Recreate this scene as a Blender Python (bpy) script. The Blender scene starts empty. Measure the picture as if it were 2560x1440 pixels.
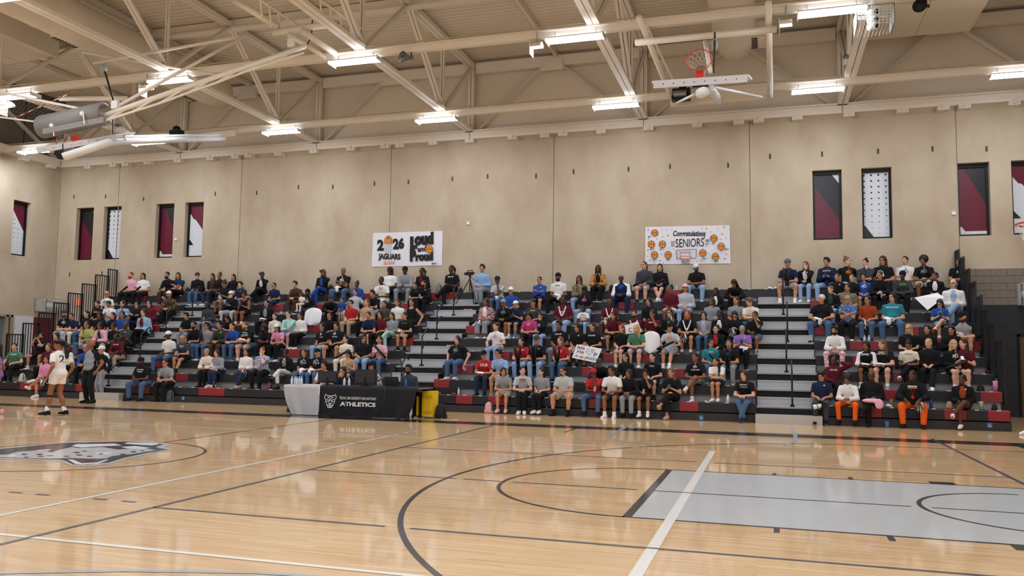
import bpy, bmesh, math, random
import numpy as np
from mathutils import Vector, Matrix
from mathutils.bvhtree import BVHTree

random.seed(7)
SC = bpy.context.scene
COL = SC.collection
# ------------------------------------------------------------------ camera
CAMP = np.array([-4.3883, -10.0087, 1.5697])
YAW, PITCH, ROLL, FPX = math.radians(-17.3849), math.radians(4.6651), math.radians(0.7605), 2057.29
def cam_axes():
    cy, sy, cp, sp = math.cos(YAW), math.sin(YAW), math.cos(PITCH), math.sin(PITCH)
    f = np.array([sy*cp, cy*cp, sp]); r = np.array([cy, -sy, 0.0]); u = np.cross(r, f)
    c, s = math.cos(ROLL), math.sin(ROLL)
    return c*r + s*u, -s*r + c*u, f
RGT, UPV, FWD = cam_axes()
cd = bpy.data.cameras.new('camera'); cd.sensor_width = 36.0; cd.sensor_fit = 'HORIZONTAL'
cd.lens = FPX/2560*36; cd.clip_end = 200
cam = bpy.data.objects.new('camera', cd); COL.objects.link(cam)
cam.matrix_world = Matrix(((RGT[0], UPV[0], -FWD[0], CAMP[0]), (RGT[1], UPV[1], -FWD[1], CAMP[1]), (RGT[2], UPV[2], -FWD[2], CAMP[2]), (0, 0, 0, 1)))
SC.camera = cam
def ray(u, v):
    return RGT*((u-1280)/FPX) + UPV*((720-v)/FPX) + FWD
def PY(u, v, Y):          # photo pixel -> point on the plane at depth Y
    d = ray(u, v); return Vector(CAMP + d*((Y-CAMP[1])/d[1]))
def PZ(u, v, z=0.0):      # photo pixel -> point at height z (floor by default)
    d = ray(u, v); return Vector(CAMP + d*((z-CAMP[2])/d[2]))
def PX(u, v, X):
    d = ray(u, v); return Vector(CAMP + d*((X-CAMP[0])/d[0]))
# ------------------------------------------------------------------ world and exposure
w = bpy.data.worlds.new('world'); SC.world = w; w.use_nodes = True
w.node_tree.nodes['Background'].inputs[0].default_value = (0.9, 0.95, 1, 1)
w.node_tree.nodes['Background'].inputs[1].default_value = 0.15
SC.view_settings.view_transform = 'Standard'; SC.view_settings.look = 'None'
SC.view_settings.gamma = 1.0; SC.view_settings.use_curve_mapping = False
SC.view_settings.exposure = 0.0
LAMP = 90.0               # radiance of the lit fluorescent diffusers
# ------------------------------------------------------------------ materials
def lin(c): return c/12.92 if c <= 0.04045 else ((c+0.055)/1.055)**2.4
def rgb(h): return tuple(lin(int(h[i:i+2], 16)/255) for i in (0, 2, 4)) + (1.0,)
MATS = {}
def mat(name, hexc, rough=0.6, metal=0.0, spec=0.4, vary=0.0, scale=3.0, bump=0.0, bscale=60.0, coat=0.0, stretch=None):
    if name in MATS: return MATS[name]
    m = bpy.data.materials.new(name); m.use_nodes = True; nt = m.node_tree; b = nt.nodes['Principled BSDF']
    b.inputs['Base Color'].default_value = rgb(hexc); b.inputs['Roughness'].default_value = rough
    b.inputs['Metallic'].default_value = metal; b.inputs['Specular IOR Level'].default_value = spec
    b.inputs['Coat Weight'].default_value = coat; b.inputs['Coat Roughness'].default_value = 0.1
    if vary or bump:
        tc = nt.nodes.new('ShaderNodeTexCoord'); co = tc.outputs['Object']
        if stretch:
            mp = nt.nodes.new('ShaderNodeMapping'); mp.inputs['Scale'].default_value = stretch
            nt.links.new(co, mp.inputs[0]); co = mp.outputs[0]
    if vary:
        n = nt.nodes.new('ShaderNodeTexNoise'); n.inputs['Scale'].default_value = scale; n.inputs['Detail'].default_value = 6
        nt.links.new(co, n.inputs['Vector'])
        mx = nt.nodes.new('ShaderNodeMix'); mx.data_type = 'RGBA'
        c = rgb(hexc); mx.inputs['A'].default_value = tuple(x*(1-vary) for x in c[:3])+(1,); mx.inputs['B'].default_value = tuple(min(1, x*(1+vary)) for x in c[:3])+(1,)
        nt.links.new(n.outputs['Fac'], mx.inputs['Factor']); nt.links.new(mx.outputs['Result'], b.inputs['Base Color'])
    if bump:
        n2 = nt.nodes.new('ShaderNodeTexNoise'); n2.inputs['Scale'].default_value = bscale; n2.inputs['Detail'].default_value = 3
        nt.links.new(co, n2.inputs['Vector'])
        bp = nt.nodes.new('ShaderNodeBump'); bp.inputs['Strength'].default_value = bump; bp.inputs['Distance'].default_value = 0.02
        nt.links.new(n2.outputs['Fac'], bp.inputs['Height']); nt.links.new(bp.outputs[0], b.inputs['Normal'])
    MATS[name] = m; return m
def emit(name, hexc, s):
    if name in MATS: return MATS[name]
    m = bpy.data.materials.new(name); m.use_nodes = True; b = m.node_tree.nodes['Principled BSDF']
    b.inputs['Base Color'].default_value = rgb(hexc); b.inputs['Emission Color'].default_value = rgb(hexc); b.inputs['Emission Strength'].default_value = s
    MATS[name] = m; return m
def glassy(name, hexc, alpha):
    if name in MATS: return MATS[name]
    m = mat(name, hexc, 0.05, 0, 0.6); b = m.node_tree.nodes['Principled BSDF']
    b.inputs['Alpha'].default_value = alpha; return m
# ------------------------------------------------------------------ mesh helpers
class MB:
    def __init__(s): s.v = []; s.f = []; s.m = []
    def add(s, vs, fs, mi=0):
        o = len(s.v); s.v += [tuple(x) for x in vs]; s.f += [tuple(i+o for i in f) for f in fs]; s.m += [mi]*len(fs); return s
    def box(s, x0, x1, y0, y1, z0, z1, mi=0):
        return s.add([(x0,y0,z0),(x1,y0,z0),(x1,y1,z0),(x0,y1,z0),(x0,y0,z1),(x1,y0,z1),(x1,y1,z1),(x0,y1,z1)],
            [(0,3,2,1),(4,5,6,7),(0,1,5,4),(1,2,6,5),(2,3,7,6),(3,0,4,7)], mi)
    def obox(s, c, ax, ay, az, mi=0):   # box from centre and half-axis vectors
        c, ax, ay, az = map(Vector, (c, ax, ay, az))
        vs = [c+ax*i+ay*j+az*k for k in (-1, 1) for (i, j) in ((-1,-1),(1,-1),(1,1),(-1,1))]
        return s.add(vs, [(0,3,2,1),(4,5,6,7),(0,1,5,4),(1,2,6,5),(2,3,7,6),(3,0,4,7)], mi)
    def bar(s, a, b, w, h, up=(0,0,1), mi=0):
        a, b = Vector(a), Vector(b); d = (b-a); L = d.length; d.normalize(); up = Vector(up)
        x = d.cross(up)
        if x.length < 1e-4: x = d.cross(Vector((1,0,0)))
        x.normalize(); z = x.cross(d)
        return s.obox((a+b)/2, x*w/2, d*L/2, z*h/2, mi)
    def tube(s, pts, r, n=8, mi=0, cap=True):
        pts = [Vector(p) for p in pts]; rs = r if isinstance(r, (list, tuple)) else [r]*len(pts)
        vs = []; fs = []; prev = None
        for i, p in enumerate(pts):
            d = (pts[min(i+1, len(pts)-1)]-pts[max(i-1, 0)]).normalized()
            if prev is None: x = d.orthogonal().normalized()
            else:
                x = prev - d*prev.dot(d)
                x = x.normalized() if x.length > 1e-5 else d.orthogonal().normalized()
            prev = x; y = d.cross(x)
            for k in range(n):
                a = 2*math.pi*k/n; vs.append(p+(x*math.cos(a)+y*math.sin(a))*rs[i])
        for i in range(len(pts)-1):
            for k in range(n):
                fs.append((i*n+k, i*n+(k+1) % n, (i+1)*n+(k+1) % n, (i+1)*n+k))
        if cap: fs += [tuple(range(n-1, -1, -1)), tuple((len(pts)-1)*n+k for k in range(n))]
        return s.add(vs, fs, mi)
    def lathe(s, prof, n=16, c=(0,0,0), mi=0):
        c = Vector(c); vs = []; fs = []
        for r, z in prof:
            for k in range(n):
                a = 2*math.pi*k/n; vs.append(c+Vector((r*math.cos(a), r*math.sin(a), z)))
        for i in range(len(prof)-1):
            for k in range(n): fs.append((i*n+k, i*n+(k+1) % n, (i+1)*n+(k+1) % n, (i+1)*n+k))
        fs += [tuple(range(n-1, -1, -1)), tuple((len(prof)-1)*n+k for k in range(n))]
        return s.add(vs, fs, mi)
    def ell(s, c, r, nu=8, nv=5, mi=0, M=None):
        vs = []; fs = []
        for j in range(nv+1):
            t = math.pi*j/nv
            for k in range(nu):
                a = 2*math.pi*k/nu; q = Vector((r[0]*math.sin(t)*math.cos(a), r[1]*math.sin(t)*math.sin(a), r[2]*math.cos(t)))
                if M is not None: q = M @ q
                vs.append(Vector(c)+q)
        for j in range(nv):
            for k in range(nu): fs.append((j*nu+k, (j+1)*nu+k, (j+1)*nu+(k+1) % nu, j*nu+(k+1) % nu))
        return s.add(vs, fs, mi)
    def poly(s, pts, mi=0): return s.add(pts, [tuple(range(len(pts)))], mi)
    def mesh(s, name, mats, smooth=False):
        me = bpy.data.meshes.new(name); me.from_pydata(s.v, [], s.f)
        for m in (mats if isinstance(mats, (list, tuple)) else [mats]): me.materials.append(m)
        if len(me.materials) > 1: me.polygons.foreach_set('material_index', s.m)
        if smooth: me.polygons.foreach_set('use_smooth', [True]*len(me.polygons))
        me.update(); return me
    def obj(s, name, mats, parent=None, smooth=False, loc=None, rot=None):
        return link(name, s.mesh(name, mats, smooth), parent, loc, rot)
def link(name, me, parent=None, loc=None, rot=None):
    o = bpy.data.objects.new(name, me); COL.objects.link(o)
    if parent is not None: o.parent = parent
    if loc is not None: o.location = loc
    if rot is not None: o.rotation_euler = rot
    return o
def tag(o, label=None, cat=None, group=None, kind=None):
    if label: o['label'] = label
    if cat: o['category'] = cat
    if group: o['group'] = group
    if kind: o['kind'] = kind
    return o
def empty(name, loc=(0,0,0), label=None, cat=None, group=None, kind=None):
    o = bpy.data.objects.new(name, None); COL.objects.link(o); o.location = loc; o.empty_display_size = 0.1
    return tag(o, label, cat, group, kind)
ORD = ['zeroth', 'first', 'second', 'third', 'fourth', 'fifth', 'sixth', 'seventh', 'eighth', 'ninth', 'tenth', 'eleventh', 'twelfth']
_txt = {}
def text_mesh(body, size=1.0, bold=0.0, shear=0.0, spacing=1.0):
    """flat text mesh centred on the origin in the XZ plane, facing -Y; returns verts, faces"""
    k = (body, size, bold, shear, spacing)
    if k in _txt: return _txt[k]
    c = bpy.data.curves.new('t', 'FONT'); c.body = body; c.size = size; c.offset = bold; c.shear = shear; c.space_character = spacing
    c.align_x = 'CENTER'; c.align_y = 'CENTER'; c.resolution_u = 3
    o = bpy.data.objects.new('t', c); COL.objects.link(o)
    dg = bpy.context.evaluated_depsgraph_get(); me = bpy.data.meshes.new_from_object(o.evaluated_get(dg))
    vs = [(v.co.x, 0.0, v.co.y) for v in me.vertices]; fs = [tuple(p.vertices) for p in me.polygons]
    bpy.data.objects.remove(o); bpy.data.curves.remove(c); bpy.data.meshes.remove(me)
    if vs:
        xs = [v[0] for v in vs]; zs = [v[2] for v in vs]; cx = (max(xs)+min(xs))/2; cz = (max(zs)+min(zs))/2
        vs = [(v[0]-cx, 0.0, v[2]-cz) for v in vs]
    _txt[k] = (vs, fs); return vs, fs
# palette of building materials
M_CONC = None
# ================================================================== THE HALL
WY, XL, XR, YF, ZR = 16.862, -32.72, 4.05, -17.0, 12.0
CX = -14.325
def concrete_mat():
    m = mat('concrete_paint', 'b5a793', 0.75, 0, 0.25); nt = m.node_tree; b = nt.nodes['Principled BSDF']
    tc = nt.nodes.new('ShaderNodeTexCoord')
    n1 = nt.nodes.new('ShaderNodeTexNoise'); n1.inputs['Scale'].default_value = 0.9; n1.inputs['Detail'].default_value = 8; n1.inputs['Roughness'].default_value = 0.62
    mp = nt.nodes.new('ShaderNodeMapping'); mp.inputs['Scale'].default_value = (1.0, 1.0, 0.55)
    nt.links.new(tc.outputs['Object'], mp.inputs[0]); nt.links.new(mp.outputs[0], n1.inputs['Vector'])
    r = nt.nodes.new('ShaderNodeValToRGB'); e = r.color_ramp.elements
    e[0].position = 0.3; e[0].color = rgb('b09f87'); e[1].position = 0.72; e[1].color = rgb('c8baa3')
    x = e.new(0.5); x.color = rgb('bcad95')
    nt.links.new(n1.outputs['Fac'], r.inputs[0]); nt.links.new(r.outputs[0], b.inputs['Base Color'])
    n2 = nt.nodes.new('ShaderNodeTexNoise'); n2.inputs['Scale'].default_value = 14; n2.inputs['Detail'].default_value = 5
    nt.links.new(tc.outputs['Object'], n2.inputs['Vector'])
    bp = nt.nodes.new('ShaderNodeBump'); bp.inputs['Strength'].default_value = 0.12; bp.inputs['Distance'].default_value = 0.01
    nt.links.new(n2.outputs['Fac'], bp.inputs['Height']); nt.links.new(bp.outputs[0], b.inputs['Normal'])
    return m
M_CONC = concrete_mat()
M_CREAM = mat('cream_painted_steel', 'e3dacb', 0.55, 0, 0.35)
M_UPPER = mat('cream_painted_board', 'dacfbc', 0.8, 0, 0.2, vary=0.03, scale=1.2)
M_DECK = mat('cream_roof_deck', 'dcd2c0', 0.7, 0, 0.25, vary=0.03, scale=2)
M_DARKGAP = mat('dark_gap', '1a1917', 0.9)
M_BLACK = mat('black_metal', '17181b', 0.45, 0.3, 0.4)
M_WHITE = mat('white_enamel', 'e9e8e4', 0.45)
M_GALV = mat('galvanised', '9a9c9c', 0.4, 0.7)
# ---- floor
def floor_mat():
    m = mat('maple_floor', 'd9b888', 0.2, 0, 0.5); nt = m.node_tree; b = nt.nodes['Principled BSDF']
    tc = nt.nodes.new('ShaderNodeTexCoord')
    br = nt.nodes.new('ShaderNodeTexBrick'); br.offset = 0.37; br.offset_frequency = 3; br.squash_frequency = 5; br.squash = 0.8
    br.inputs['Color1'].default_value = rgb('efd3a8'); br.inputs['Color2'].default_value = rgb('e0bd8c'); br.inputs['Mortar'].default_value = rgb('bd9a6b')
    br.inputs['Scale'].default_value = 1.0; br.inputs['Mortar Size'].default_value = 0.0012; br.inputs['Brick Width'].default_value = 0.9; br.inputs['Row Height'].default_value = 0.057
    br.inputs['Bias'].default_value = -0.1
    nt.links.new(tc.outputs['Object'], br.inputs['Vector'])
    mp = nt.nodes.new('ShaderNodeMapping'); mp.inputs['Scale'].default_value = (0.8, 14, 1)
    nt.links.new(tc.outputs['Object'], mp.inputs[0])
    n = nt.nodes.new('ShaderNodeTexNoise'); n.inputs['Scale'].default_value = 1.6; n.inputs['Detail'].default_value = 7
    nt.links.new(mp.outputs[0], n.inputs['Vector'])
    rp = nt.nodes.new('ShaderNodeValToRGB'); rp.color_ramp.elements[0].position = 0.32; rp.color_ramp.elements[0].color = rgb('e8cfa9'); rp.color_ramp.elements[1].position = 0.65; rp.color_ramp.elements[1].color = rgb('fffaf0')
    nt.links.new(n.outputs['Fac'], rp.inputs[0])
    mx = nt.nodes.new('ShaderNodeMix'); mx.data_type = 'RGBA'; mx.blend_type = 'MULTIPLY'; mx.inputs['Factor'].default_value = 0.75
    nt.links.new(br.outputs['Color'], mx.inputs['A']); nt.links.new(rp.outputs[0], mx.inputs['B']); nt.links.new(mx.outputs['Result'], b.inputs['Base Color'])
    bp = nt.nodes.new('ShaderNodeBump'); bp.inputs['Strength'].default_value = 0.03; bp.inputs['Distance'].default_value = 0.004
    nt.links.new(n.outputs['Fac'], bp.inputs['Height']); nt.links.new(bp.outputs[0], b.inputs['Normal'])
    b.inputs['Roughness'].default_value = 0.3; b.inputs['Coat Weight'].default_value = 0.8; b.inputs['Coat Roughness'].default_value = 0.055; b.inputs['Specular IOR Level'].default_value = 0.3
    return m
M_FLOOR = floor_mat()
def line_mat(name, hexc):
    return mat(name, hexc, 0.3, 0, 0.35, vary=0.05, scale=6, coat=0.6, stretch=(1, 8, 1))
M_LBLK, M_LGRY, M_LWHT, M_KEY, M_LGRN = line_mat('court_black', '0e0f13'), line_mat('court_slate', '4a525a'), line_mat('court_white', 'f3f1e6'), line_mat('court_grey', 'c6c9c6'), line_mat('court_pale_blue', 'a7b4bb')
floor = MB().box(XL, XR, YF, WY, -0.12, 0).obj('floor', M_FLOOR); tag(floor, 'glossy maple strip gymnasium floor with painted court lines', None, None, 'structure')
_dz = [0.0]
def deco(name, polys, m, z):
    b = MB()
    for p in polys: b.poly([(q[0], q[1], z) for q in p])
    return b.obj(name, m, floor)
def strip(x0, y0, x1, y1, w):
    d = Vector((x1-x0, y1-y0)); L = d.length; d /= L; n = Vector((-d.y, d.x))*w/2
    return [(x0+n.x*-1, y0-n.y), (x1-n.x, y1-n.y), (x1+n.x, y1+n.y), (x0+n.x, y0+n.y)]
def arc(cx, cy, r, a0, a1, w, n=64):
    out = []
    for i in range(n):
        t0 = math.radians(a0+(a1-a0)*i/n); t1 = math.radians(a0+(a1-a0)*(i+1)/n)
        out.append([(cx+(r-w)*math.cos(t0), cy+(r-w)*math.sin(t0)), (cx+r*math.cos(t0), cy+r*math.sin(t0)), (cx+r*math.cos(t1), cy+r*math.sin(t1)), (cx+(r-w)*math.cos(t1), cy+(r-w)*math.sin(t1))])
    return out
XB0 = 2*CX
deco('sideline_band', [[(XB0-0.7, 7.62), (0.7, 7.62), (0.7, 8.32), (XB0-0.7, 8.32)]], M_LBLK, 0.001)
deco('baseline_band', [[(0, -7.62), (0.7, -7.62), (0.7, 7.62), (0, 7.62)]], M_LBLK, 0.001)
deco('baseline_band', [[(XB0-0.7, -7.62), (XB0, -7.62), (XB0, 7.62), (XB0-0.7, 7.62)]], M_LBLK, 0.001)
for sgn, bx in ((-1, 0.0), (1, XB0)):
    k = lambda a: bx + sgn*a
    q = lambda x0, x1, y0, y1: [(min(k(x0), k(x1)), y0), (max(k(x0), k(x1)), y0), (max(k(x0), k(x1)), y1), (min(k(x0), k(x1)), y1)]
    deco('key_paint', [q(0, 5.74, -1.78, 1.78)], M_KEY, 0.001)
    deco('key_outline', [q(0, 5.791, 1.78, 1.829), q(0, 5.791, -1.829, -1.78), q(5.70, 5.791, -1.78, 1.78)], M_LBLK, 0.0016)
    blocks = []
    for s in (1, -1):
        for a, b in ((2.134, 2.438), (3.353, 3.41), (4.318, 4.37), (5.283, 5.34)):
            y0, y1 = sorted((s*1.829, s*(1.829+0.2))); blocks.append(q(a, b, y0, y1))
    deco('lane_marks', blocks, M_LBLK, 0.0016)
    a0 = 90 if sgn < 0 else -90
    deco('free_throw_arc', arc(k(5.766), 0, 1.829, a0, a0+180, 0.05), M_LBLK, 0.0016)
    deco('restricted_arc', arc(k(1.6), 0, 1.27, a0, a0+180, 0.05), M_LBLK, 0.002)
    th = math.degrees(math.acos(6.6/6.75)); st = math.sqrt(6.75**2-6.6**2)
    deco('three_point_line', arc(k(1.6), 0, 6.75, a0+th, a0+180-th, 0.055, 120) + [q(0, 1.6+st, 6.55, 6.6), q(0, 1.6+st, -6.6, -6.55)], M_LBLK, 0.0022)
deco('center_circle', arc(CX, 0, 1.829, 0, 360, 0.05, 96), M_LBLK, 0.0016)
deco('midcourt_line', [strip(CX, 1.83, CX, 7.62, 0.05), strip(CX, -7.62, CX, -1.83, 0.05)], M_LBLK, 0.0016)
# volleyball court (white) and cross courts (slate)
VX0, VX1 = CX-9, CX+9
deco('volleyball_line', [strip(VX0, 4.45, VX1, 4.45, 0.06), strip(VX0, -4.5, VX1, -4.5, 0.06), strip(VX1, -4.5, VX1, 4.45, 0.1), strip(VX0, -4.5, VX0, 4.45, 0.1)], M_LWHT, 0.0026)
deco('attack_line', [strip(CX+3, -4.5, CX+3, 4.45, 0.06)] + [strip(CX+3, 4.65+0.45*i, CX+3, 4.85+0.45*i, 0.06) for i in range(4)], M_LWHT, 0.0026)
deco('attack_line', [strip(CX-3, -4.5, CX-3, 4.45, 0.06)], M_LWHT, 0.0026)
xs0, xs1 = -10.3, -1.28
deco('cross_court_line', [strip(xs0, -9, xs0, 8.6, 0.055), strip(xs1, -9, xs1, 8.6, 0.055)], M_LGRY, 0.003)
deco('cross_court_line', [strip(xs0, -3.05, -7.75, -3.05, 0.045), strip(-7.5, -3.05, xs1, -3.05, 0.045), strip(xs0, -0.1, -8.2, -0.1, 0.045), strip(-8.1, -0.1, -7.6, -0.1, 0.045), strip(-7.45, -0.1, -5.9, -0.1, 0.045), strip(-5.7, -0.1, -2.95, -0.1, 0.045), strip(-2.75, -0.1, 0, -0.1, 0.045), strip(xs0, 2.85, -5.45, 2.85, 0.045), strip(-5.2, 2.85, xs1, 2.85, 0.045)], M_LGRY, 0.003)
deco('service_dash', [strip(x-0.09, -2.88, x+0.09, -2.88, 0.05) for x in (-12.28, -11.9, -11.13, -10.76)], M_LGRY, 0.003)
deco('service_dash', [strip(x-0.12, 3.15, x+0.12, 3.15, 0.05) for x in (-13.6, -13.0, -11.9, -11.3)], M_LGRY, 0.003)
pa = [(-10.6,-5.98),(-9.55,-5.43),(-8.78,-5.08),(-7.9,-4.81),(-7.2,-4.72),(-6.4,-4.78)]
deco('pale_arc', [strip(*a, *b, 0.06) for a, b in zip(pa[:-1], pa[1:])], M_LGRN, 0.003)
def pf(pts, ox=640*2, oy=980, s=3.13):
    return [tuple(PZ(ox+x/s, oy+y/s))[:2] for x, y in pts]
deco('pale_court_line', [strip(*a, *b, 0.07) for a, b in zip(pf([(980,238),(800,318),(745,345),(790,370),(960,400),(1130,418)])[:-1], pf([(980,238),(800,318),(745,345),(790,370),(960,400),(1130,418)])[1:])], M_LGRN, 0.003)
g = pf([(190,265),(215,350),(210,390),(120,420)], 1920); deco('pale_court_line', [strip(*a, *b, 0.08) for a, b in zip(g[:-1], g[1:])], M_LGRN, 0.003)
deco('coach_box_mark', [strip(-8.44, 6.7, -8.42, 7.62, 0.05)], M_LBLK, 0.003)
# jaguar emblem in the centre circle
def emblem(polys, m, z): return deco('floor_emblem', [pf(p, 0) for p in polys], m, z)
emblem([[(-330,470),(0,438),(240,418),(480,393),(760,386),(980,381),(1150,386),(1310,403),(1345,412),(1275,432),(1352,455),(1200,480),(1000,520),(880,560),(700,582),(560,580),(480,547),(300,537),(0,526),(-220,512)]], M_KEY, 0.0031)
emblem([[(-280,472),(0,447),(240,425),(480,400),(760,393),(980,388),(1230,400),(1285,412),(1215,432),(1325,453),(1170,475),(980,515),(860,552),(690,572),(575,570),(500,537),(300,528),(0,517),(-180,505)]], M_LBLK, 0.0034)
emblem([[(-120,495),(60,492),(130,470),(300,458),(420,466),(560,432),(620,442),(800,432),(920,452),(1100,440),(1225,455),(1040,487),(880,502),(830,522),(700,524),(560,518),(300,523),(0,512)]], M_KEY, 0.0037)
M_EMW = line_mat('court_emblem_white', 'f2f2ee'); M_EMM = line_mat('court_emblem_maroon', '4a1f26')
emblem([[(560,425),(600,410),(900,405),(955,420),(760,428),(640,437)], [(970,405),(1000,395),(1230,401),(1245,410),(1190,420),(1050,412)], [(945,432),(1060,424),(1180,440),(1100,447),(1000,444)], [(530,530),(570,530),(640,560),(760,553),(830,530),(850,532),(770,562),(650,570),(590,566)], [(60,505),(80,494),(140,490),(110,500),(140,505)], [(740,482),(860,470),(880,482),(800,492)], [(280,455),(390,450),(385,458),(300,460)]], M_EMW, 0.0040)
emblem([[(240,430),(470,404),(480,450),(250,452)]], M_EMM, 0.0036)
emblem([[(x-w, y), (x-w*.5, y-h), (x+w*.5, y-h), (x+w, y), (x+w*.5, y+h), (x-w*.5, y+h)] for x, y, w, h in ((190,490,26,6),(310,491,30,5),(392,501,34,4),(400,468,30,5),(600,476,32,5),(620,496,30,5),(520,505,28,4),(700,505,26,4),(320,506,28,4),(960,490,28,5),(790,487,22,4),(1045,470,26,5),(205,512,26,4),(660,465,26,4),(1115,462,20,4))], M_LBLK, 0.0043)
# ---- walls
wall_back = empty('wall_back', (0,0,0), 'tall beige concrete panel wall behind the bleachers', None, None, 'structure')
WIN = [(-31.79,-30.9), (-30.37,-29.5), (-27.79,-26.92), (-26.39,-25.53), (-3.05,-2.2), (-1.64,-0.79), (0.99,1.84), (2.40,3.25)]
WZ0, WZ1, REV = 5.24, 7.42, 0.24
def panel(name, parent, a0, a1, z0, z1, holes, axis, pos, thick, m, gap=0.012):
    a0 += gap; a1 -= gap
    hs = [(max(h0, a0), min(h1, a1), q0, q1) for h0, h1, q0, q1 in holes if h1 > a0+0.01 and h0 < a1-0.01]
    xs = sorted({a0, a1, *[x for h in hs for x in h[:2]]}); zs = sorted({z0, z1, *[x for h in hs for x in h[2:]]})
    b = MB()
    for i in range(len(xs)-1):
        for j in range(len(zs)-1):
            cx, cz = (xs[i]+xs[i+1])/2, (zs[j]+zs[j+1])/2
            if any(h[0] < cx < h[1] and h[2] < cz < h[3] for h in hs): continue
            if axis == 'x': b.box(xs[i], xs[i+1], pos, pos+thick, zs[j], zs[j+1])
            else: b.box(pos-thick, pos, xs[i], xs[i+1], zs[j], zs[j+1])
    return b.obj(name, m, parent)
SEAMS = [XL, -29.69, -23.84, -17.48, -11.36, -4.92, 0.99, XR+0.3]
wholes = [(a, b, WZ0, WZ1) for a, b in WIN]
for a, b in zip(SEAMS[:-1], SEAMS[1:]):
    panel('concrete_panel', wall_back, a, b, 4.26 if a > 0.9 else 0, 9.4, wholes, 'x', WY, 0.3, M_CONC)
MB().box(XL-0.3, XR+0.3, WY+0.3, WY+0.4, 0, 9.4).obj('wall_backing', M_DARKGAP, wall_back)
for x in SEAMS[1:-1]:
    MB().box(x-0.012, x+0.012, WY+0.02, WY+0.04, 0, 9.3).obj('joint_sealant', mat('sealant', '948b7c', 0.8), wall_back)
upper = MB().box(XL, XR, WY+0.08, WY+0.3, 9.3, ZR+0.3).obj('wall_upper_back', M_UPPER); tag(upper, 'smooth cream upper wall band above the steel beam', None, None, 'structure')
# small embed marks and plates left in the concrete
for i, (u, v) in enumerate([(185,492),(264,491),(359,497),(538,484),(174,686),(642,482),(746,468),(832,467),(936,459),(1021,455),(1131,447),(1219,441),(1340,440),(1434,429),(1571,423),(1675,416),(1820,413),(1925,391),(2055,385),(2195,378),(2331,372),(2466,372),(255,683)]):
    q = PY(u, v, WY); MB().box(q.x-0.035, q.x+0.035, WY-0.004, WY+0.01, q.z-0.09, q.z+0.09).add([(q.x-0.012, WY-0.01, q.z-0.07), (q.x+0.022, WY-0.01, q.z-0.07), (q.x+0.022, WY-0.01, q.z+0.06), (q.x-0.012, WY-0.01, q.z+0.06)], [(0,1,2,3)], 1).obj('lifting_anchor_patch', [mat('patch_tan', '8d7a63', 0.9), mat('patch_dark', '3b2c22', 0.9)], wall_back)
for u, v in [(440,598),(1171,558),(2384,533)]:
    q = PY(u, v, WY); MB().box(q.x-0.05, q.x+0.05, WY-0.04, WY, q.z-0.05, q.z+0.05).obj('sensor_box', M_WHITE, wall_back)
# concrete block wall low on the right of the back wall
M_BLK1, M_BLK2 = mat('block_taupe', '807568', 0.85, vary=0.06, scale=5, bump=0.2), mat('block_slate', '2f3237', 0.8, vary=0.08, scale=5, bump=0.2)
blk = {}
def block(parent, name, x0, x1, z0, z1, m, y=WY):
    k = (round(x1-x0, 3), round(z1-z0, 3), m.name)
    if k not in blk: blk[k] = MB().box(0, x1-x0, 0, 0.19, 0, z1-z0).mesh('block', m)
    return link(name, blk[k], parent, (x0, y, z0))
z = 4.26; c = 0
while z > 0.05:
    h = 0.213; m = M_BLK1 if c < 5 else M_BLK2; x = 0.99 + (0.2 if c % 2 else 0) - 0.4
    while x < XR:
        x0, x1 = max(x, 1.0), min(x+0.4, XR)
        if x1-x0 > 0.03 and not (2.45 < (x0+x1)/2 < 3.65 and z < 2.36): block(wall_back, 'block', x0+0.005, x1-0.005, z-h+0.01, z, m)
        x += 0.4
    z -= h; c += 1
MB().box(0.99, XR, WY+0.012, WY+0.1, 0, 4.26).obj('mortar', mat('mortar_grey', '5d5f61', 0.9), wall_back)
# door at the right end
d1 = empty('door_1', (3.05, WY, 0), 'brown wooden double door in the block wall at the far right', None, None, 'structure')
MB().box(-0.6, 0.6, -0.02, 0.05, 0, 2.3).obj('door_leaf', mat('door_brown', '5c4432', 0.5, vary=0.1, scale=3, stretch=(6,6,1)), d1)
MB().box(-0.66, -0.6, -0.05, 0.1, 0, 2.36).box(0.6, 0.66, -0.05, 0.1, 0, 2.36).box(-0.66, 0.66, -0.05, 0.1, 2.3, 2.36).obj('door_frame', M_BLACK, d1)
MB().box(-0.5, -0.1, -0.07, -0.03, 1.0, 1.05).obj('push_bar', M_GALV, d1)
# left wall
wall_left = empty('wall_left', (0,0,0), 'beige concrete end wall beside the far bleacher end', None, None, 'structure')
LW = [(14.70,15.49,WZ0,WZ1), (13.2,14.05,WZ0,WZ1), (9.0,9.85,WZ0,WZ1), (10.4,11.25,WZ0,WZ1)]
lh = LW + [(12.6, 14.95, 0, 2.88)]
for a, b in ((-17.0,-9.0),(-9.0,-3.0),(-3.0,3.0),(3.0,9.0),(9.0,12.3),(12.3,WY)):
    panel('concrete_panel', wall_left, a, b, 0, 9.4, lh, 'y', XL, 0.3, M_CONC)
MB().box(XL-0.4, XL-0.3, YF, WY, 0, 9.4).obj('wall_backing', M_DARKGAP, wall_left)
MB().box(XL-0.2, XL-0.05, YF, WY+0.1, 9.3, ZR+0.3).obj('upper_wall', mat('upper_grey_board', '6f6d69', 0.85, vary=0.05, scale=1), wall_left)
for y in np.arange(-15, 16.9, 1.25): MB().box(XL-0.06, XL-0.03, y-0.012, y+0.012, 9.3, ZR).obj('panel_joint', M_DARKGAP, wall_left)
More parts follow.
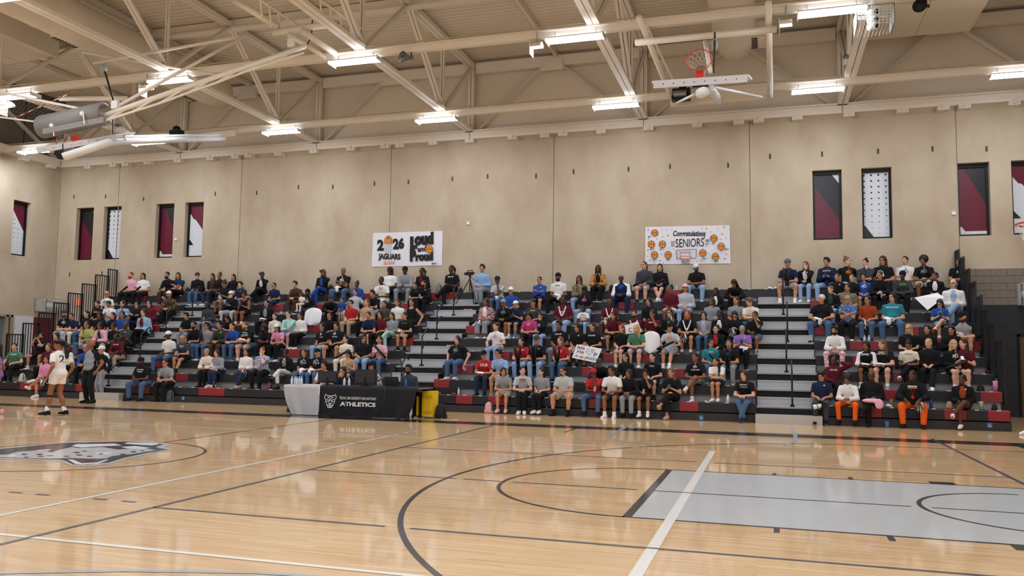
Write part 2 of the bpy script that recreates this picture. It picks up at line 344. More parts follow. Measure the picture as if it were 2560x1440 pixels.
MB().box(XL+0.0, XL+0.06, 15.05, 15.88, 0.05, 2.86).obj('wall_pad', mat('pad_white', 'd5d7da', 0.5), wall_left)
MB().box(XL+0.0, XL+0.08, 15.9, 16.75, 0.05, 2.84).obj('wall_pad', mat('pad_maroon', '6d1a22', 0.5), wall_left)
d2 = empty('door_2', (XL-0.15, 13.8, 0), 'grey recessed door opening in the end wall', None, None, 'structure')
MB().box(0, 0.06, -1.15, 0.85, 0, 2.85).obj('door_leaf', mat('door_grey', '6c7274', 0.5), d2)
MB().box(0.02, 0.2, 0.85, 0.95, 0, 2.88).box(0.02, 0.2, 1.05, 1.15, 0, 2.88).box(0.02, 0.2, -1.2, 1.15, 2.8, 2.88).obj('door_frame', mat('door_frame_tan', '978a78', 0.6), d2)
# walls behind and beside the camera
wr = MB().box(XR, XR+0.3, YF, WY+0.3, 0, ZR+0.3).obj('wall_right', M_CONC); tag(wr, 'plain beige concrete end wall out of view', None, None, 'structure')
wf = MB().box(XL-0.3, XR+0.3, YF-0.3, YF, 0, ZR+0.3).obj('wall_front', M_CONC); tag(wf, 'plain beige concrete wall behind the camera', None, None, 'structure')
# ---- windows with printed film
M_WFRAME = mat('window_black', '121214', 0.4, 0.2)
M_FW, M_FM, M_FB = mat('film_white', 'd5dbe0', 0.35), mat('film_maroon', '64142c', 0.3), mat('film_black', '1d1e23', 0.3)
M_FD = mat('film_dot', '30121c', 0.4)
def window(n, x0, x1, kind, left=False):
    o = empty('window_%d' % n, (0,0,0), None, None, None, 'structure')
    o['label'] = {0:'narrow window film of black over maroon diagonal', 1:'narrow window film of white with dot grid', 2:'narrow window film of black and maroon above white strip', 3:'narrow window film of maroon above stepped white', 4:'narrow end wall window of maroon over dotted white'}[kind] + ', number %d along the wall' % n
    w, h = x1-x0, WZ1-WZ0
    T = (lambda a, d, z: (x0+a, WY+d, WZ0+z)) if not left else (lambda a, d, z: (XL-d, x0+a, WZ0+z))
    def bx(b, a0, a1, d0, d1, q0, q1, mi=0):
        p0, p1 = T(a0, d0, q0), T(a1, d1, q1); b.box(min(p0[0],p1[0]), max(p0[0],p1[0]), min(p0[1],p1[1]), max(p0[1],p1[1]), p0[2], p1[2], mi)
    b = MB(); f = 0.07
    bx(b, 0, f, REV-0.06, REV+0.06, 0, h); bx(b, w-f, w, REV-0.06, REV+0.06, 0, h); bx(b, f, w-f, REV-0.06, REV+0.06, 0, f); bx(b, f, w-f, REV-0.06, REV+0.06, h-f*1.6, h)
    b.obj('window_frame', M_WFRAME, o)
    b = MB(); bx(b, f, w-f, REV, REV+0.03, f, h-f*1.6); base = {0:M_FM, 1:M_FW, 2:M_FM, 3:M_FW, 4:M_FW}[kind]; b.obj('window_film', base, o)
    iw, z0, z1 = w-2*f, f, h-f*1.6; ih = z1-z0
    def shape(pts, m, k):
        pp = [T(f+a*iw, REV-0.002-0.002*k, z0+c*ih) for a, c in pts]
        if left: pp = pp[::-1]
        MB().poly(pp).obj('film_shape', m, o)
    if kind == 0: shape([(0,.83),(1,.28),(1,1),(0,1)], M_FB, 1); shape([(.72,1),(1,.86),(1,1)], M_FW, 2)
    if kind == 2: shape([(0,.97),(.22,1),(1,.45),(1,1),(0,1)], M_FB, 1); shape([(0,0),(1,0),(1,.05),(.2,.05),(.06,.12),(0,.12)], M_FW, 2)
    if kind == 3: shape([(0,1),(0,.85),(.22,.74),(.34,.73),(1,.45),(1,1)], M_FM, 1); shape([(0,.22),(.28,.22),(0,.34)], M_FB, 2)
    if kind == 1: shape([(0,0),(.38,0),(.05,.18),(0,.18)], M_FB, 1)
    if kind == 4: shape([(0,1),(0,.97),(1,.48),(1,1)], M_FM, 1)
    if kind in (1, 4):
        for r in range(11):
            for c in range(4):
                a, zz = 0.03+0.29*c, 0.965-0.091*r
                if kind == 4 and zz > 0.9-0.5*a: continue
                rad = 0.045*(1-r*0.065)
                if r > 7 and c == 0: continue
                shape([(a+rad*math.cos(t), zz+rad*iw/ih*math.sin(t)) for t in [2*math.pi*i/10 for i in range(10)]], M_FD, 1)
for i, ((a, b), k) in enumerate(zip(WIN, (0,1,2,3,0,1,2,3))): window(i+1, a, b, k)
window(9, 14.70, 15.49, 4, True); window(10, 13.2, 14.05, 4, True)
# ---- roof deck planks
ceil = MB().box(XL-0.3, XR+0.3, YF-0.3, WY+0.3, ZR+0.1, ZR+0.3).obj('ceiling', M_DARKGAP); tag(ceil, 'cream steel roof deck of long narrow planks', None, None, 'structure')
pk = MB().box(0, XR-XL, 0, 0.197, 0, 0.08).mesh('deck_plank', M_DECK)
y = WY
while y > YF: y -= 0.22; link('deck_plank', pk, ceil, (XL, y, ZR))
# ---- steel
def member(name, a, b, w, h, parent, gap=0.02, up=(0,0,1), m=None):
    a, b = Vector(a), Vector(b); d = (b-a).normalized(); x = d.cross(Vector(up))
    if x.length < 1e-3: x = Vector((1,0,0))
    x.normalize(); o = x*(w/4+gap/4); mb = MB()
    for s in (-1, 1):
        mb.bar(a+o*s, b+o*s, w/2-gap/2, h, up)
    mb.bar(a, b, gap*1.2, h*0.4, up, 1)
    return mb.obj(name, [m or M_CREAM, M_DARKGAP], parent)
TX = [CX-0.04+6.1*k for k in range(-2, 4)]
ZB, ZT = 9.42, 11.78
BN = [14.08, 8.6, 3.12, -2.36, -7.84, -13.3]; TN = [16.75, 11.34, 5.86, 0.38, -5.1, -10.58, -16.5]
names = ['second', 'third', 'fourth', 'fifth', 'sixth', 'seventh']
for k, x in enumerate(TX):
    t = empty('roof_truss', (x, WY, ZB), 'cream steel roof truss across the hall, %s from the far end wall' % ORD[k+1], 'truss', 'roof trusses')
    P = lambda y, z: (0, y-WY, z-ZB)
    member('bottom_chord', P(16.8, ZB), P(-16.8, ZB), 0.30, 0.10, t)
    member('top_chord', P(16.8, ZT), P(-16.8, ZT), 0.26, 0.14, t)
    member('end_post', P(16.75, ZB), P(16.75, ZT), 0.22, 0.16, t, up=(0,1,0))
    for i, yb in enumerate(BN):
        member('web_member', P(yb, ZB), P(TN[i], ZT), 0.20, 0.07, t, up=(0,0,1)); member('web_member', P(yb, ZB), P(TN[i+1], ZT), 0.20, 0.07, t)
        member('web_post', P(yb-0.05, ZB), P(yb-0.05, ZT), 0.13, 0.06, t, up=(0,1,0))
        MB().box(-0.02, 0.02, yb-WY-0.3, yb-WY+0.3, 0, 0.3).obj('gusset_plate', M_CREAM, t)
# roof purlins between trusses
pn = 0
for y in (11.34, 5.86, 0.38, -5.1, -10.58):
    pn += 1
    o = MB().box(XL, XR, y-0.06, y+0.06, ZR-0.32, ZR-0.04).box(XL, XR, y-0.14, y+0.14, ZR-0.36, ZR-0.31).box(XL, XR, y+0.15, y+0.19, ZR-0.03, ZR-0.002, 1).obj('roof_purlin', [M_CREAM, M_DARKGAP])
    tag(o, 'long cream roof purlin under the deck, %s from the bleacher wall' % ORD[pn], 'beam', 'roof purlins')
for k in range(6):
    x = CX-3.05+6.1*(k-2)
    o = MB().box(x-0.05, x+0.05, -16.8, 16.8, ZR-0.2, ZR-0.02).box(x-0.055, x-0.05, -16.8, 16.8, ZR-0.2, ZR-0.12, 1).obj('roof_joist', [M_DECK, M_DARKGAP])
    tag(o, 'slim cream roof joist midway between trusses, bay %s from far end' % ORD[k+1], 'beam', 'roof joists')
# light-carrying beams along the hall
for n, yb in enumerate(BN):
    o = MB().box(XL, XR, yb-0.07, yb+0.07, ZB-0.24, ZB-0.08).box(XL, XR, yb-0.11, yb+0.11, ZB-0.09, ZB-0.05).obj('light_beam', M_CREAM)
    tag(o, 'long cream beam carrying ceiling lights, %s from the bleacher wall' % ORD[n+1], 'beam', 'light beams')
    c = MB().tube([(XL+0.1, yb-0.1, ZB+0.0), (XR-0.1, yb-0.1, ZB+0.0)], 0.016, 6).obj('conduit', mat('conduit_tan', 'b8a98f', 0.6), o)
# ledger beam round the top of the concrete
lb = empty('ledger_beam', (0, WY, 9.2), 'cream ledger beam along the top of the back wall', 'beam')
MB().box(XL, XR, -0.22, 0.0, -0.07, 0.20).box(XL, XR, -0.32, 0.02, 0.17, 0.22).obj('beam_body', M_CREAM, lb)
for x in TX: MB().box(x-0.008, x+0.008, -0.225, -0.2, -0.06, 0.19).obj('beam_joint', M_DARKGAP, lb)
for u, v in [(224,422),(287,417),(318,415),(373,412),(448,404),(530,399),(592,393),(625,391),(699,385),(787,378),(880,371),(965,370),(1002,362),(1085,355),(1176,350),(1283,341),(1363,336),(1409,333),(1504,326),(1622,320),(1743,312),(1847,304),(1897,301),(1993,297),(2122,288),(2256,280),(2357,273),(2410,271),(2534,263)]:
    q = PY(u, v, WY-0.12); MB().box(q.x-0.16, q.x+0.16, -0.26, 0.0, -0.2, -0.07).box(q.x-0.03, q.x+0.03, -0.3, -0.2, -0.16, -0.04).obj('bracket', M_CREAM, lb)
ll = empty('ledger_beam', (XL, 0, 9.2), 'cream ledger beam along the top of the end wall', 'beam')
MB().box(0.0, 0.22, YF, WY-0.3, -0.07, 0.20).box(0, 0.32, YF, WY-0.3, 0.17, 0.22).obj('beam_body', M_CREAM, ll)
for yy in (16.2, 14.9, 13.6, 12.2): MB().box(0, 0.26, yy-0.16, yy+0.16, -0.2, -0.07).obj('bracket', M_CREAM, ll)
# inverted-V wall bracing in every bay, and the purlin angle at its head
BX = [XL] + TX + [XR]
for k in range(len(TX)-1):
    x0, x1 = TX[k], TX[k+1]; xm = (x0+x1)/2-0.1
    o = empty('wall_brace', (xm, WY, 9.4), 'cream inverted-V steel brace on upper wall, %s bay from far end' % ORD[k+2], 'brace', 'wall braces')
    member('brace_arm', (x0+0.35-xm, -0.12, 0.05), (-0.3, -0.12, 2.15), 0.05, 0.2, o, 0.01, up=(0,1,0)); member('brace_arm', (x1-0.35-xm, -0.12, 0.05), (0.3, -0.12, 2.15), 0.05, 0.2, o, 0.01, up=(0,1,0))
    MB().box(-0.4, 0.4, -0.2, -0.15, 1.95, 2.3).obj('gusset_plate', M_CREAM, o)
    o2 = MB().box(x0+0.15, x1-0.15, -0.16, 0.0, -0.05, 0.05).box(x0+0.15, x1-0.15, -0.16, -0.13, 0.05, 0.32).obj('wall_angle', M_CREAM, None, False, (0, WY, 11.55)); tag(o2, 'cream steel angle under roof deck at wall, %s bay from far end' % ORD[k+2], 'beam', 'wall angles')
o = empty('wall_brace', (XL+3, WY, 9.4), 'cream sloping steel brace in the corner above far end wall', 'brace', 'wall braces')
member('brace_arm', (3.0, -0.12, 0.05), (0.2, -0.12, 2.15), 0.05, 0.2, o, 0.01, up=(0,1,0)); member('brace_arm', (-2.8, -0.12, 0.05), (-0.2, -0.12, 2.15), 0.05, 0.2, o, 0.01, up=(0,1,0))
o = empty('wall_brace', (XL+0.12, 14.0, 9.4), 'cream sloping steel brace on the grey upper end wall', 'brace', 'wall braces')
member('brace_arm', (0, 2.4, 0.05), (0, -1.4, 2.2), 0.05, 0.2, o, 0.01, up=(1,0,0)); member('brace_arm', (0, -5.2, 0.05), (0, -1.6, 2.2), 0.05, 0.2, o, 0.01, up=(1,0,0))
# ---- fluorescent fixtures
M_DIFF = emit('lit_diffuser', 'e6edfb', LAMP)
M_UPL = emit('lit_uplight', 'e6edfb', LAMP*0.14)
house = MB().box(-0.7, 0.7, -0.19, 0.19, 0.045, 0.075).box(-0.70, -0.685, -0.2, 0.2, -0.02, 0.09).box(0.685, 0.70, -0.2, 0.2, -0.02, 0.09).mesh('light_housing', M_WHITE)
diff = MB().add([(-0.68,-0.17,0.043),(0.68,-0.17,0.043),(0.68,-0.1,0),(-0.68,-0.1,0),(0.68,0.1,0),(-0.68,0.1,0),(0.68,0.17,0.043),(-0.68,0.17,0.043)], [(1,0,3,2),(2,3,5,4),(4,5,7,6)]).mesh('light_diffuser', M_DIFF)
upl = MB().box(-0.6, 0.6, -0.07, 0.07, 0.076, 0.08).mesh('light_uplight', M_UPL)
wires = MB().tube([(-0.5,0,0.08),(-0.5,0,0.26)], 0.006, 5).tube([(0.5,0,0.08),(0.5,0,0.26)], 0.006, 5).mesh('hanging_wire', M_GALV)
FX = [-31.02, -25.75, -20.2, -14.5, -8.7, -3.02, 1.94]
for n, yb in enumerate(BN):
    for k, x in enumerate(FX):
        t = empty('ceiling_light', (x, yb-0.08, 9.03), 'lit fluorescent ceiling light, %s along the beam %s from bleacher wall' % (ORD[k+1], ORD[n+1]), 'ceiling light', 'ceiling lights')
        link('housing', house, t); link('diffuser', diff, t); link('uplight', upl, t); link('hanging_wire', wires, t)
# ================================================================== BLEACHERS
Y0, RUN, RISE, H0, YB = 11.332, 0.629, 0.405, 0.403, 11.224
def ROW(i): return Y0+RUN*(i-1), H0+RISE*(i-1)
SEAT_UP = 0.055
M_SBLK, M_SRED = mat('seat_black', '1e1e21', 0.5, 0, 0.4, bump=0.06, bscale=160), mat('seat_maroon', '8a2329', 0.5, 0, 0.4, bump=0.06, bscale=160)
M_TAG = mat('seat_number_tag', 'dedede', 0.5)
M_BDECK = mat('deck_grey', '5f6265', 0.6, 0, 0.4, vary=0.06, scale=3)
M_ALU = mat('brushed_aluminium', 'b3b7ba', 0.42, 0.35, 0.5, vary=0.04, scale=4, stretch=(1,1,8))
M_RISER = mat('riser_grey', 'a4a7a8', 0.55, 0.2, 0.4, vary=0.05, scale=2)
M_BASE = mat('base_dark', '2d2c2d', 0.6)
M_RAIL = mat('rail_black', '23262c', 0.4, 0.3)
SECT = [('far end', -29.46, -25.3), ('left', -23.8, -15.08), ('right', -13.56, -4.72), ('near end', -3.22, 0.80)]
SECNAME = ['far-end block', 'left block', 'right block', 'near-end block']
AIS = [(-25.3, -23.8), (-15.08, -13.56), (-4.72, -3.22)]
REG = dict(A=(0,640,3.428), B=(220,640,3.788), C=(480,640,3.788), D=(740,640,3.429), E=(1060,640,3.429), F=(1320,640,3.429), G=(1600,640,3.274), H=(1880,600,3.0), I=(2180,600,2.879))
def px(r, x, y): o = REG[r]; return o[0]+x/o[2], o[1]+y/o[2]
red = set()
for r, x, y in [('B',540,385),('B',650,480),('B',655,675),('B',565,1255),('B',1160,1285),('B',840,1130),('B',690,1010),('C',785,475),('C',1215,465),('C',1155,685),('C',965,910),('C',255,1285),('D',215,420),('D',610,330),('D',155,620),('D',985,735),('D',915,415),('D',1215,320),
    ('E',115,325),('E',410,625),('E',400,975),('E',705,840),('E',155,1100),('E',340,1240),('E',640,1250),('F',850,415),('F',655,860),('F',505,1000),('F',555,1280),('F',1020,860),('G',310,290),('G',818,285),('G',45,840),('G',300,960),('G',370,1235),('G',580,600),('G',945,1100),
    ('H',465,470),('H',540,670),('H',735,780),('H',930,785),('H',770,895),('H',830,1290),('I',325,645),('I',20,740),('I',725,740),('I',190,980),('I',115,1110),('I',860,1110),('I',555,1245),('I',920,1250),('A',185,1090),('A',270,1110),('A',690,1110),('A',655,840)]:
    u, v = px(r, x, y); best = None
    for i in range(1, 10):
        Yi, H = ROW(i); q = PY(u, v, Yi-0.03); e = abs(q.z-(H+SEAT_UP-0.12))
        if best is None or e < best[0]: best = (e, i, q.x)
    red.add((best[1], best[2]))
SD = 0.31
def seat_mesh(w, m, nm):
    b = MB(); g = 0.0012; x0, x1 = g, w-g
    prof = [(0.0,-0.24),(0.012,-0.02),(0.035,0.0),(SD-0.03,0.0),(SD,-0.03),(SD,-0.08),(0.05,-0.10),(0.03,-0.24)]
    n = len(prof); vs = [(x0, y, z) for y, z in prof]+[(x1, y, z) for y, z in prof]
    b.add(vs, [(i, i+n, (i+1) % n+n, (i+1) % n) for i in range(n)] + [tuple(range(n)), tuple(range(2*n-1, n-1, -1))])
    b.box(w/2-0.045, w/2+0.045, 0.005, 0.05, -0.012, 0.004, 1)
    return b.mesh(nm, [m, M_TAG])
for si, (nm, x0, x1) in enumerate(SECT):
    n = round((x1-x0)/0.46); w = (x1-x0)/n
    sm = {False: seat_mesh(w, M_SBLK, 'seat_black'), True: seat_mesh(w, M_SRED, 'seat_maroon')}
    t = empty('bleacher_section', ((x0+x1)/2, YB, 0), ['telescopic bleacher block at the far end beside stepped rails', 'telescopic bleacher block behind the scorer table', 'telescopic bleacher block behind the yellow case', 'telescopic bleacher block at the near end right'][si], 'bleachers', 'bleacher blocks')
    cx = (x0+x1)/2; L = (x1-x0)/2
    for i in range(1, 10):
        Yi, H = ROW(i); y = Yi-YB
        for k in range(n):
            sx = x0+k*w
            isr = any(r == i and sx <= X < sx+w for r, X in red)
            o = link('seat', sm[isr], t, (sx-cx, y-0.03, H+SEAT_UP))
        if i < 9: MB().box(-L, L, y+0.02, y+RUN+0.05, H-0.045, H).obj('deck', M_BDECK, t)
        else: MB().box(-L, L, y+0.02, WY-YB-0.03, H-0.045, H-0.005).obj('deck', M_BDECK, t)
        if i > 1: MB().box(-L, L, y+0.06, y+0.075, H-RISE, H-0.045).obj('riser', M_RISER, t)
        for s in (-1, 1):
            MB().box(s*L-0.012, s*L+0.012, y+0.0, min(y+RUN, WY-YB-0.03), H-0.36 if i > 1 else 0.0, H-0.02).obj('end_plate', M_BLACK, t)
    MB().box(-L, L, 0, 0.02, 0.0, 0.19).box(-L, L, 0.02, 0.4, 0.17, 0.19).obj('base_panel', M_BASE, t)
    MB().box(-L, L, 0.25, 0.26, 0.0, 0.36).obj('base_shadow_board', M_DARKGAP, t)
    if si in (0, 3):
        ex = (-L-0.06) if si == 0 else (L+0.06)
        for i in range(2, 10):
            Yi, H = ROW(i); y0_, y1_ = Yi-YB, min(Yi-YB+0.66, WY-YB-0.05); zt = H+1.27 if i < 9 else H+1.15; zb = H-0.25
            b = MB(); 
            for yy in (y0_, y1_): b.box(ex-0.02, ex+0.02, yy-0.02, yy+0.02, zb, zt)
            b.box(ex-0.02, ex+0.02, y0_, y1_, zt-0.04, zt).box(ex-0.018, ex+0.018, y0_, y1_, zb, zb+0.04)
            g = b.obj('guard_rail', M_RAIL, t)
            nb = 6 if i < 9 else 4
            for q in range(1, nb):
                yy = y0_+(y1_-y0_)*q/nb; MB().box(ex-0.011, ex+0.011, yy-0.011, yy+0.011, zb+0.04, zt-0.04).obj('bar', M_RAIL, g)
# accessibility stickers on the base
M_STK, M_STW = mat('sticker_blue', '2f6fa8', 0.4), mat('sticker_white', 'e8eef2', 0.4)
for u, v in [(240+220-2,995),(1753,1044),(2474,1063)]:
    q = PY(u, v, YB); si = min(range(4), key=lambda k: abs((SECT[k][1]+SECT[k][2])/2-q.x)); par = [o for o in bpy.data.objects if o.name.startswith('bleacher_section')][si]
    b = MB().box(-0.055, 0.055, -0.006, 0, -0.055, 0.055)
    b.tube([(-0.01,-0.008,0.035),(-0.005,-0.008,0.0),(0.02,-0.008,0.0),(0.03,-0.008,-0.03)], 0.005, 4, 1)
    b.tube([(0.022*math.cos(a)-0.004, -0.008, 0.022*math.sin(a)-0.018) for a in np.linspace(2.2, 6.0, 9)], 0.004, 4, 1)
    b.obj('wheelchair_sticker', [M_STK, M_STW], par, loc=(q.x-par.location.x, 0, q.z))
# aisles
for ai, (x0, x1) in enumerate(AIS):
    cx, L = (x0+x1)/2, (x1-x0)/2-0.015
    t = empty('aisle_stairs', (cx, YB, 0), ['aluminium aisle stairs beside the far-end block', 'aluminium centre aisle stairs behind the yellow case', 'wide empty aluminium aisle stairs beside the near-end block'][ai], 'stairs', 'aisle stairs')
    for i in range(1, 9):
        Yi, H = ROW(i); y = Yi-YB
        b = MB().box(-L, L, y, y+RUN+0.04, H-0.05, H)
        for zz in (0.012, 0.028, 0.042): b.box(-L, L, y-0.004, y, H-zz-0.004, H-zz+0.002)
        b.box(-L, L, y-0.002, y, H-0.024, H-0.016, 1)
        b.obj('tread', [M_ALU, mat('groove_grey', '6b7074', 0.5, 0.4)], t)
        MB().box(-L, L, y+0.03, y+0.04, H-0.22, H-0.05).obj('riser_gap', M_DARKGAP, t)
        if i < 8:
            st = MB().box(-L, L, y+RUN-0.30, y+RUN-0.29, H, H+0.20).box(-L, L, y+RUN-0.31, y+RUN+0.02, H+0.165, H+0.2025).box(-L, L, y+RUN-0.315, y+RUN-0.31, H+0.18, H+0.1975).obj('half_step', M_ALU, t)
            for s in (-1, 1): MB().box(s*L-0.01, s*L+0.01, y+RUN-0.31, y+RUN, H, H+0.19).obj('step_side', M_BLACK, t)
    H8 = ROW(8)[1]
    MB().box(-L, L, ROW(9)[0]-YB-0.02, ROW(9)[0]-YB+0.0, H8, H8+0.22).obj('riser', M_RISER, t)
    MB().box(-L-0.03, L+0.03, -0.20, 0.15, 0.0, 0.215).obj('base_step', mat('base_step_grey', 'b5b2ab', 0.55, 0.1), t)
    MB().box(-L, L, 0.08, 0.1, 0.2, 0.36).obj('base_riser', M_DARKGAP, t)
    ys9 = ROW(9)[0]-YB
    for k in range(3):
        ww = (x1-x0)/3; link('seat', seat_mesh(ww, M_SRED if (ai == 1 and k == 0) else M_SBLK, 'aisle_seat'), t, (-L-0.015+k*ww, ys9-0.03, ROW(9)[1]+SEAT_UP))
    for i in (1, 3, 5, 7):
        Yi, H = ROW(i); y = Yi-YB+0.08; xo = {1:0.1, 3:0.0, 5:0.06, 7:-0.02}[i] if ai == 2 else 0.03*((i % 4)-1.5)
        hr = MB().tube([(xo,y,H),(xo,y,H+0.86),(xo,y+0.03,H+0.90),(xo,y+0.36,H+1.13),(xo,y+0.42,H+1.13),(xo,y+0.44,H+1.08),(xo,y+0.44,H+0.98)], 0.022, 7).tube([(xo,y,H+0.5),(xo,y+0.34,H+0.74),(xo,y+0.39,H+0.74),(xo,y+0.41,H+0.7),(xo,y+0.41,H+0.6)], 0.02, 7).obj('handrail', M_RAIL, t, True)
        MB().box(xo-0.05, xo+0.05, y-0.05, y+0.05, H, H+0.05).obj('rail_foot', M_BLACK, hr)
# ================================================================== PEOPLE: implicit body modelling
def rotz(a): c, s = math.cos(a), math.sin(a); return np.array([[c,-s,0],[s,c,0],[0,0,1.0]])
def rotx(a): c, s = math.cos(a), math.sin(a); return np.array([[1.0,0,0],[0,c,-s],[0,s,c]])
class Field:
    """union of tapered capsules / ellipsoids on a grid, meshed by surface nets"""
    def __init__(s): s.p = []
    def cone(s, a, b, ra, rb, k=0.03, cuts=(), fy=1.0): s.p.append(('c', np.array(a, float), np.array(b, float), ra, rb, k, cuts, fy)); return s
    def ell(s, c, r, M=None, k=0.03): s.p.append(('e', np.array(c, float), np.array(r, float), M, k)); return s
    def sub(s, c, r, M=None): s.p.append(('s', np.array(c, float), np.array(r, float), M, 0)); return s
    def half(s, c, n): s.p.append(('h', np.array(c, float), np.array(n, float), None, 0)); return s
    def mesh(s, h, wob=0.0, wf=60.0):
        lo = np.full(3, 9.0); hi = np.full(3, -9.0)
        for q in s.p:
            if q[0] == 'c':
                r = max(q[3], q[4]); lo = np.minimum(lo, np.minimum(q[1], q[2])-r); hi = np.maximum(hi, np.maximum(q[1], q[2])+r)
            elif q[0] == 'e':
                r = max(q[2]) if q[3] is not None else q[2]; lo = np.minimum(lo, q[1]-r); hi = np.maximum(hi, q[1]+r)
        lo -= 3*h; hi += 3*h; n = np.ceil((hi-lo)/h).astype(int)+1
        ax = [lo[i]+h*np.arange(n[i]) for i in range(3)]
        F = np.full(n, 1.0, np.float32); pad = 0.09
        for q in s.p:
            if q[0] == 'c': a = np.minimum(q[1], q[2])-max(q[3], q[4])-pad; b = np.maximum(q[1], q[2])+max(q[3], q[4])+pad
            elif q[0] in 'es':
                r = np.max(q[2]) if q[3] is not None else q[2]; a = q[1]-r-pad; b = q[1]+r+pad
            else: a, b = lo, hi
            i0 = np.clip(((a-lo)/h).astype(int), 0, n); i1 = np.clip(((b-lo)/h).astype(int)+2, 0, n)
            if np.any(i1 <= i0): continue
            sl = tuple(slice(i0[d], i1[d]) for d in range(3))
            X, Y, Z = ax[0][sl[0]][:, None, None], ax[1][sl[1]][None, :, None], ax[2][sl[2]][None, None, :]
            if q[0] == 'c':
                _, A, B, ra, rb, k, cuts, fy = q; d = B-A; L2 = max(d @ d, 1e-9)
                t = np.clip(((X-A[0])*d[0]+(Y-A[1])*d[1]+(Z-A[2])*d[2])/L2, 0, 1)
                D = np.sqrt((X-A[0]-t*d[0])**2+((Y-A[1]-t*d[1])*fy)**2+(Z-A[2]-t*d[2])**2)-(ra+(rb-ra)*t)
                for cp, cn in cuts: D = np.maximum(D, (X-cp[0])*cn[0]+(Y-cp[1])*cn[1]+(Z-cp[2])*cn[2])
            elif q[0] in 'es':
                _, c, r, M, k = q; x, y, z = X-c[0], Y-c[1], Z-c[2]
                if M is not None: x, y, z = M[0,0]*x+M[1,0]*y+M[2,0]*z, M[0,1]*x+M[1,1]*y+M[2,1]*z, M[0,2]*x+M[1,2]*y+M[2,2]*z
                k0 = np.sqrt((x/r[0])**2+(y/r[1])**2+(z/r[2])**2); k1 = np.sqrt((x/r[0]**2)**2+(y/r[1]**2)**2+(z/r[2]**2)**2)
                D = k0*(k0-1)/np.maximum(k1, 1e-6)
            else: D = (X-q[1][0])*q[2][0]+(Y-q[1][1])*q[2][1]+(Z-q[1][2])*q[2][2]
            f = F[sl]
            if q[0] in 'ce':
                hh = np.clip(0.5+0.5*(f-D)/k, 0, 1); F[sl] = f*(1-hh)+D*hh-k*hh*(1-hh)
            elif q[0] == 's': F[sl] = np.maximum(f, -D)
            else: F[sl] = np.maximum(f, D)
        if wob:
            F = F + wob*np.sin(ax[0]*wf)[:, None, None]*np.sin(ax[1]*wf+1)[None, :, None]*np.sin(ax[2]*wf*1.1+2)[None, None, :]
        return nets(F, lo, h)
def nets(F, lo, h):
    ins = F < 0; nx, ny, nz = F.shape
    C = lambda a, i, j, k: a[i:nx-1+i, j:ny-1+j, k:nz-1+k]
    cs = [(i, j, k) for i in (0,1) for j in (0,1) for k in (0,1)]
    cnt = sum(C(ins, *c).astype(np.int8) for c in cs); act = (cnt > 0) & (cnt < 8)
    idx = np.full(act.shape, -1, np.int64); I = np.argwhere(act); idx[act] = np.arange(len(I))
    P = np.zeros((len(I), 3)); N = np.zeros(len(I))
    val = {c: F[I[:,0]+c[0], I[:,1]+c[1], I[:,2]+c[2]] for c in cs}
    for c in cs:
        for d in range(3):
            if c[d]: continue
            c2 = list(c); c2[d] = 1; c2 = tuple(c2); a, b = val[c], val[c2]; m = (a < 0) != (b < 0)
            t = np.where(m, a/np.where(np.abs(a-b) < 1e-9, 1, a-b), 0); q = np.tile(np.array(c, float), (len(I), 1)); q[:, d] += t
            P += np.where(m[:, None], q, 0); N += m
    V = (I+P/N[:, None])*h+lo; quads = []
    for d in range(3):
        e1, e2 = (d+1) % 3, (d+2) % 3
        s0 = [slice(None)]*3; s1 = [slice(None)]*3; s0[d] = slice(0, F.shape[d]-1); s1[d] = slice(1, F.shape[d])
        a, b = ins[tuple(s0)], ins[tuple(s1)]; E = np.argwhere(a != b)
        E = E[(E[:, e1] > 0) & (E[:, e2] > 0) & (E[:, e1] < F.shape[e1]-1) & (E[:, e2] < F.shape[e2]-1)]
        fl = a[E[:,0], E[:,1], E[:,2]]; g = []
        for o1, o2 in ((1,1),(0,1),(0,0),(1,0)):
            q = E.copy(); q[:, e1] -= o1; q[:, e2] -= o2; g.append(idx[q[:,0], q[:,1], q[:,2]])
        g = np.stack(g, 1); g[~fl] = g[~fl][:, ::-1]; quads.append(g)
    return V, np.concatenate(quads)
def np_mesh(name, V, Q, mats, extra=None, matidx=None):
    """mesh from arrays; extra = an MB whose pieces join the same mesh"""
    ev = np.array(extra.v, float).reshape(-1, 3) if extra else np.zeros((0, 3)); nV = len(V); V2 = np.concatenate([V, ev]) if len(ev) else V
    loops = Q.reshape(-1); lens = np.full(len(Q), 4)
    mi = np.zeros(len(Q), int) if matidx is None else matidx
    if extra and extra.f:
        loops = np.concatenate([loops, np.array([i+nV for f in extra.f for i in f])]); lens = np.concatenate([lens, [len(f) for f in extra.f]]); mi = np.concatenate([mi, extra.m])
    me = bpy.data.meshes.new(name); me.vertices.add(len(V2)); me.vertices.foreach_set('co', V2.astype(np.float32).ravel())
    me.loops.add(len(loops)); me.loops.foreach_set('vertex_index', loops.astype(np.int32)); me.polygons.add(len(lens))
    st = np.concatenate([[0], np.cumsum(lens)[:-1]]); me.polygons.foreach_set('loop_start', st.astype(np.int32))
    for m in mats: me.materials.append(m)
    me.polygons.foreach_set('material_index', mi.astype(np.int32)); me.polygons.foreach_set('use_smooth', np.ones(len(lens), bool))
    me.update(calc_edges=True); me.validate(); return me
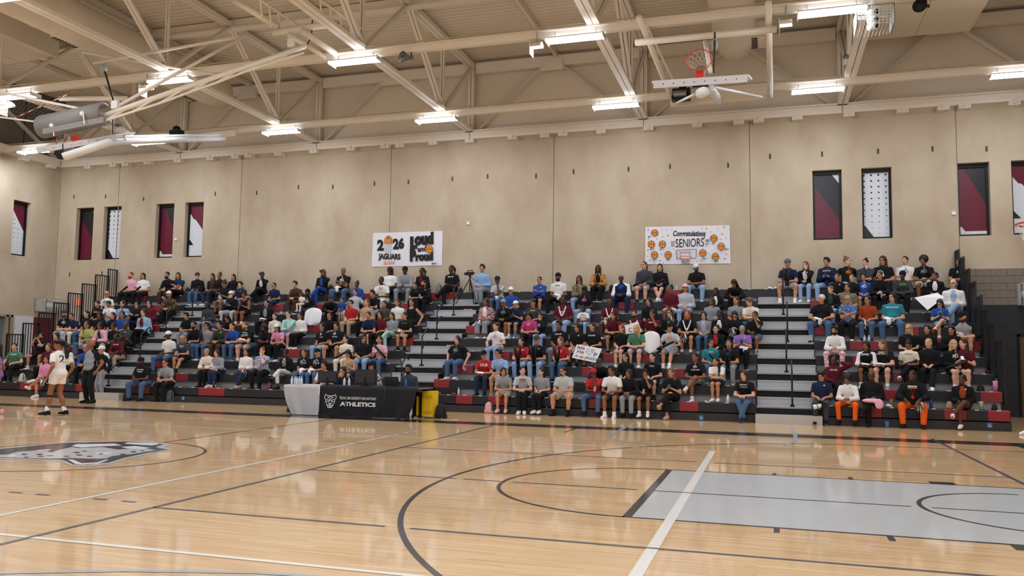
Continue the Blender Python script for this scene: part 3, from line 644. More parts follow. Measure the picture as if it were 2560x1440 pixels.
# ---------------------------------------------------------------- skeletons
def v3(*a): return np.array(a, float)
BUILD = {'s': (0.90, 0.90), 'r': (1.0, 1.0), 'h': (1.28, 1.2)}       # torso, limb thickness
POSES = { # lean degrees, elbow R, wrist R, elbow L, wrist L, hand bend flags
 'lap':   (7,  (.25,.04,.31), (.085,-.22,.20), (-.25,.04,.31), (-.085,-.235,.205)),
 'clasp': (22, (.24,-.19,.25), (.05,-.39,.20), (-.24,-.19,.25), (-.05,-.38,.19)),
 'knees': (12, (.27,-.10,.33), (.16,-.36,.21), (-.27,-.10,.33), (-.16,-.36,.21)),
 'cross': (7,  (.255,-.05,.36), (-.06,-.215,.37), (-.255,-.05,.35), (.08,-.235,.34)),
 'chin':  (18, (.13,-.30,.26), (.045,-.27,.55), (-.22,-.16,.28), (.04,-.34,.24)),
 'mouth': (8,  (.22,-.16,.36), (.05,-.235,.60), (-.235,-.02,.32), (-.06,-.28,.22)),
 'phone': (13, (.25,-.06,.30), (.06,-.28,.32), (-.25,-.06,.30), (-.06,-.28,.32)),
 'shoot': (8,  (.20,-.22,.42), (.07,-.33,.63), (-.20,-.22,.42), (-.07,-.33,.63)),
 'photo1':(6,  (.22,-.16,.40), (.12,-.32,.64), (-.235,.0,.33), (-.09,-.27,.22)),
 'side':  (2,  (.27,.02,.33), (.31,-.06,.10), (-.27,.02,.33), (-.31,-.06,.10)),
 'elbow': (30, (.20,-.30,.22), (-.10,-.36,.25), (-.20,-.31,.22), (.12,-.41,.22)),
 'bent':  (48, (.22,-.36,.22), (.10,-.50,.10), (-.20,-.36,.22), (-.10,-.50,.12)),
 'down':  (2,  (.25,.05,.30), (.27,-.03,.06), (-.25,.05,.30), (-.27,-.03,.06)),
 'desk':  (12, (.25,-.12,.30), (.12,-.34,.30), (-.25,-.12,.30), (-.12,-.34,.30)),
 'ear':   (6,  (.33,-.06,.50), (.17,-.10,.70), (-.235,.0,.33), (-.09,-.27,.22)),
}
LEGS = { # knee R, ankle R, knee L, ankle L (metres from the seat point)
 'std':  ((.13,-.42,.085), (.12,-.41,-.385), (-.13,-.42,.085), (-.12,-.41,-.385)),
 'wide': ((.22,-.40,.085), (.20,-.42,-.385), (-.22,-.40,.085), (-.20,-.42,-.385)),
 'tog':  ((.075,-.42,.09), (.075,-.40,-.385), (-.075,-.42,.09), (-.075,-.42,-.385)),
 'x':    ((.03,-.40,.165), (-.21,-.55,-.13), (-.07,-.41,.085), (-.05,-.40,-.385)),
 'ank':  ((.12,-.41,.085), (-.04,-.52,-.385), (-.12,-.41,.085), (.05,-.46,-.385)),
 'stand':((.10,-.05,-.33), (.11,.01,-.745), (-.10,-.05,-.33), (-.11,.01,-.745)),
 'step': ((.10,-.10,-.33), (.12,-.16,-.74), (-.10,.0,-.33), (-.13,.10,-.735)),
 'fwd':  ((.11,-.43,.06), (.10,-.62,-.375), (-.12,-.42,.085), (-.12,-.42,-.385)),
}
def unit(a): return a/max(np.linalg.norm(a), 1e-9)
def head_prims(F, Hc, R):
    T = lambda *a: Hc+R @ v3(*a)
    F.ell(T(0,.012,.03), (.076,.095,.094), R, .02).ell(T(0,-.02,-.03), (.061,.075,.086), R, .02).ell(T(0,-.052,-.088), (.034,.034,.028), R, .02)
    F.cone(T(0,-.086,.005), T(0,-.108,-.03), .009, .0145, .012).ell(T(.077,.012,-.015), (.012,.022,.032), R, .01).ell(T(-.077,.012,-.015), (.012,.022,.032), R, .01)
    F.ell(T(0,-.083,.03), (.05,.015,.012), R, .015)
def face_extra(mb, Hc, R):
    T = lambda *a: Vector(Hc+R @ v3(*a)); M = Matrix(R.tolist())
    for s in (-1, 1):
        mb.ell(T(s*.031,-.0865,.004), (.0155,.008,.0085), 8, 5, 1, M); mb.ell(T(s*.031,-.0925,.004), (.0075,.004,.0078), 6, 4, 2, M)
        mb.obox(T(s*.033,-.093,.026), M @ Vector((.018,.003*s,-.002*s)), M @ Vector((0,.005,0)), M @ Vector((0,0,.004)), 2)
    mb.ell(T(0,-.0935,-.062), (.022,.008,.009), 8, 5, 3, M)
def fingers(mb, wr, d, n, curl=0.6, r=.0088):
    """palm direction d, palm normal n (towards the curl)"""
    d, n = Vector(unit(d)), Vector(unit(n)); s = d.cross(n).normalized(); n = s.cross(d); base = Vector(wr)+d*.085
    for o, L in ((-.031,.068), (-.0105,.08), (.0105,.075), (.031,.058)):
        b = base+s*o; p1 = b+(d*math.cos(curl*.5)+n*math.sin(curl*.5))*L*.45; p2 = p1+(d*math.cos(curl*1.2)+n*math.sin(curl*1.2))*L*.33; p3 = p2+(d*math.cos(curl*1.9)+n*math.sin(curl*1.9))*L*.26
        mb.tube([b-d*.02, p1, p2, p3], [r, r, r*.92, r*.7], 5)
    b = Vector(wr)+d*.035-s*.03; p1 = b+(d*.7-s*.7+n*.2)*.035; p2 = p1+(d*.9-s*.1+n*.35)*.03
    mb.tube([b+s*.01, p1, p2], [r*1.2, r*1.1, r*.8], 5)
HB = 0.0178   # body voxel
def skel(pose, legs, yaw, pitch, bld):
    lean, eR, wR, eL, wL = POSES[pose]; th = math.radians(lean); d = v3(0,-math.sin(th),math.cos(th)); P = v3(0,0,.10)
    tk, lk = BUILD[bld]
    N = P+.505*d; dh = unit(v3(0,-math.sin(th*.55)-.12,1)); Hc = N+dh*.155
    S = {1: N-.092*d+v3(.178*(.85+.15*tk),0.01,0), -1: N-.092*d-v3(.178*(.85+.15*tk),-.01,0)}
    dx = .03*(tk-1); kR, aR, kL, aL = [v3(*q) for q in LEGS[legs]]
    J = dict(P=P, N=N, Hc=Hc, d=d, S=S, E={1: v3(*eR)+v3(dx*2,0,0), -1: v3(*eL)-v3(dx*2,0,0)}, W={1: v3(*wR), -1: v3(*wL)},
             K={1: kR+v3(dx,0,0), -1: kL-v3(dx,0,0)}, A={1: aR+v3(dx,0,0), -1: aL-v3(dx,0,0)}, Hp={1: v3(.095*(.7+.3*tk),-.01,.095), -1: v3(-.095*(.7+.3*tk),-.01,.095)}, tk=tk, lk=lk)
    # keep arm lengths plausible: pull elbows onto the two-bone solution
    for s in (1, -1):
        a, b = J['S'][s], J['W'][s]; v = b-a; D = np.linalg.norm(v); u1, u2 = .285, .255
        if D > (u1+u2)*.985: b = a+v*((u1+u2)*.985/D); J['W'][s] = b; v = b-a; D = np.linalg.norm(v)
        x = (u1*u1-u2*u2+D*D)/(2*D); hgt = math.sqrt(max(u1*u1-x*x, 1e-6)); mid = a+v*(x/D); o = J['E'][s]-mid; o = o-unit(v)*(o @ unit(v)); J['E'][s] = mid+unit(o)*hgt
        a, b = J['Hp'][s], J['A'][s]; v = b-a; D = np.linalg.norm(v); u1, u2 = .425, .43
        if D < u1+u2:
            x = (u1*u1-u2*u2+D*D)/(2*D); hgt = math.sqrt(max(u1*u1-x*x, 1e-6)); mid = a+v*(x/D); o = J['K'][s]-mid; o = o-unit(v)*(o @ unit(v)); J['K'][s] = mid+unit(o)*hgt
    J['R'] = rotz(-math.radians(yaw)) @ rotx(math.radians(pitch)+th*.15)
    return J
def hand_axes(J, s, pose):
    d = unit(J['W'][s]-J['E'][s]); 
    n = unit(v3(-s*.55,-.2,-.6)); 
    if pose in ('mouth','chin','shoot','photo1','ear'): n = unit(v3(-s*.4,.9,.1))
    if pose in ('knees','lap','side'): d = unit(d+v3(0,-.35,-.25)); n = v3(0,-.2,-1)
    return d, n
def torso(F, J, g, k=.05, arms_up=True):
    P, N, d, tk = J['P'], J['N'], J['d'], J['tk']; X = v3(1,0,0)
    M = np.stack([X, np.cross(d, X), d], 1)
    F.ell(P+v3(0,0,.01), (.168*(.6+.4*tk)+g, .122*tk+g, .105+g), None, k)
    F.ell(P+.17*d+v3(0,-.02*(tk-1)*4,0), (.135*tk+g, .102*tk**1.35+g, .15+g), M, k)
    F.ell(P+.34*d, (.158*(.5+.5*tk)+g, .108*(.4+.6*tk)+g, .16+g), M, k)
    nb = N-.062*d
    for s in (1, -1): F.cone(nb, J['S'][s]*.9+J['S'][-s]*.1, .066*(.6+.4*tk)+g, .044*(.6+.4*tk)+g*.7, k*.7)
CACHE = {}
def body(pose, legs, bld, yaw, pitch):
    key = ('b', pose, legs, bld, yaw, pitch)
    if key in CACHE: return CACHE[key]
    J = skel(pose, legs, yaw, pitch, bld); F = Field(); tk, lk = J['tk'], J['lk']
    torso(F, J, -0.006)
    F.cone(J['N']-.03*J['d'], J['Hc']-v3(0,.0,.03), .056, .05, .03)
    mb = MB()
    for s in (1, -1):
        F.cone(J['S'][s], J['E'][s], .050*lk, .040*lk, .025); F.cone(J['E'][s], J['W'][s], .040*lk, .0275, .02)
        hd, hn = hand_axes(J, s, pose); F.cone(J['W'][s]+hd*.01, J['W'][s]+hd*.075, .026, .031, .015); fingers(mb, J['W'][s], hd, hn)
        F.cone(J['Hp'][s], J['K'][s], .082*lk, .055*lk, .04)
        c = J['K'][s]+(J['A'][s]-J['K'][s])*.35+v3(0,.018,0)
        F.cone(J['K'][s], c, .052*lk, .054*lk, .03); F.cone(c, J['A'][s], .052*lk, .034, .03); F.cone(J['A'][s], J['A'][s]+v3(0,-.11,-.045), .034, .026, .02)
    head_prims(F, J['Hc'], J['R']); face_extra(mb, J['Hc'], J['R'])
    V, Q = F.mesh(HB); CACHE[key] = (np_mesh('body', V, Q, [SKIN[1], M_EYEW, M_EYED, M_LIP], mb), J); return CACHE[key]
def sleeve(F, S, E, W, upto, g, lk):
    """upto: 0..1 along the upper arm, 1..2 along the forearm"""
    if upto <= 1:
        e = S+(E-S)*upto; F.cone(S, E, .046*lk+g, .047*lk+g*1.4, .03, [(e, unit(E-S))])
    else:
        e = E+(W-E)*(upto-1); F.cone(S, E, .046*lk+g, .042*lk+g, .03); F.cone(E, W, .043*lk+g, .032+g, .025, [(e, unit(W-E))])
def shirt(kind, pose, bld, loose=0.018):
    key = ('s', kind, pose, bld, loose)
    if key in CACHE: return CACHE[key]
    J = skel(pose, 'std', 0, 0, bld); F = Field(); torso(F, J, loose, .05)
    up = {'s': .66, 't': .08, 'l': 1.95, 'q': 1.4}[kind]
    for s in (1, -1):
        if kind == 't': F.cone(J['S'][s]*.9+J['S'][-s]*.1, J['S'][s]*.7+J['S'][-s]*.3, .05, .06, .03)
        else: sleeve(F, J['S'][s], J['E'][s], J['W'][s], up, loose, J['lk'])
    if kind != 't': F.cone(J['N']-.07*J['d'], J['N']-.03*J['d'], .08, .064, .03)
    else: F.sub(J['N']+.02*J['d']+v3(0,-.03,0), (.1,.12,.1)); 
    F.ell(J['P']+v3(0,0,.02), (.172*(.6+.4*J['tk'])+loose*1.25, .126*J['tk']+loose*1.25, .11+loose), None, .04)
    F.half(J['P']+v3(0,0,-.035), v3(0,0,-1))
    V, Q = F.mesh(.0195); me = np_mesh('shirt', V, Q, [SKIN[1]])
    CACHE[key] = (me, J); return CACHE[key]
def pants(kind, legs, bld, loose=.012):
    key = ('p', kind, legs, bld, loose)
    if key in CACHE: return CACHE[key]
    J = skel('lap', legs, 0, 0, bld); F = Field(); tk, lk = J['tk'], J['lk']
    F.ell(J['P']+v3(0,0,.005), (.172*(.6+.4*tk)+loose, .126*tk+loose, .11+loose*.5), None, .04)
    for s in (1, -1):
        H_, K, A = J['Hp'][s], J['K'][s], J['A'][s]
        if kind == 's':
            e = H_+(K-H_)*(.72 if legs not in ('stand','step') else .5); F.cone(H_, K, .088*lk+loose, .07*lk+loose*(1.8 if legs not in ('stand','step') else .8), .04 if legs not in ('stand','step') else .02, [(e, unit(K-H_))])
        else:
            F.cone(H_, K, .086*lk+loose, .06*lk+loose, .04); e = K+(A-K)*(.93 if kind == 'l' else .72)
            F.cone(K, A, .058*lk+loose, (.045 if kind != 'w' else .085)+loose, .03, [(e, unit(A-K))])
    if kind == 'k':
        pass
    F.half(v3(0,0,.215), v3(0,0,1))
    V, Q = F.mesh(.0195); CACHE[key] = (np_mesh('trousers', V, Q, [SKIN[1]]), J); return CACHE[key]
def shoe_mesh():
    if 'shoe' in CACHE: return CACHE['shoe']
    F = Field(); F.cone((0,.045,-.032), (0,-.165,-.048), .05, .041, .02).cone((0,.03,.0), (0,-.07,-.035), .052, .046, .02); F.half((0,0,-.078), (0,0,-1)); F.half((0,0,.035), (0,0,1))
    F.p = [q if q[0] == 'h' else q for q in F.p]
    V, Q = F.mesh(.013); cz = V[Q].mean(1)[:, 2]
    CACHE['shoe'] = np_mesh('shoe', V, Q, [SKIN[1], SKIN[1]], None, (cz < -.058).astype(int)); return CACHE['shoe']
# ---------------------------------------------------------------- hair and headwear (head coordinates, face towards -Y)
def skull(F, g=0.0): return F.ell((0,.019,.036), (.081+g,.100+g,.096+g), None, .02)
def face_cut(F, lo=-.2): return F.sub((0,-.118,-.035), (.078,.093,.118))
def hair_mesh(style):
    if ('h', style) in CACHE: return CACHE[('h', style)]
    F = Field(); wob, wf, h = .0015, 90, .0125
    if style == 'short': skull(F); face_cut(F); F.half((0,0,-.035), (0,.35,-1))
    elif style == 'bald': skull(F, -.001); F.half((0,0,.0), (0,-.3,1)); face_cut(F); F.half((0,.02,-.05), (0,-1,-.5))
    elif style == 'wavy': skull(F, .008).ell((0,-.05,.11), (.06,.04,.03)); face_cut(F); F.half((0,0,-.055), (0,.3,-1)); wob = .006
    elif style == 'afro': F.ell((0,.03,.05), (.118,.125,.122)); F.sub((0,-.125,-.05), (.08,.085,.12)); wob = .006; wf = 110
    elif style in ('long', 'curly', 'straight'):
        skull(F, .004 if style != 'curly' else .012); dz = -.30 if style != 'straight' else -.36
        for s in (-1, 1): F.cone((s*.068,.03,.03), (s*.08,.02,dz*.85), .022, .03, .02); F.cone((s*.055,.065,.0), (s*.07,.075,dz), .036, .042, .03)
        F.cone((0,.075,.02), (0,.095,dz), .055, .06, .04); face_cut(F); F.sub((0,-.09,-.16), (.055,.06,.09))
        if style == 'curly': wob = .009; wf = 75
    elif style == 'bob':
        skull(F, .008)
        for s in (-1, 1): F.cone((s*.07,.025,.03), (s*.075,.025,-.10), .024, .028, .02)
        F.cone((0,.075,.02), (0,.08,-.11), .055, .055, .04); face_cut(F)
    elif style == 'tail': skull(F); face_cut(F); F.half((0,0,-.045), (0,.3,-1)); F.cone((0,.11,.06), (0,.155,.0), .03, .036, .02).cone((0,.155,.0), (0,.14,-.2), .036, .016, .02)
    elif style == 'bun': skull(F); face_cut(F); F.half((0,0,-.045), (0,.3,-1)); F.ell((0,.07,.13), (.045,.045,.04), None, .015)
    elif style == 'low': skull(F); face_cut(F); F.half((0,0,-.05), (0,.3,-1)); F.ell((0,.115,-.01), (.045,.035,.045), None, .015)
    elif style == 'locs':
        skull(F, .008)
        for k in range(9):
            a = math.radians(-20+k*27.5); x, y = .085*math.cos(a), .02+.095*math.sin(a); F.cone((x,y,.03), (x*1.12,y*1.05,-.24), .02, .015, .012)
        face_cut(F); F.sub((0,-.1,-.1), (.06,.06,.14))
    elif style == 'wrap': skull(F, .006).ell((0,.03,.09), (.07,.08,.06)); face_cut(F); F.half((0,0,-.06), (0,.2,-1)); wob = 0
    elif style == 'hood': skull(F, .022).cone((0,.06,-.02), (0,.05,-.16), .09, .1, .04); F.sub((0,-.12,-.04), (.066,.09,.115)); wob = 0
    elif style == 'cap': F.ell((0,.01,.05), (.09,.108,.092)); F.half((0,0,.03), (0,0,-1)); wob = 0
    elif style == 'capb':
        F.ell((0,.01,.05), (.09,.108,.092)); F.half((0,0,.025), (0,-.1,-1)); wob = 0
    elif style == 'beanie': F.ell((0,.012,.05), (.092,.108,.105)); F.half((0,0,.012), (0,.12,-1)); wob = .002
    elif style == 'beard': F.ell((0,-.035,-.068), (.066,.068,.066)); F.sub((0,-.06,.03), (.1,.1,.07)); F.sub((0,-.105,-.06), (.024,.03,.012)); F.half((0,.025,0), (0,1,0)); wob = .003
    elif style == 'goatee': F.ell((0,-.075,-.093), (.03,.034,.03)); wob = .002; h = .009
    V, Q = F.mesh(h, wob, wf); CACHE[('h', style)] = np_mesh('hair', V, Q, [SKIN[1]]); return CACHE[('h', style)]
def brim_mesh():
    if 'brim' in CACHE: return CACHE['brim']
    b = MB(); n = 10; top = [(.082*math.sin(t), -.085-.085*math.cos(t), .042-.012*abs(math.sin(t))) for t in np.linspace(-1.5, 1.5, n)]; back = [(.078*math.sin(t), -.03-.06*math.cos(t), .048) for t in np.linspace(-1.5, 1.5, n)]
    vs = top+back; o = len(vs); vs2 = vs+[(x, y, z-.006) for x, y, z in vs]
    fs = [(i, i+1, n+i+1, n+i) for i in range(n-1)]+[(o+n+i, o+n+i+1, o+i+1, o+i) for i in range(n-1)]+[(o+i, o+i+1, i+1, i) for i in range(n-1)]
    b.add(vs2, fs); CACHE['brim'] = b.mesh('cap_brim', SKIN[1], True); return CACHE['brim']
def glasses_mesh():
    if 'gl' in CACHE: return CACHE['gl']
    b = MB()
    for s in (-1, 1):
        b.tube([(s*.032+.021*math.cos(a), -.104+.004*abs(math.cos(a)), .002+.016*math.sin(a)) for a in np.linspace(0, 2*math.pi, 11)], .0026, 4, 0, False)
        b.tube([(s*.052,-.100,.008), (s*.078,-.06,.008), (s*.081,.01,.0)], .0026, 4)
    b.tube([(-.012,-.105,.006), (.012,-.105,.006)], .0026, 4); CACHE['gl'] = b.mesh('glasses', M_BLACK); return CACHE['gl']
SKIN = {1: mat('skin_fair', 'd9a88c', 0.55, 0, 0.35), 2: mat('skin_tan', 'bf8a66', 0.55, 0, 0.35), 3: mat('skin_brown', '8e5c3e', 0.55, 0, 0.35), 4: mat('skin_deep', '573626', 0.5, 0, 0.4)}
M_EYEW, M_EYED, M_LIP = mat('eye_white', 'cfc9c2', 0.3), mat('eye_dark', '1d1411', 0.4), mat('lip', '9a5348', 0.5)
HAIRC = dict(blk='15110f', brn='3a2418', lbr='6b4a30', bln='b3935f', red='8a3a1a', gry='8d8b88', wht='cfcbc4', drd='4a1f16')
HAIRM = {k: mat('hair_'+k, h, 0.5, 0, 0.4, vary=0.25, scale=30) for k, h in HAIRC.items()}
HNAME = dict(blk='black', brn='dark brown', lbr='light brown', bln='blonde', red='red', gry='grey', wht='white', drd='dark red')
SNAME = dict(short='short %s hair', bald='a bald head', wavy='wavy %s hair', afro='a %s afro', long='long %s hair', curly='curly %s hair', straight='straight %s hair', bob='%s bobbed hair', tail='a %s ponytail', bun='a %s bun', low='%s hair tied back', locs='long %s locs', wrap='a %s head wrap', hood='a %s hood')
COLS = dict(blk=('17181b','black'), nav=('1b2644','navy'), wht=('e6e4e0','white'), gry=('8d9196','grey'), lgr=('b5b8ba','light grey'), chr=('3b3f45','charcoal'), mar=('5b1724','maroon'), red=('b3282b','red'), grn=('4a7558','green'), dgn=('2a4431','dark green'),
 pnk=('d98bb0','pink'), lpk=('e2a9bb','pale pink'), blu=('2a4c98','royal blue'), lbl=('8fb0da','light blue'), tea=('2b7f8c','teal'), yel=('aeb06a','yellow-green'), org=('e2601a','orange'), pur=('8a6bb2','purple'), brn=('4c3327','brown'), tan=('b79a78','tan'), kha=('b09a78','khaki'), crm=('e2dac6','cream'),
 mag=('b03a78','magenta'), rus=('9a411f','rust'), mnt=('a9d3c9','mint'), den=('4a6484','blue denim'), ldn=('8fabc9','light denim'), ddn=('27344a','dark denim'), olv=('4b4a38','olive'), lil=('b9a6cf','lilac'), plaid=('7a2a34','red plaid'), camo=('6b5638','camouflage'), floral=('9aa2b8','blue floral'), bfl=('6a6c70','black and white floral'), opat=('d9792b','orange patterned'), pflo=('e7c9cc','pink floral'), paisley=('5e7fae','blue paisley'), tie=('8a7d62','mottled tan'))
def cloth(c):
    n = 'cloth_'+c
    if n in MATS: return MATS[n]
    m = mat(n, COLS[c][0], 0.85, 0, 0.2, bump=0.16, bscale=11)
    pal = dict(plaid=('8d1f2b','1d2a55','c9c3bd'), camo=('5d4a2e','1e1c18','9a8358'), floral=('c9cfdd','39497a','8d96b5'), bfl=('17181b','d0d2d4','5a5c60'), opat=('e07a22','2b5d48','f0c27a'), pflo=('efe3e0','c4566a','e9b7bb'), paisley=('5179ad','22365f','c3cfdf'), tie=('8a7a58','3d3527','c1b48f')).get(c)
    if pal:
        nt = m.node_tree; b = nt.nodes['Principled BSDF']; tc = nt.nodes.new('ShaderNodeTexCoord')
        if c == 'plaid':
            t = nt.nodes.new('ShaderNodeTexChecker'); t.inputs['Scale'].default_value = 22; o = t.outputs['Fac']
        else:
            t = nt.nodes.new('ShaderNodeTexNoise'); t.inputs['Scale'].default_value = {'camo': 14, 'pflo': 22}.get(c, 26); t.inputs['Detail'].default_value = 3; o = t.outputs['Fac']
        nt.links.new(tc.outputs['Object'], t.inputs['Vector']); r = nt.nodes.new('ShaderNodeValToRGB'); r.color_ramp.interpolation = 'CONSTANT'; e = r.color_ramp.elements
        e[0].position = 0; e[0].color = rgb(pal[0]); e[1].position = 0.5; e[1].color = rgb(pal[1]); x = e.new(0.6); x.color = rgb(pal[2])
        nt.links.new(o, r.inputs[0]); nt.links.new(r.outputs[0], b.inputs['Base Color'])
    return m
TOPN = dict(s='t-shirt', l='long-sleeved top', h='hoodie', j='jacket', t='tank top', p='polo shirt', b='blouse', w='sweatshirt', k='suit', c='cardigan', q='three-quarter top')
TOPK = dict(s='s', l='l', h='l', j='l', t='t', p='s', b='s', w='l', k='l', c='l', q='q')
BOTN = dict(j='jeans', l='trousers', s='shorts', w='wide trousers', c='capris')
BOTK = dict(j='l', l='l', s='s', w='w', c='c')
M_INK = {k: mat('ink_'+k, h, 0.7) for k, h in dict(w='e2e2e0', o='e8741f', r='b3222a', y='e3c33c', g='63b43a', b='2a58b5', k='1a1a1c', p='e07ab5', m='5b1724', s='9aa0a6').items()}
def put_mat(o, ms):
    for i, m in enumerate(ms):
        o.material_slots[i].link = 'OBJECT'; o.material_slots[i].material = m
bvh = {}
def chest_print(me, J, parent, spec, scale=1.0, back=False):
    """spec: list of (kind, data...) drawn on the chest; wraps on to the shirt surface"""
    if me.name not in bvh: bvh[me.name] = BVHTree.FromPolygons([v.co for v in me.vertices], [tuple(p.vertices) for p in me.polygons])
    T = bvh[me.name]; P, d = Vector(J['P']), Vector(J['d'])
    for s in spec:
        kind, txt, ink, wd, zo = s[:5]
        if kind == 't':
            vs, fs = text_mesh(txt, 1.0, 0.02); w0 = max(v[0] for v in vs)-min(v[0] for v in vs); k = wd/w0
        elif kind == 'f': (vs, fs), k = txt, wd
        elif kind == 'g':
            hw, z0_, z1_ = txt; vs = []; fs = []; nr = 12; k = 1
            for r_ in range(nr+1):
                f_ = r_/nr; ww = hw*(.55+.45*math.sin(math.pi*min(1, f_*1.15))); vs += [(ww*(c_-2)/2, 0, z0_+(z1_-z0_)*f_) for c_ in range(5)]
            fs = [(r_*5+c_, r_*5+c_+1, r_*5+c_+6, r_*5+c_+5) for r_ in range(nr) for c_ in range(4)]
        else:
            vs, fs = [], []
            for cx, cz, r in txt:
                o = len(vs); n = 9; vs += [(cx+r*math.cos(6.2832*i/n)*(1+.25*math.sin(3*i)), 0, cz+r*math.sin(6.2832*i/n)*(1+.2*math.cos(5*i))) for i in range(n)]; fs.append(tuple(range(o, o+n)))
            k = wd
        c = P+d*(.36+zo)+Vector((s[5] if len(s) > 5 else 0, 0, 0)); out = []
        for v in vs:
            sg = -1 if back else 1; q = c+Vector((v[0]*k*sg, 0, 0))+d*(v[2]*k)+Vector((0,-.6*sg,0)); hit = T.ray_cast(q, Vector((0,sg,0)), 1.2)
            out.append((hit[0]+Vector((0,-.004*sg,0))) if hit[0] is not None else Vector((q.x, c.y-.1, q.z)))
        MB().add(out, fs).obj('shirt_print', M_INK[ink], parent)
_r = random.Random(3)
BLOB = [(_r.gauss(0,.42), _r.gauss(0,.5), _r.uniform(.08,.26)) for _ in range(22)]
PEOPLE = []
HELD = []
def sec_of(x):
    for i, (n, a, b) in enumerate(SECT):
        if a-0.1 <= x <= b+0.1: return SECNAME[i]
    return ['first aisle', 'centre aisle', 'last aisle'][min(range(3), key=lambda k: abs(sum(AIS[k])/2-x))]
NP = [0]
def person(reg, hx, hy, top, bot, hair, skin=2, pose='lap', legs='std', yaw=30, pitch=0, bld='r', ex=(), row=None, turn=None, sc=None, shoe=None, note=None):
    """one spectator; reg/hx/hy: where the head shows in the photograph (zoom region and its pixels)"""
    u, v = px(reg, hx, hy); d_ = ray(u, v); alpha = -math.degrees(math.atan2(d_[0], d_[1]))
    wy_ = yaw-alpha; tr = max(-14, min(18, wy_*.35)) if turn is None else turn
    hy_ = min((-55,-35,-18,0,18,35,52), key=lambda q: abs(q-(wy_-tr)))
    me, J = body(pose, legs, bld, hy_, 0 if pitch == 0 else (15 if pitch < 20 else 30)); Hc = J['Hc']; base = Hc[2]
    best = None
    for i in range(1, 10):
        Yi, H = ROW(i); e = PY(u, v, Yi+0.17+Hc[1]).z-(H+SEAT_UP)
        if best is None or abs(e-base) < abs(best[1]-base): best = (i, e)
    i, e = best
    if row: i = row; e = PY(u, v, ROW(i)[0]+0.17+Hc[1]).z-(ROW(i)[1]+SEAT_UP)
    Yi, H = ROW(i); s = sc or min(1.09, max(0.9, 1+(e/base-1)*0.75))
    a = -math.radians(tr)
    q = PY(u, v, Yi+0.17+Hc[1]*s); x = q.x-Hc[1]*s*(-math.sin(a))
    o = bpy.data.objects.new('person', me); COL.objects.link(o); o.location = (x, Yi+0.17, H+SEAT_UP); o.rotation_euler = (0,0,a); o.scale = (s,s,s)
    put_mat(o, [SKIN[skin], M_EYEW, M_EYED, M_LIP])
    dress(o, J, top, bot, hair, pose, legs, bld, ex, shoe)
    tk, tc = top.split('.')[:2]; bk, bc = bot.split('.')
    st, hc = hair.split('.'); 
    cap = [z for z in ex if z.startswith('cap') or z.startswith('beanie')]
    hn = ('a %s %s' % (COLS[cap[0].split(':')[1]][1], 'knit hat' if cap[0].startswith('beanie') else 'cap')) if cap else (SNAME[st] % HNAME[hc] if '%' in SNAME[st] else SNAME[st])
    short = '%s %s' % (COLS[tc][1], TOPN[tk])
    PEOPLE.append((o, short, '%s %s' % (COLS[bc][1].replace(' denim','') if bk in 'j' else COLS[bc][1], BOTN[bk]) if bc not in ('den','ldn','ddn') else {'den':'blue','ldn':'light blue','ddn':'dark blue'}[bc]+(' jeans' if bk != 's' else ' denim shorts'), hn, i, sec_of(x), note))
    for z in ex:
        if z.split(':')[0] in ('pom','phone','clap','towel','bottle','paper','plate','can','tube'): HELD.append((z, o, J, s, pose, len(PEOPLE)-1))
    return o
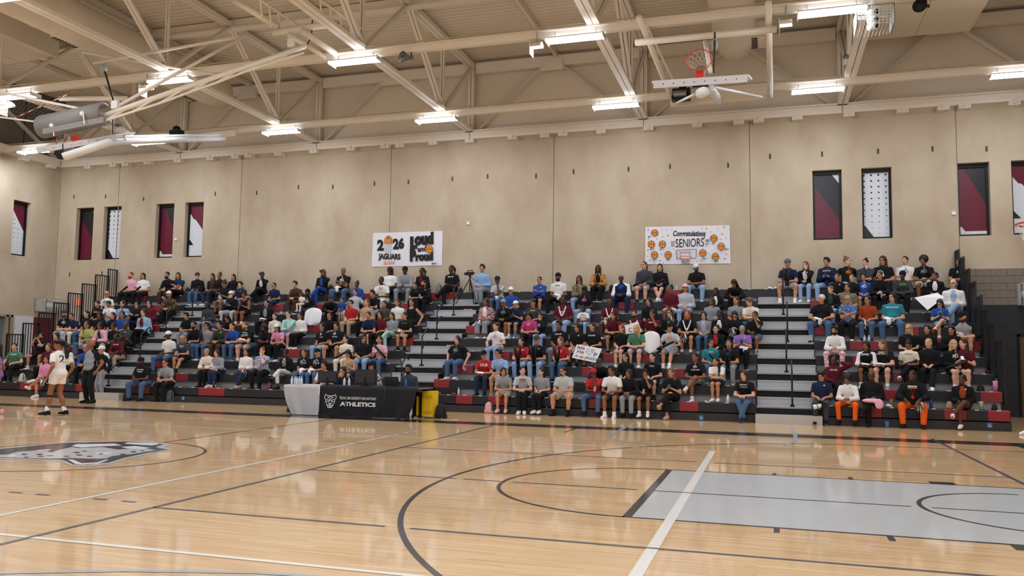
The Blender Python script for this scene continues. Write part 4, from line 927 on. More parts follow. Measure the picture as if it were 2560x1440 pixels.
def dress(o, J, top, bot, hair, pose, legs, bld, ex, shoe=None, feet=True):
    tp = top.split('.'); tk, tc = tp[0], tp[1]; loose = {'h': .025, 'j': .025, 'w': .022, 'c': .02, 'k': .016, 't': .006, 'b': .022}.get(tk, .016)
    sm, SJ = shirt(TOPK[tk], pose, bld, loose); rg = [z for z in ex if z.startswith('rag:')]
    if rg:
        kk = (sm.name, 'rag')
        if kk not in CACHE:
            m2 = sm.copy(); m2.materials.append(SKIN[1]); ce = np.array([tuple(q.center) for q in sm.polygons]); zN = SJ['N'][2]-.09
            m2.polygons.foreach_set('material_index', ((np.abs(ce[:, 0]) > .92*(.158*(.5+.5*SJ['tk'])+loose)) | ((ce[:, 2] > zN) & (np.abs(ce[:, 0]) > .06+1.1*(SJ['N'][2]-ce[:, 2])*.9))).astype(np.int32)); CACHE[kk] = m2
        so = link('shirt', CACHE[kk], o); put_mat(so, [cloth(tc), cloth(rg[0].split(':')[1])])
    else: so = link('shirt', sm, o); put_mat(so, [cloth(tc)])
    if len(tp) > 2:     # inner layer showing at an open front
        chest_print(sm, SJ, so, [('g', (.075, -.17, .125), 'w', 1, 0)]); so.children[-1].name = 'inner_shirt'; so.children[-1].data.materials[0] = cloth(tp[2])
    bk, bc = bot.split('.'); pm, PJ = pants(BOTK[bk], legs, bld, .014 if bk != 'w' else .02); po = link('trousers' if bk != 's' else 'shorts', pm, o); put_mat(po, [cloth(bc)])
    R = J['R']; Mh = Matrix.Translation(Vector(J['Hc'])) @ Matrix(R.tolist()).to_4x4()
    st, hc = hair.split('.'); cap = None
    for z in ex:
        f = z.split(':')
        if f[0] in ('cap', 'capb', 'beanie'):
            cap = f; hm = hair_mesh(f[0]); c = link('cap', hm, o); c.matrix_local = Mh; put_mat(c, [cloth(f[1])])
            if f[0] == 'cap': b = link('brim', brim_mesh(), c); put_mat(b, [cloth(f[2] if len(f) > 2 else f[1])])
        elif f[0] == 'glasses': c = link('glasses', glasses_mesh(), o); c.matrix_local = Mh
        elif f[0] in ('beard', 'goatee'): c = link('beard', hair_mesh(f[0]), o); c.matrix_local = Mh; put_mat(c, [HAIRM[f[1] if len(f) > 1 else hc]])
        elif f[0] == 'hp':
            b = MB().tube([(.09*math.cos(a), .02, .03+.115*math.sin(a)) for a in np.linspace(-.1, math.pi+.1, 12)], .009, 6)
            for s in (-1, 1): b.ell((s*.092,.01,-.005), (.022,.035,.042), 8, 6)
            c = b.obj('headphones', cloth(f[1]), o, True); c.matrix_local = Mh
        elif f[0] == 'lei':
            b = MB(); N = Vector(J['N'])
            for k in range(26):
                t = k/25*2-1; p = N+Vector((.085*t*1.2 if abs(t) > .4 else .1*t, -.10-.05*(1-abs(t)), -.05-.26*(1-abs(t)**1.5))); b.ell(p, (.022,.02,.022), 6, 4)
            b.obj('flower_lei', cloth('wht'), o)
        elif f[0] == 'lanyard':
            N = Vector(J['N']); MB().tube([N+Vector((-.06,-.06,-.02)), N+Vector((0,-.16,-.3)), N+Vector((.06,-.06,-.02))], .006, 4).box(N.x-.03, N.x+.03, N.y-.17, N.y-.165, N.z-.38, N.z-.3).obj('lanyard', cloth(f[1] if len(f) > 1 else 'blk'), o)
        elif f[0] == 'text':
            zz = .04 if not any(z_.startswith('gfx') for z_ in ex) else -.05; rows_ = f[1].split('/')
            for r_ in rows_: chest_print(sm, SJ, so, [('t', r_, f[2] if len(f) > 2 else 'w', .03*min(9, max(3, len(r_)))+.02, zz)]); zz -= .06
        elif f[0] == 'bars':     # printed lines too small to read
            r_ = random.Random(len(PEOPLE)); nb = int(f[2]) if len(f) > 2 else 2; zz = float(f[3]) if len(f) > 3 else .04; vs_, fs_ = [], []
            for k_ in range(nb):
                x_ = -.1+.02*r_.random()
                while x_ < .09:
                    w_ = r_.uniform(.008, .02); h_ = .016-.004*k_; o_ = len(vs_); vs_ += [(x_,0,-.042*k_-h_), (x_+w_,0,-.042*k_-h_), (x_+w_*.9,0,-.042*k_+h_), (x_,0,-.042*k_+h_)]; fs_.append((o_,o_+1,o_+2,o_+3)); x_ += w_+.005
            chest_print(sm, SJ, so, [('f', (vs_, fs_), f[1], 1, zz)])
        elif f[0] == 'stripes':
            for n_, m_ in enumerate(('3fc4c0','e2506e','ee8a3c')):
                vs_ = [(-.11+.022*i_, 0, -.025*n_+.03*(i_/10)-.01+j_*.024) for j_ in (0, 1) for i_ in range(11)]; fs_ = [(i_, i_+1, i_+12, i_+11) for i_ in range(10)]
                chest_print(sm, SJ, so, [('f', (vs_, fs_), 'w', 1, -.01)]); so.children[-1].data.materials[0] = mat('stripe_'+m_, m_, .7)
        elif f[0] == 'greek':
            for pts_ in ([(-.115,.03),(-.09,.04),(-.07,.025),(-.065,0),(-.07,-.025),(-.09,-.04),(-.115,-.03)], [(-.045,-.04),(0,.045),(.045,-.04),(-.045,-.04)], [(.09+.03*math.cos(t_), .032*math.sin(t_)) for t_ in np.linspace(0, 6.29, 13)], [(.09,.045),(.09,-.045)]):
                v_, f_ = [], []
                for i_ in range(len(pts_)-1):
                    a_, b_ = Vector(pts_[i_]), Vector(pts_[i_+1]); n_ = Vector((-(b_-a_).y, (b_-a_).x)).normalized()*.009; o_ = len(v_); v_ += [(q_.x, 0, q_.y) for q_ in (a_-n_, b_-n_, b_+n_, a_+n_)]; f_.append((o_,o_+1,o_+2,o_+3))
                chest_print(sm, SJ, so, [('f', (v_, f_), 'w', 1, .0)])
        elif f[0] == 'gfx':
            tx = any(z_.startswith('text') for z_ in ex); chest_print(sm, SJ, so, [('b', BLOB, f[1], (.05 if tx else .075) if len(f) < 3 else float(f[2]), .05 if tx else .0)])
        elif f[0] == 'logo': chest_print(sm, SJ, so, [('b', [(0,0,.5)], f[1], .04, .05, .07)])
    if not (st == 'bald' and (cap or hc == 'blk' or hc == 'wht')):
        hm = hair_mesh(st); ho = link('hair', hm, o); ho.matrix_local = Mh @ (Matrix.Scale(.985, 4) if cap else Matrix.Identity(4)); put_mat(ho, [HAIRM[hc]])
        if cap and st not in ('bald',): ho.matrix_local = Mh @ Matrix.Translation((0,.004,-.012)) @ Matrix.Scale(.96, 4)
    if feet:
        sh = (shoe or random.choice(['wht.wht','wht.wht','blk.wht','blk.blk','gry.wht','wht.gry'])).split('.')
        s_ock = (.13 if 'sock' in ex else .1) if bk in 's' and ('sock' in ex or random.random() < .7) else 0; sk_col = 'blk' if sh[0] == 'blk' and 'sock' not in ex else 'wht'
        for s in (1, -1):
            c = link('shoe', shoe_mesh(), o); A = J['A'][s]; L = J['K'][s]-A; pitch_ = 0 if A[2] < -.3 else -.35
            if bk in 'sc' and s_ock:
                u_ = unit(L); MB().tube([A-u_*.02, A+u_*s_ock], [.045,.047], 10).obj('sock', cloth(sk_col), o, True)
            c.location = A+v3(0,0,-.0); c.rotation_euler = (pitch_, 0, .12*s); put_mat(c, [cloth(sh[0]), cloth(sh[1])])
# ================================================================== THE CROWD
p = person
# --- far-end block
p('A',122,775,'s.grn','l.blk','low.brn',1,'knees','std',10,ex=('bars:w:1',))
p('A',350,690,'s.blk','s.blk','long.blk',2,'shoot','wide',15,ex=('beard:blk','gfx:w','phone:b'))
p('A',480,685,'s.mar','l.blk','bob.brn',1,'lap','std',35)
p('A',412,780,'l.mar','l.blk','bob.lbr',1,'lap','std',20)
p('A',396,888,'w.pnk','s.blk','long.blk',2,'lap','x',15,row=1,shoe='wht.wht',ex=('pom:r',))
p('A',562,775,'l.wht','l.blk','low.blk',2,'lap','std',30,ex=('glasses',))
p('A',551,478,'s.blk','l.lgr','short.brn',1,'clasp','std',25,ex=('cap:chr','beard:brn','gfx:w'))
p('A',609,520,'p.nav','l.crm','short.blk',2,'clasp','std',30)
p('A',739,495,'s.blk','j.den','low.blk',1,'lap','std',40)
p('A',740,585,'b.yel','w.den','long.brn',2,'clasp','wide',20,ex=('glasses','pom:r'),bld='r')
p('A',832,410,'s.blk','l.blk','short.blk',2,'lap','std',35,ex=('bars:r:1','bars:y:1:.0',))
p('A',915,325,'s.wht','l.blk','bald.gry',2,'lap','std',20,ex=('glasses','lanyard','bars:k:2'))
p('A',932,412,'s.wht','j.den','low.blk',2,'phone','std',25,25,bld='h',ex=('glasses','phone','logo:k'))
p('A',852,508,'s.blk','l.blk','curly.blk',3,'lap','std',35,ex=('glasses',))
p('A',965,512,'s.blk','l.blk','long.drd',1,'lap','std',35)
p('A',855,597,'j.lpk.dgn','l.blk','bob.blk',3,'clasp','std',35,ex=('glasses',))
p('A',970,607,'s.blk','l.blk','wrap.blk',3,'lap','std',40,ex=('glasses','pom:r'))
p('A',1045,502,'s.blu','l.blk','straight.blk',2,'lap','std',15,ex=('glasses',))
p('A',1050,408,'b.lbl','l.blk','long.brn',1,'lap','std',30,ex=('glasses',))
p('A',730,785,'l.blu','l.blk','short.gry',2,'clasp','std',15,ex=('glasses',))
p('A',872,778,'l.wht','l.gry','short.gry',2,'lap','std',50)
p('A',995,695,'w.mar','l.kha','short.blk',4,'clasp','std',35,ex=('glasses','text:JAGUARS','beard:blk'))
p('A',1075,590,'p.chr','l.blk','bald.blk',4,'cross','std',45,bld='h',ex=('logo:w',))
p('B',405,170,'s.lpk','l.blk','short.red',1,'lap','std',40,ex=('beard:red','clap:l'))
p('B',520,190,'s.wht','l.blk','bob.blk',2,'lap','std',25,bld='h',ex=('clap:l',))
p('B',748,175,'l.blk','l.brn','short.blk',2,'clasp','std',30,ex=('beard:blk',))
p('B',852,185,'s.nav','l.blk','straight.blk',2,'cross','x',20,bld='h',ex=('towel',))
p('B',765,362,'j.camo','l.blk','short.blk',2,'clasp','std',15,ex=('cap:crm','goatee:blk'))
p('B',460,465,'l.blk','l.blk','bob.blk',1,'cross','std',20,ex=('glasses',))
p('B',575,450,'l.mar','l.mar','bob.blk',1,'lap','std',15,bld='h',ex=('glasses',))
p('B',525,530,'j.ldn.mar','l.blk','bob.brn',1,'lap','x',35)
p('B',340,420,'s.wht','l.grn','afro.blk',3,'photo1','std',20,sc=.8,ex=('logo:g',),note='child with a raised hand')
# --- left block
p('B',1035,190,'j.blk','j.den','tail.brn',1,'lap','std',-15,ex=('glasses','beanie:brn','phone'))
p('B',1175,195,'l.brn','j.ddn','long.brn',2,'lap','std',35,ex=('tube:r',))
p('B',1245,190,'j.blk','l.blk','bun.drd',3,'lap','std',25)
p('C',390,205,'l.blk','l.tan','straight.blk',2,'side','std',30)
p('C',305,265,'s.blk','s.ldn','bun.blk',3,'phone','std',60,10,ex=('pom:r','plate'),row=8)
p('C',457,275,'s.nav','j.den','wavy.brn',1,'lap','std',35,ex=('logo:s',))
p('C',370,365,'l.blk','l.lgr','short.blk',2,'phone','wide',30,ex=('cap:crm','beard:wht','plate'))
p('C',492,375,'t.blk','s.blk','short.blk',3,'phone','std',40,10,bld='h',shoe='org.wht',ex=('phone',))
p('C',665,180,'k.blk.wht','l.blk','short.blk',4,'photo1','x',20,ex=('glasses','phone:u'))
p('C',775,290,'p.nav','j.ddn','low.blk',2,'lap','std',35,ex=('glasses',))
p('C',975,270,'l.brn','l.brn','wavy.brn',1,'clasp','std',30)
p('C',1095,350,'s.blk','j.ddn','short.blk',4,'lap','std',15,ex=('beanie:blk','beard:blk','gfx:w'))
p('C',1240,155,'j.blk.blu','l.blu','long.lbr',3,'photo1','x',25,ex=('glasses','phone:u'))
p('C',705,450,'c.blk.gry','l.blk','low.blk',2,'lap','std',25,ex=('paper',))
p('C',145,470,'h.chr','l.gry','locs.blk',4,'lap','std',35,ex=('glasses','can:r'))
p('C',240,612,'s.blu','l.blk','wavy.blk',2,'elbow','std',30,20,ex=('bars:w:1',))
p('C',330,598,'s.blk','l.blk','curly.blk',2,'elbow','std',35,25)
p('B',930,570,'s.blk','l.gry','wavy.blk',2,'clasp','std',35)
p('B',1000,650,'p.blk','j.den','short.blk',2,'clasp','std',35,ex=('beard:blk','glasses','clap:u'))
p('C',140,665,'s.gry','j.den','wavy.blk',2,'lap','std',30,ex=('glasses','bars:o:1','clap:u'))
p('C',258,640,'l.dgn','l.brn','wavy.blk',2,'clasp','std',35,ex=('logo:w','rag:brn'))
p('C',378,665,'p.blu','j.den','short.blk',1,'clasp','std',30)
p('C',500,655,'s.blk','s.den','short.lbr',1,'elbow','std',40,bld='h',shoe='gry.wht',ex=('beard:lbr','bars:w:1:.07','stripes','paper'))
p('C',680,685,'s.blk','l.blk','afro.blk',4,'elbow','std',30,ex=('beard:blk',))
p('C',780,595,'s.crm','l.blk','low.drd',1,'lap','std',20)
p('C',802,682,'s.pnk','l.blk','curly.blk',2,'clasp','std',40,shoe='wht.pnk',ex=('cap:wht',))
p('C',910,550,'l.mnt','s.ldn','low.blk',1,'chin','std',20)
p('C',1020,570,'l.wht','l.blk','long.blk',2,'lap','tog',40,shoe='wht.wht')
p('B',760,745,'s.wht','j.den','short.blk',4,'lap','wide',45,ex=('cap:wht',),row=3)
p('B',890,785,'s.chr','s.blk','bald.blk',2,'clasp','fwd',35,shoe='blk.wht',ex=('glasses','bars:w:1:.04','gfx:s:.05','can:l'),row=3)
p('B',500,995,'s.blk','j.den','short.blk',4,'clasp','wide',35,bld='h',shoe='blk.blk',ex=('cap:blk','beard:blk','text:JAGUARS','bars:w:1:-.02'),row=1)
p('B',730,1010,'s.gry','l.blk','short.blk',2,'clasp','std',30,shoe='blk.wht',ex=('glasses',),row=1)
p('B',1120,915,'j.crm','l.blk','short.gry',2,'clasp','tog',25)
p('B',1215,945,'l.gry','l.ddn','bob.brn',1,'clasp','tog',40,bld='h',shoe='crm.crm',ex=('towel',))
p('C',508,920,'c.wht','j.ddn','long.blk',2,'lap','ank',20,shoe='tan.tan',ex=('pom:r',))
p('C',665,900,'b.floral','l.blk','low.red',1,'mouth','std',25,bld='h',shoe='blk.blk')
p('C',885,925,'c.blk.bfl','c.wht','wrap.blk',4,'lap','x',35,shoe='blk.blk',ex=('glasses','pom:l'))
p('C',1060,920,'s.blk','j.den','long.brn',2,'lap','std',20,ex=('gfx:s:.11','towel'))
p('C',1185,920,'s.blk','j.den','short.blk',2,'lap','std',30,ex=('cap:blk','gfx:s:.11','towel'))
p('D',222,610,'s.blk','j.ldn','long.blk',2,'lap','std',40,ex=('glasses','text:TAMUSA','gfx:w','tube:r'))
p('D',405,125,'s.blk','j.den','bald.blk',3,'cross','wide',30,bld='h',ex=('gfx:w','towel'))
p('D',522,250,'h.blu','l.blk','bun.blk',4,'lap','std',35)
p('D',730,205,'s.wht','l.wht','short.blk',4,'clasp','std',15,ex=('glasses','text:IU:r'))
p('D',805,125,'s.wht','l.blk','hood.blk',4,'lap','std',35,bld='h',ex=('glasses',))
p('D',935,112,'j.gry','l.gry','short.blk',4,'clasp','wide',35,ex=('cap:blk','can:r'))
p('D',1080,130,'j.blk.mar','l.blk','tail.blk',4,'lap','std',45,ex=('glasses',))
p('D',1018,265,'s.blk','l.blk','short.blk',2,'clasp','std',35,sc=.85,ex=('logo:g',))
p('D',1095,240,'l.blk','l.blk','short.blk',2,'clasp','std',45,ex=('beard:blk','logo:w','can:r'))
p('D',505,310,'s.lgr','l.lgr','short.blk',2,'side','std',30)
p('D',470,410,'s.red','l.kha','wavy.brn',1,'lap','std',30,ex=('glasses','logo:k'))
p('D',655,325,'s.blk','j.ldn','wavy.blk',2,'elbow','std',35)
p('D',605,400,'l.tan','l.blk','straight.lbr',1,'lap','std',30)
p('D',755,415,'j.olv','l.blk','long.brn',2,'lap','std',35)
p('D',868,400,'s.wht','j.den','long.brn',2,'lap','std',30)
p('D',990,395,'t.blk','s.blk','long.blk',2,'side','std',35)
p('D',618,510,'s.nav','s.nav','low.blk',2,'clasp','std',35)
p('D',718,505,'s.mar','l.blk','curly.blk',2,'lap','std',40)
p('D',820,520,'l.gry','l.mnt','long.blk',2,'lap','x',35,shoe='wht.wht')
p('D',930,515,'s.blk','s.blk','low.blk',2,'clasp','std',40,ex=('text:AC  DC:g','towel'))
p('D',285,520,'s.blk','l.blk','short.brn',2,'lap','std',25,ex=('glasses','lanyard'))
p('D',345,600,'s.blk','s.blk','wavy.blk',2,'lap','wide',35,bld='h',ex=('text:TAMUSA','gfx:w','goatee:gry'))
p('D',425,715,'s.crm','l.crm','long.blk',1,'lap','std',40,ex=('clap:l',))
p('D',445,845,'t.tan','s.ddn','curly.blk',2,'phone','std',25,25,ex=('phone',))
p('D',575,710,'s.blk','j.ldn','bob.blk',2,'lap','std',-40,bld='h',ex=('glasses',))
p('D',715,720,'s.lpk','j.den','long.brn',2,'phone','std',25,ex=('clap:r','phone'))
# --- centre aisle and right block
p('E',235,105,'s.blk','l.blk','tail.blk',4,'lap','x',45,ex=('bars:w:1',))
p('E',500,90,'l.lbl','l.gry','wavy.brn',2,'lap','tog',15,shoe='blk.blk')
p('E',628,205,'s.lgr','j.den','short.blk',4,'chin','std',30,ex=('cap:nav','towel'))
p('E',745,300,'p.blu','l.blk','short.brn',2,'lap','std',20,ex=('cap:wht',))
p('E',530,395,'c.plaid.wht','w.gry','curly.brn',3,'lap','std',35,ex=('pom:l',))
p('E',680,405,'l.blk','s.blk','short.blk',3,'clasp','std',10,ex=('cap:gry','gfx:s'))
p('E',785,425,'p.nav','s.nav','short.brn',2,'phone','std',40,shoe='wht.wht',ex=('cap:wht','phone'))
p('E',990,210,'w.blu','s.blk','low.blk',2,'cross','std',25,ex=('glasses','logo:w'))
p('E',935,405,'s.chr','l.blk','short.blk',2,'lap','std',10,30,ex=('bars:y:1',))
p('E',900,515,'s.mag','l.blk','bob.blk',2,'clasp','std',30,25,bld='h',ex=('bars:p:1:.05','gfx:y:.06',))
p('E',995,525,'h.blk','j.ldn','low.blk',2,'mouth','std',20,15,ex=('gfx:w',))
p('E',615,605,'s.wht','j.ldn','tail.brn',1,'knees','std',35,ex=('gfx:p',),row=4)
p('E',285,725,'s.blk','j.den','long.brn',1,'side','std',35,bld='h',shoe='wht.wht',ex=('hp:blk','gfx:s','pom:s'),row=3)
p('E',510,850,'s.red','j.ddn','short.blk',2,'clasp','std',25,shoe='blk.blk',ex=('cap:blk','glasses','greek','paper'),row=2)
p('E',640,835,'s.lbl','s.crm','wavy.blk',2,'clasp','std',35,ex=('glasses','logo:w'),row=2)
p('E',830,735,'s.red','j.ldn','long.blk',1,'clasp','std',25,ex=('clap:v','bars:w:1'))
p('E',965,720,'s.blk','j.ldn','bald.gry',2,'clasp','std',20,ex=('cap:chr','goatee:gry','logo:w','clap:v'))
p('E',680,1000,'s.gry','s.lgr','bob.blk',2,'clasp','std',0,shoe='lpk.lpk',row=1)
p('E',845,985,'s.lgr','l.blk','low.blk',1,'clasp','tog',-15,shoe='wht.wht',ex=('bars:m:3:.05',),row=1)
p('E',1005,1000,'s.gry','l.blk','straight.blk',1,'lap','tog',35,shoe='wht.wht',row=1)
p('F',258,170,'s.wht','l.blk','short.blk',3,'lap','wide',25,bld='r',ex=('cap:blk','beard:blk','text:NIKE:k','towel'))
p('F',438,200,'h.tie','j.ldn','locs.brn',3,'chin','std',25)
p('F',600,110,'c.opat.blk','l.blk','locs.drd',4,'clasp','std',20,ex=('glasses','phone'))
p('F',798,188,'l.nav','l.nav','short.gry',4,'clasp','wide',15,bld='h',shoe='lbl.wht',ex=('glasses','bars:b:1:.05','gfx:b:.06','rag:wht'))
p('F',995,75,'h.chr','s.gry','tail.lbr',1,'lap','std',30,ex=('glasses','clap:l'))
p('F',1130,100,'w.blk','s.blk','straight.blk',1,'lap','ank',10,ex=('clap:l',))
p('F',300,375,'s.mar','j.ldn','short.blk',4,'lap','std',20,bld='h',ex=('glasses','lei','bars:w:1:-.05'))
p('F',485,300,'s.blk','j.ldn','curly.blk',4,'lap','wide',20,ex=('cap:blk','glasses','gfx:p'))
p('F',470,442,'s.wht','j.ldn','bun.blk',4,'clasp','std',10,15,sc=.72,ex=('bars:r:1',),note='small child',row=6)
p('F',700,402,'s.mar','s.kha','bald.blk',4,'clasp','wide',10,20,bld='h',ex=('lei','towel'))
p('F',910,500,'s.mar','l.blk','short.blk',2,'lap','std',20,ex=('beard:blk','lei'))
p('F',730,515,'s.mar','s.blk','straight.blk',2,'clasp','std',25)
p('F',1035,395,'l.blk','l.blk','curly.blk',2,'lap','std',40)
p('F',1065,495,'s.mar','l.blk','long.blk',3,'mouth','std',25,ex=('bars:w:1',))
p('F',265,590,'s.blk','l.gry','wavy.blk',3,'lap','std',30,ex=('text:JAGUAR',))
p('F',420,615,'s.blk','s.wht','curly.blk',2,'lap','std',35,ex=('glasses','logo:w'))
p('F',550,610,'s.blk','s.blk','low.blk',2,'lap','std',35,ex=('text:JAGUARS',))
p('F',800,625,'s.blk','s.blk','straight.red',1,'lap','tog',30,shoe='wht.wht',ex=('glasses','pom:c'))
p('F',925,630,'s.grn','s.den','long.bln',1,'clasp','std',25,bld='h',shoe='wht.wht')
p('F',275,730,'s.red','j.den','straight.lbr',1,'lap','std',30,ex=('clap:v','gfx:w'))
p('F',610,920,'h.blk','l.blk','short.blk',3,'bent','std',20,35,ex=('cap:chr',),row=2)
p('F',835,870,'l.blk','l.blk','straight.blk',1,'lap','std',35,ex=('glasses',))
p('F',1065,870,'s.blk','s.blk','low.blk',1,'lap','std',25,ex=('text:TXAC',))
p('F',300,990,'s.lgr','s.lgr','short.blk',2,'clasp','wide',30,bld='h',shoe='blk.blk',ex=('glasses','goatee:blk'),row=1)
p('F',560,1010,'s.red','j.den','short.blk',4,'chin','wide',30,shoe='blk.red',ex=('cap:red','glasses','can:l'),row=1)
p('F',715,980,'s.wht','s.chr','wavy.blk',3,'clasp','std',25,shoe='wht.nav',ex=('can:r',),row=1)
p('F',865,1015,'l.blk','l.gry','locs.blk',3,'clasp','std',35,shoe='blk.blk',row=1)
p('F',1005,1030,'s.blk','s.blk','wavy.blk',3,'mouth','std',10,shoe='wht.grn',ex=('can:l',),row=1)
p('G',460,98,'s.blk','j.ldn','short.blk',3,'clasp','wide',20,20,bld='h',ex=('cap:crm:blu','beard:blk','logo:r'))
p('G',250,275,'w.mar','s.wht','bun.blk',3,'lap','std',25,ex=('glasses',))
p('G',370,262,'j.lgr','j.ldn','straight.brn',2,'lap','std',15,ex=('cap:lpk',))
p('G',620,280,'j.blk.wht','l.blk','long.blk',4,'lap','std',25,sc=.88)
p('G',770,312,'l.blk','l.blk','curly.blk',3,'bent','std',20,40,row=8)
p('G',585,375,'h.gry','l.gry','locs.brn',3,'lap','std',40,ex=('glasses',))
p('G',785,365,'s.gry','l.blk','long.brn',2,'lap','std',30)
p('G',895,375,'s.crm','j.den','wavy.lbr',1,'elbow','std',50,15)
p('G',240,465,'l.blk','l.blk','long.blk',2,'mouth','std',20,ex=('glasses','pom:r'))
p('G',385,475,'s.blk','s.blk','long.red',2,'clasp','std',15,shoe='mar.wht',ex=('lei','pom:c'))
p('G',520,495,'c.gry.lil','j.den','curly.blk',1,'lap','std',10,ex=('glasses','can:r'))
p('G',650,480,'c.blk.wht','l.blk','tail.blk',4,'phone','std',30,10,ex=('glasses','phone'))
p('G',775,490,'l.blk','l.blk','straight.blk',2,'phone','std',15,30,ex=('glasses','pom:l'))
p('G',940,490,'s.blk','s.den','low.blk',3,'mouth','std',40,shoe='gry.gry')
p('G',620,605,'j.blk.red','l.blk','short.blk',1,'lap','std',15)
p('G',245,588,'s.lgr','s.ldn','short.blk',2,'knees','fwd',30,shoe='wht.wht',ex=('cap:blk','gfx:o','clap:l'))
p('G',835,615,'s.pur','l.blk','low.gry',2,'phone','std',10,35,bld='h',shoe='blk.brn',ex=('phone','logo:w','towel'))
p('G',580,720,'s.tea','j.den','long.blk',2,'lap','std',-25,ex=('glasses','clap:r','text:RUC:w'))
p('G',725,720,'s.blk','l.gry','short.blk',2,'clasp','std',15,ex=('clap:v','gfx:b'))
p('G',450,830,'s.blk','s.gry','low.blk',3,'clasp','x',20,shoe='wht.wht',ex=('text:JAGUARS','gfx:w'),row=2)
p('G',620,870,'s.wht','s.nav','straight.blk',2,'elbow','tog',30,shoe='wht.wht',row=2)
p('G',255,955,'s.blk','w.blk','straight.lbr',2,'phone','x',30,shoe='tan.tan',ex=('phone',),row=1)
p('G',850,980,'s.blk','j.den','curly.brn',1,'clasp','ank',35,shoe='nav.gry',ex=('text:JAGUARS','bars:s:1:-.02',),row=1)
# --- near-end block
p('H',267,172,'s.nav','s.lgr','short.brn',2,'clasp','wide',20,shoe='wht.wht',ex=('cap:den','clap:v'))
p('H',400,190,'j.blk.wht','j.ldn','straight.lbr',1,'mouth','std',25,ex=('bars:w:1',))
p('H',560,160,'h.nav','j.ldn','wavy.blk',2,'phone','wide',35,ex=('text:BOSTON','phone'))
p('H',715,155,'s.blk','l.lgr','bun.lbr',1,'side','std',-55,ex=('gfx:o',))
p('H',850,172,'l.chr','l.blk','bun.blk',1,'chin','std',30,bld='h')
p('H',980,150,'s.blk','l.blk','curly.brn',2,'lap','std',30,bld='h',ex=('glasses',))
p('H',590,355,'j.blk.dgn','j.ldn','short.lbr',1,'lap','std',40,sc=.9)
p('H',638,278,'s.blk','l.blk','short.brn',2,'lap','std',20,sc=.92,ex=('logo:w',))
p('H',748,288,'l.blk','l.blk','short.lbr',1,'lap','std',30,sc=.88)
p('H',715,360,'s.tie','l.blk','long.blk',2,'lap','std',20,bld='h')
p('H',838,290,'s.blu','s.blu','wavy.brn',2,'lap','std',15,ex=('gfx:w',))
p('H',960,267,'h.blk','l.blk','short.blk',2,'clasp','std',30,ex=('glasses','hp:wht','towel'))
p('H',520,440,'s.blk','j.den','short.wht',2,'knees','wide',40,bld='h',ex=('towel',),shoe='blk.wht')
p('H',715,450,'b.paisley','l.blk','long.gry',2,'cross','std',25,bld='h',ex=('glasses',))
p('H',865,450,'s.rus','j.den','straight.blk',2,'lap','std',30,ex=('glasses','pom:c'))
p('H',620,685,'w.wht','l.pflo','wavy.blk',2,'clasp','wide',30,shoe='blk.blk',ex=('beard:blk',))
p('H',855,800,'q.blk','s.blk','curly.blk',3,'clasp','std',30,shoe='wht.wht',ex=('bars:w:1:.06','text:SOFTBALL','paper','rag:wht'))
p('H',975,785,'s.blk','s.blk','long.lbr',1,'clasp','std',35,bld='h',shoe='gry.wht',ex=('bars:w:1:.09','text:SOFTBALL','paper'))
p('H',615,915,'w.mar','l.blk','short.blk',4,'ear','std',30,ex=('glasses','text:SOCCER'),row=2)
p('H',520,1020,'p.nav','l.chr','wavy.blk',2,'lap','std',20,20,shoe='blk.gry',row=1,ex=('logo:w',))
p('H',715,1060,'w.wht','l.org','afro.blk',3,'clasp','wide',35,15,shoe='blk.blk',row=1,ex=('logo:s',))
p('H',895,1020,'l.blk','l.blk','bald.blk',4,'lap','x',20,bld='h',shoe='blk.blk',row=1,ex=('glasses',))
p('I',238,145,'s.wht','s.gry','low.brn',1,'lap','std',30,ex=('gfx:b',))
p('I',370,145,'s.blk','s.wht','afro.blk',3,'clasp','std',30,ex=('gfx:s','towel'))
p('I',220,257,'w.chr','l.blk','short.blk',4,'clasp','std',30,ex=('beanie:blk','bars:g:2'))
p('I',453,265,'j.blk.wht','l.blk','low.blk',3,'lap','std',35)
p('I',625,160,'s.blk','j.den','long.blk',2,'photo1','std',15,bld='h',ex=('glasses','phone:u','gfx:w'))
p('I',583,310,'l.wht.ldn','j.ldn','bald.wht',1,'lap','x',15,bld='h',ex=('glasses',))
p('I',145,410,'s.tea','j.den','curly.blk',1,'lap','wide',30,bld='h',ex=('glasses','text:FINAL FOUR','towel'))
p('I',488,470,'s.blu','s.gry','curly.brn',1,'phone','x',10,35,sc=.85,shoe='red.red',ex=('phone','glasses','gfx:s'))
p('I',650,545,'q.lgr','s.kha','short.blk',1,'bent','std',30,15,bld='h',shoe='wht.red',ex=('cap:blk','beard:brn','towel','rag:blk'),row=5)
p('I',262,642,'s.blk','l.blk','straight.bln',1,'lap','std',20,ex=('glasses','can:r'))
p('I',395,650,'j.blk','l.blk','straight.blk',2,'lap','std',10)
p('I',570,650,'l.blk','l.blk','long.blk',2,'phone','std',15,10,ex=('phone',))
p('I',262,760,'s.crm','l.blk','bun.blk',3,'lap','x',25,20,shoe='wht.wht',ex=('text:OREGON:k','clap:l'))
p('I',405,745,'h.blk','l.blk','tail.bln',1,'lap','fwd',30,shoe='wht.wht')
p('I',590,755,'w.blk','s.blk','straight.bln',1,'lap','std',-35,shoe='wht.wht',ex=('gfx:w','clap:l'))
p('I',655,745,'s.mar','s.blk','long.brn',1,'phone','std',40,shoe='wht.wht',ex=('phone',))
p('I',290,975,'j.blk','l.org','short.blk',4,'knees','wide',20,bld='h',shoe='blk.org',row=1,ex=('lanyard:red','bars:w:1:.05','bars:o:1:.01','pom:r'))
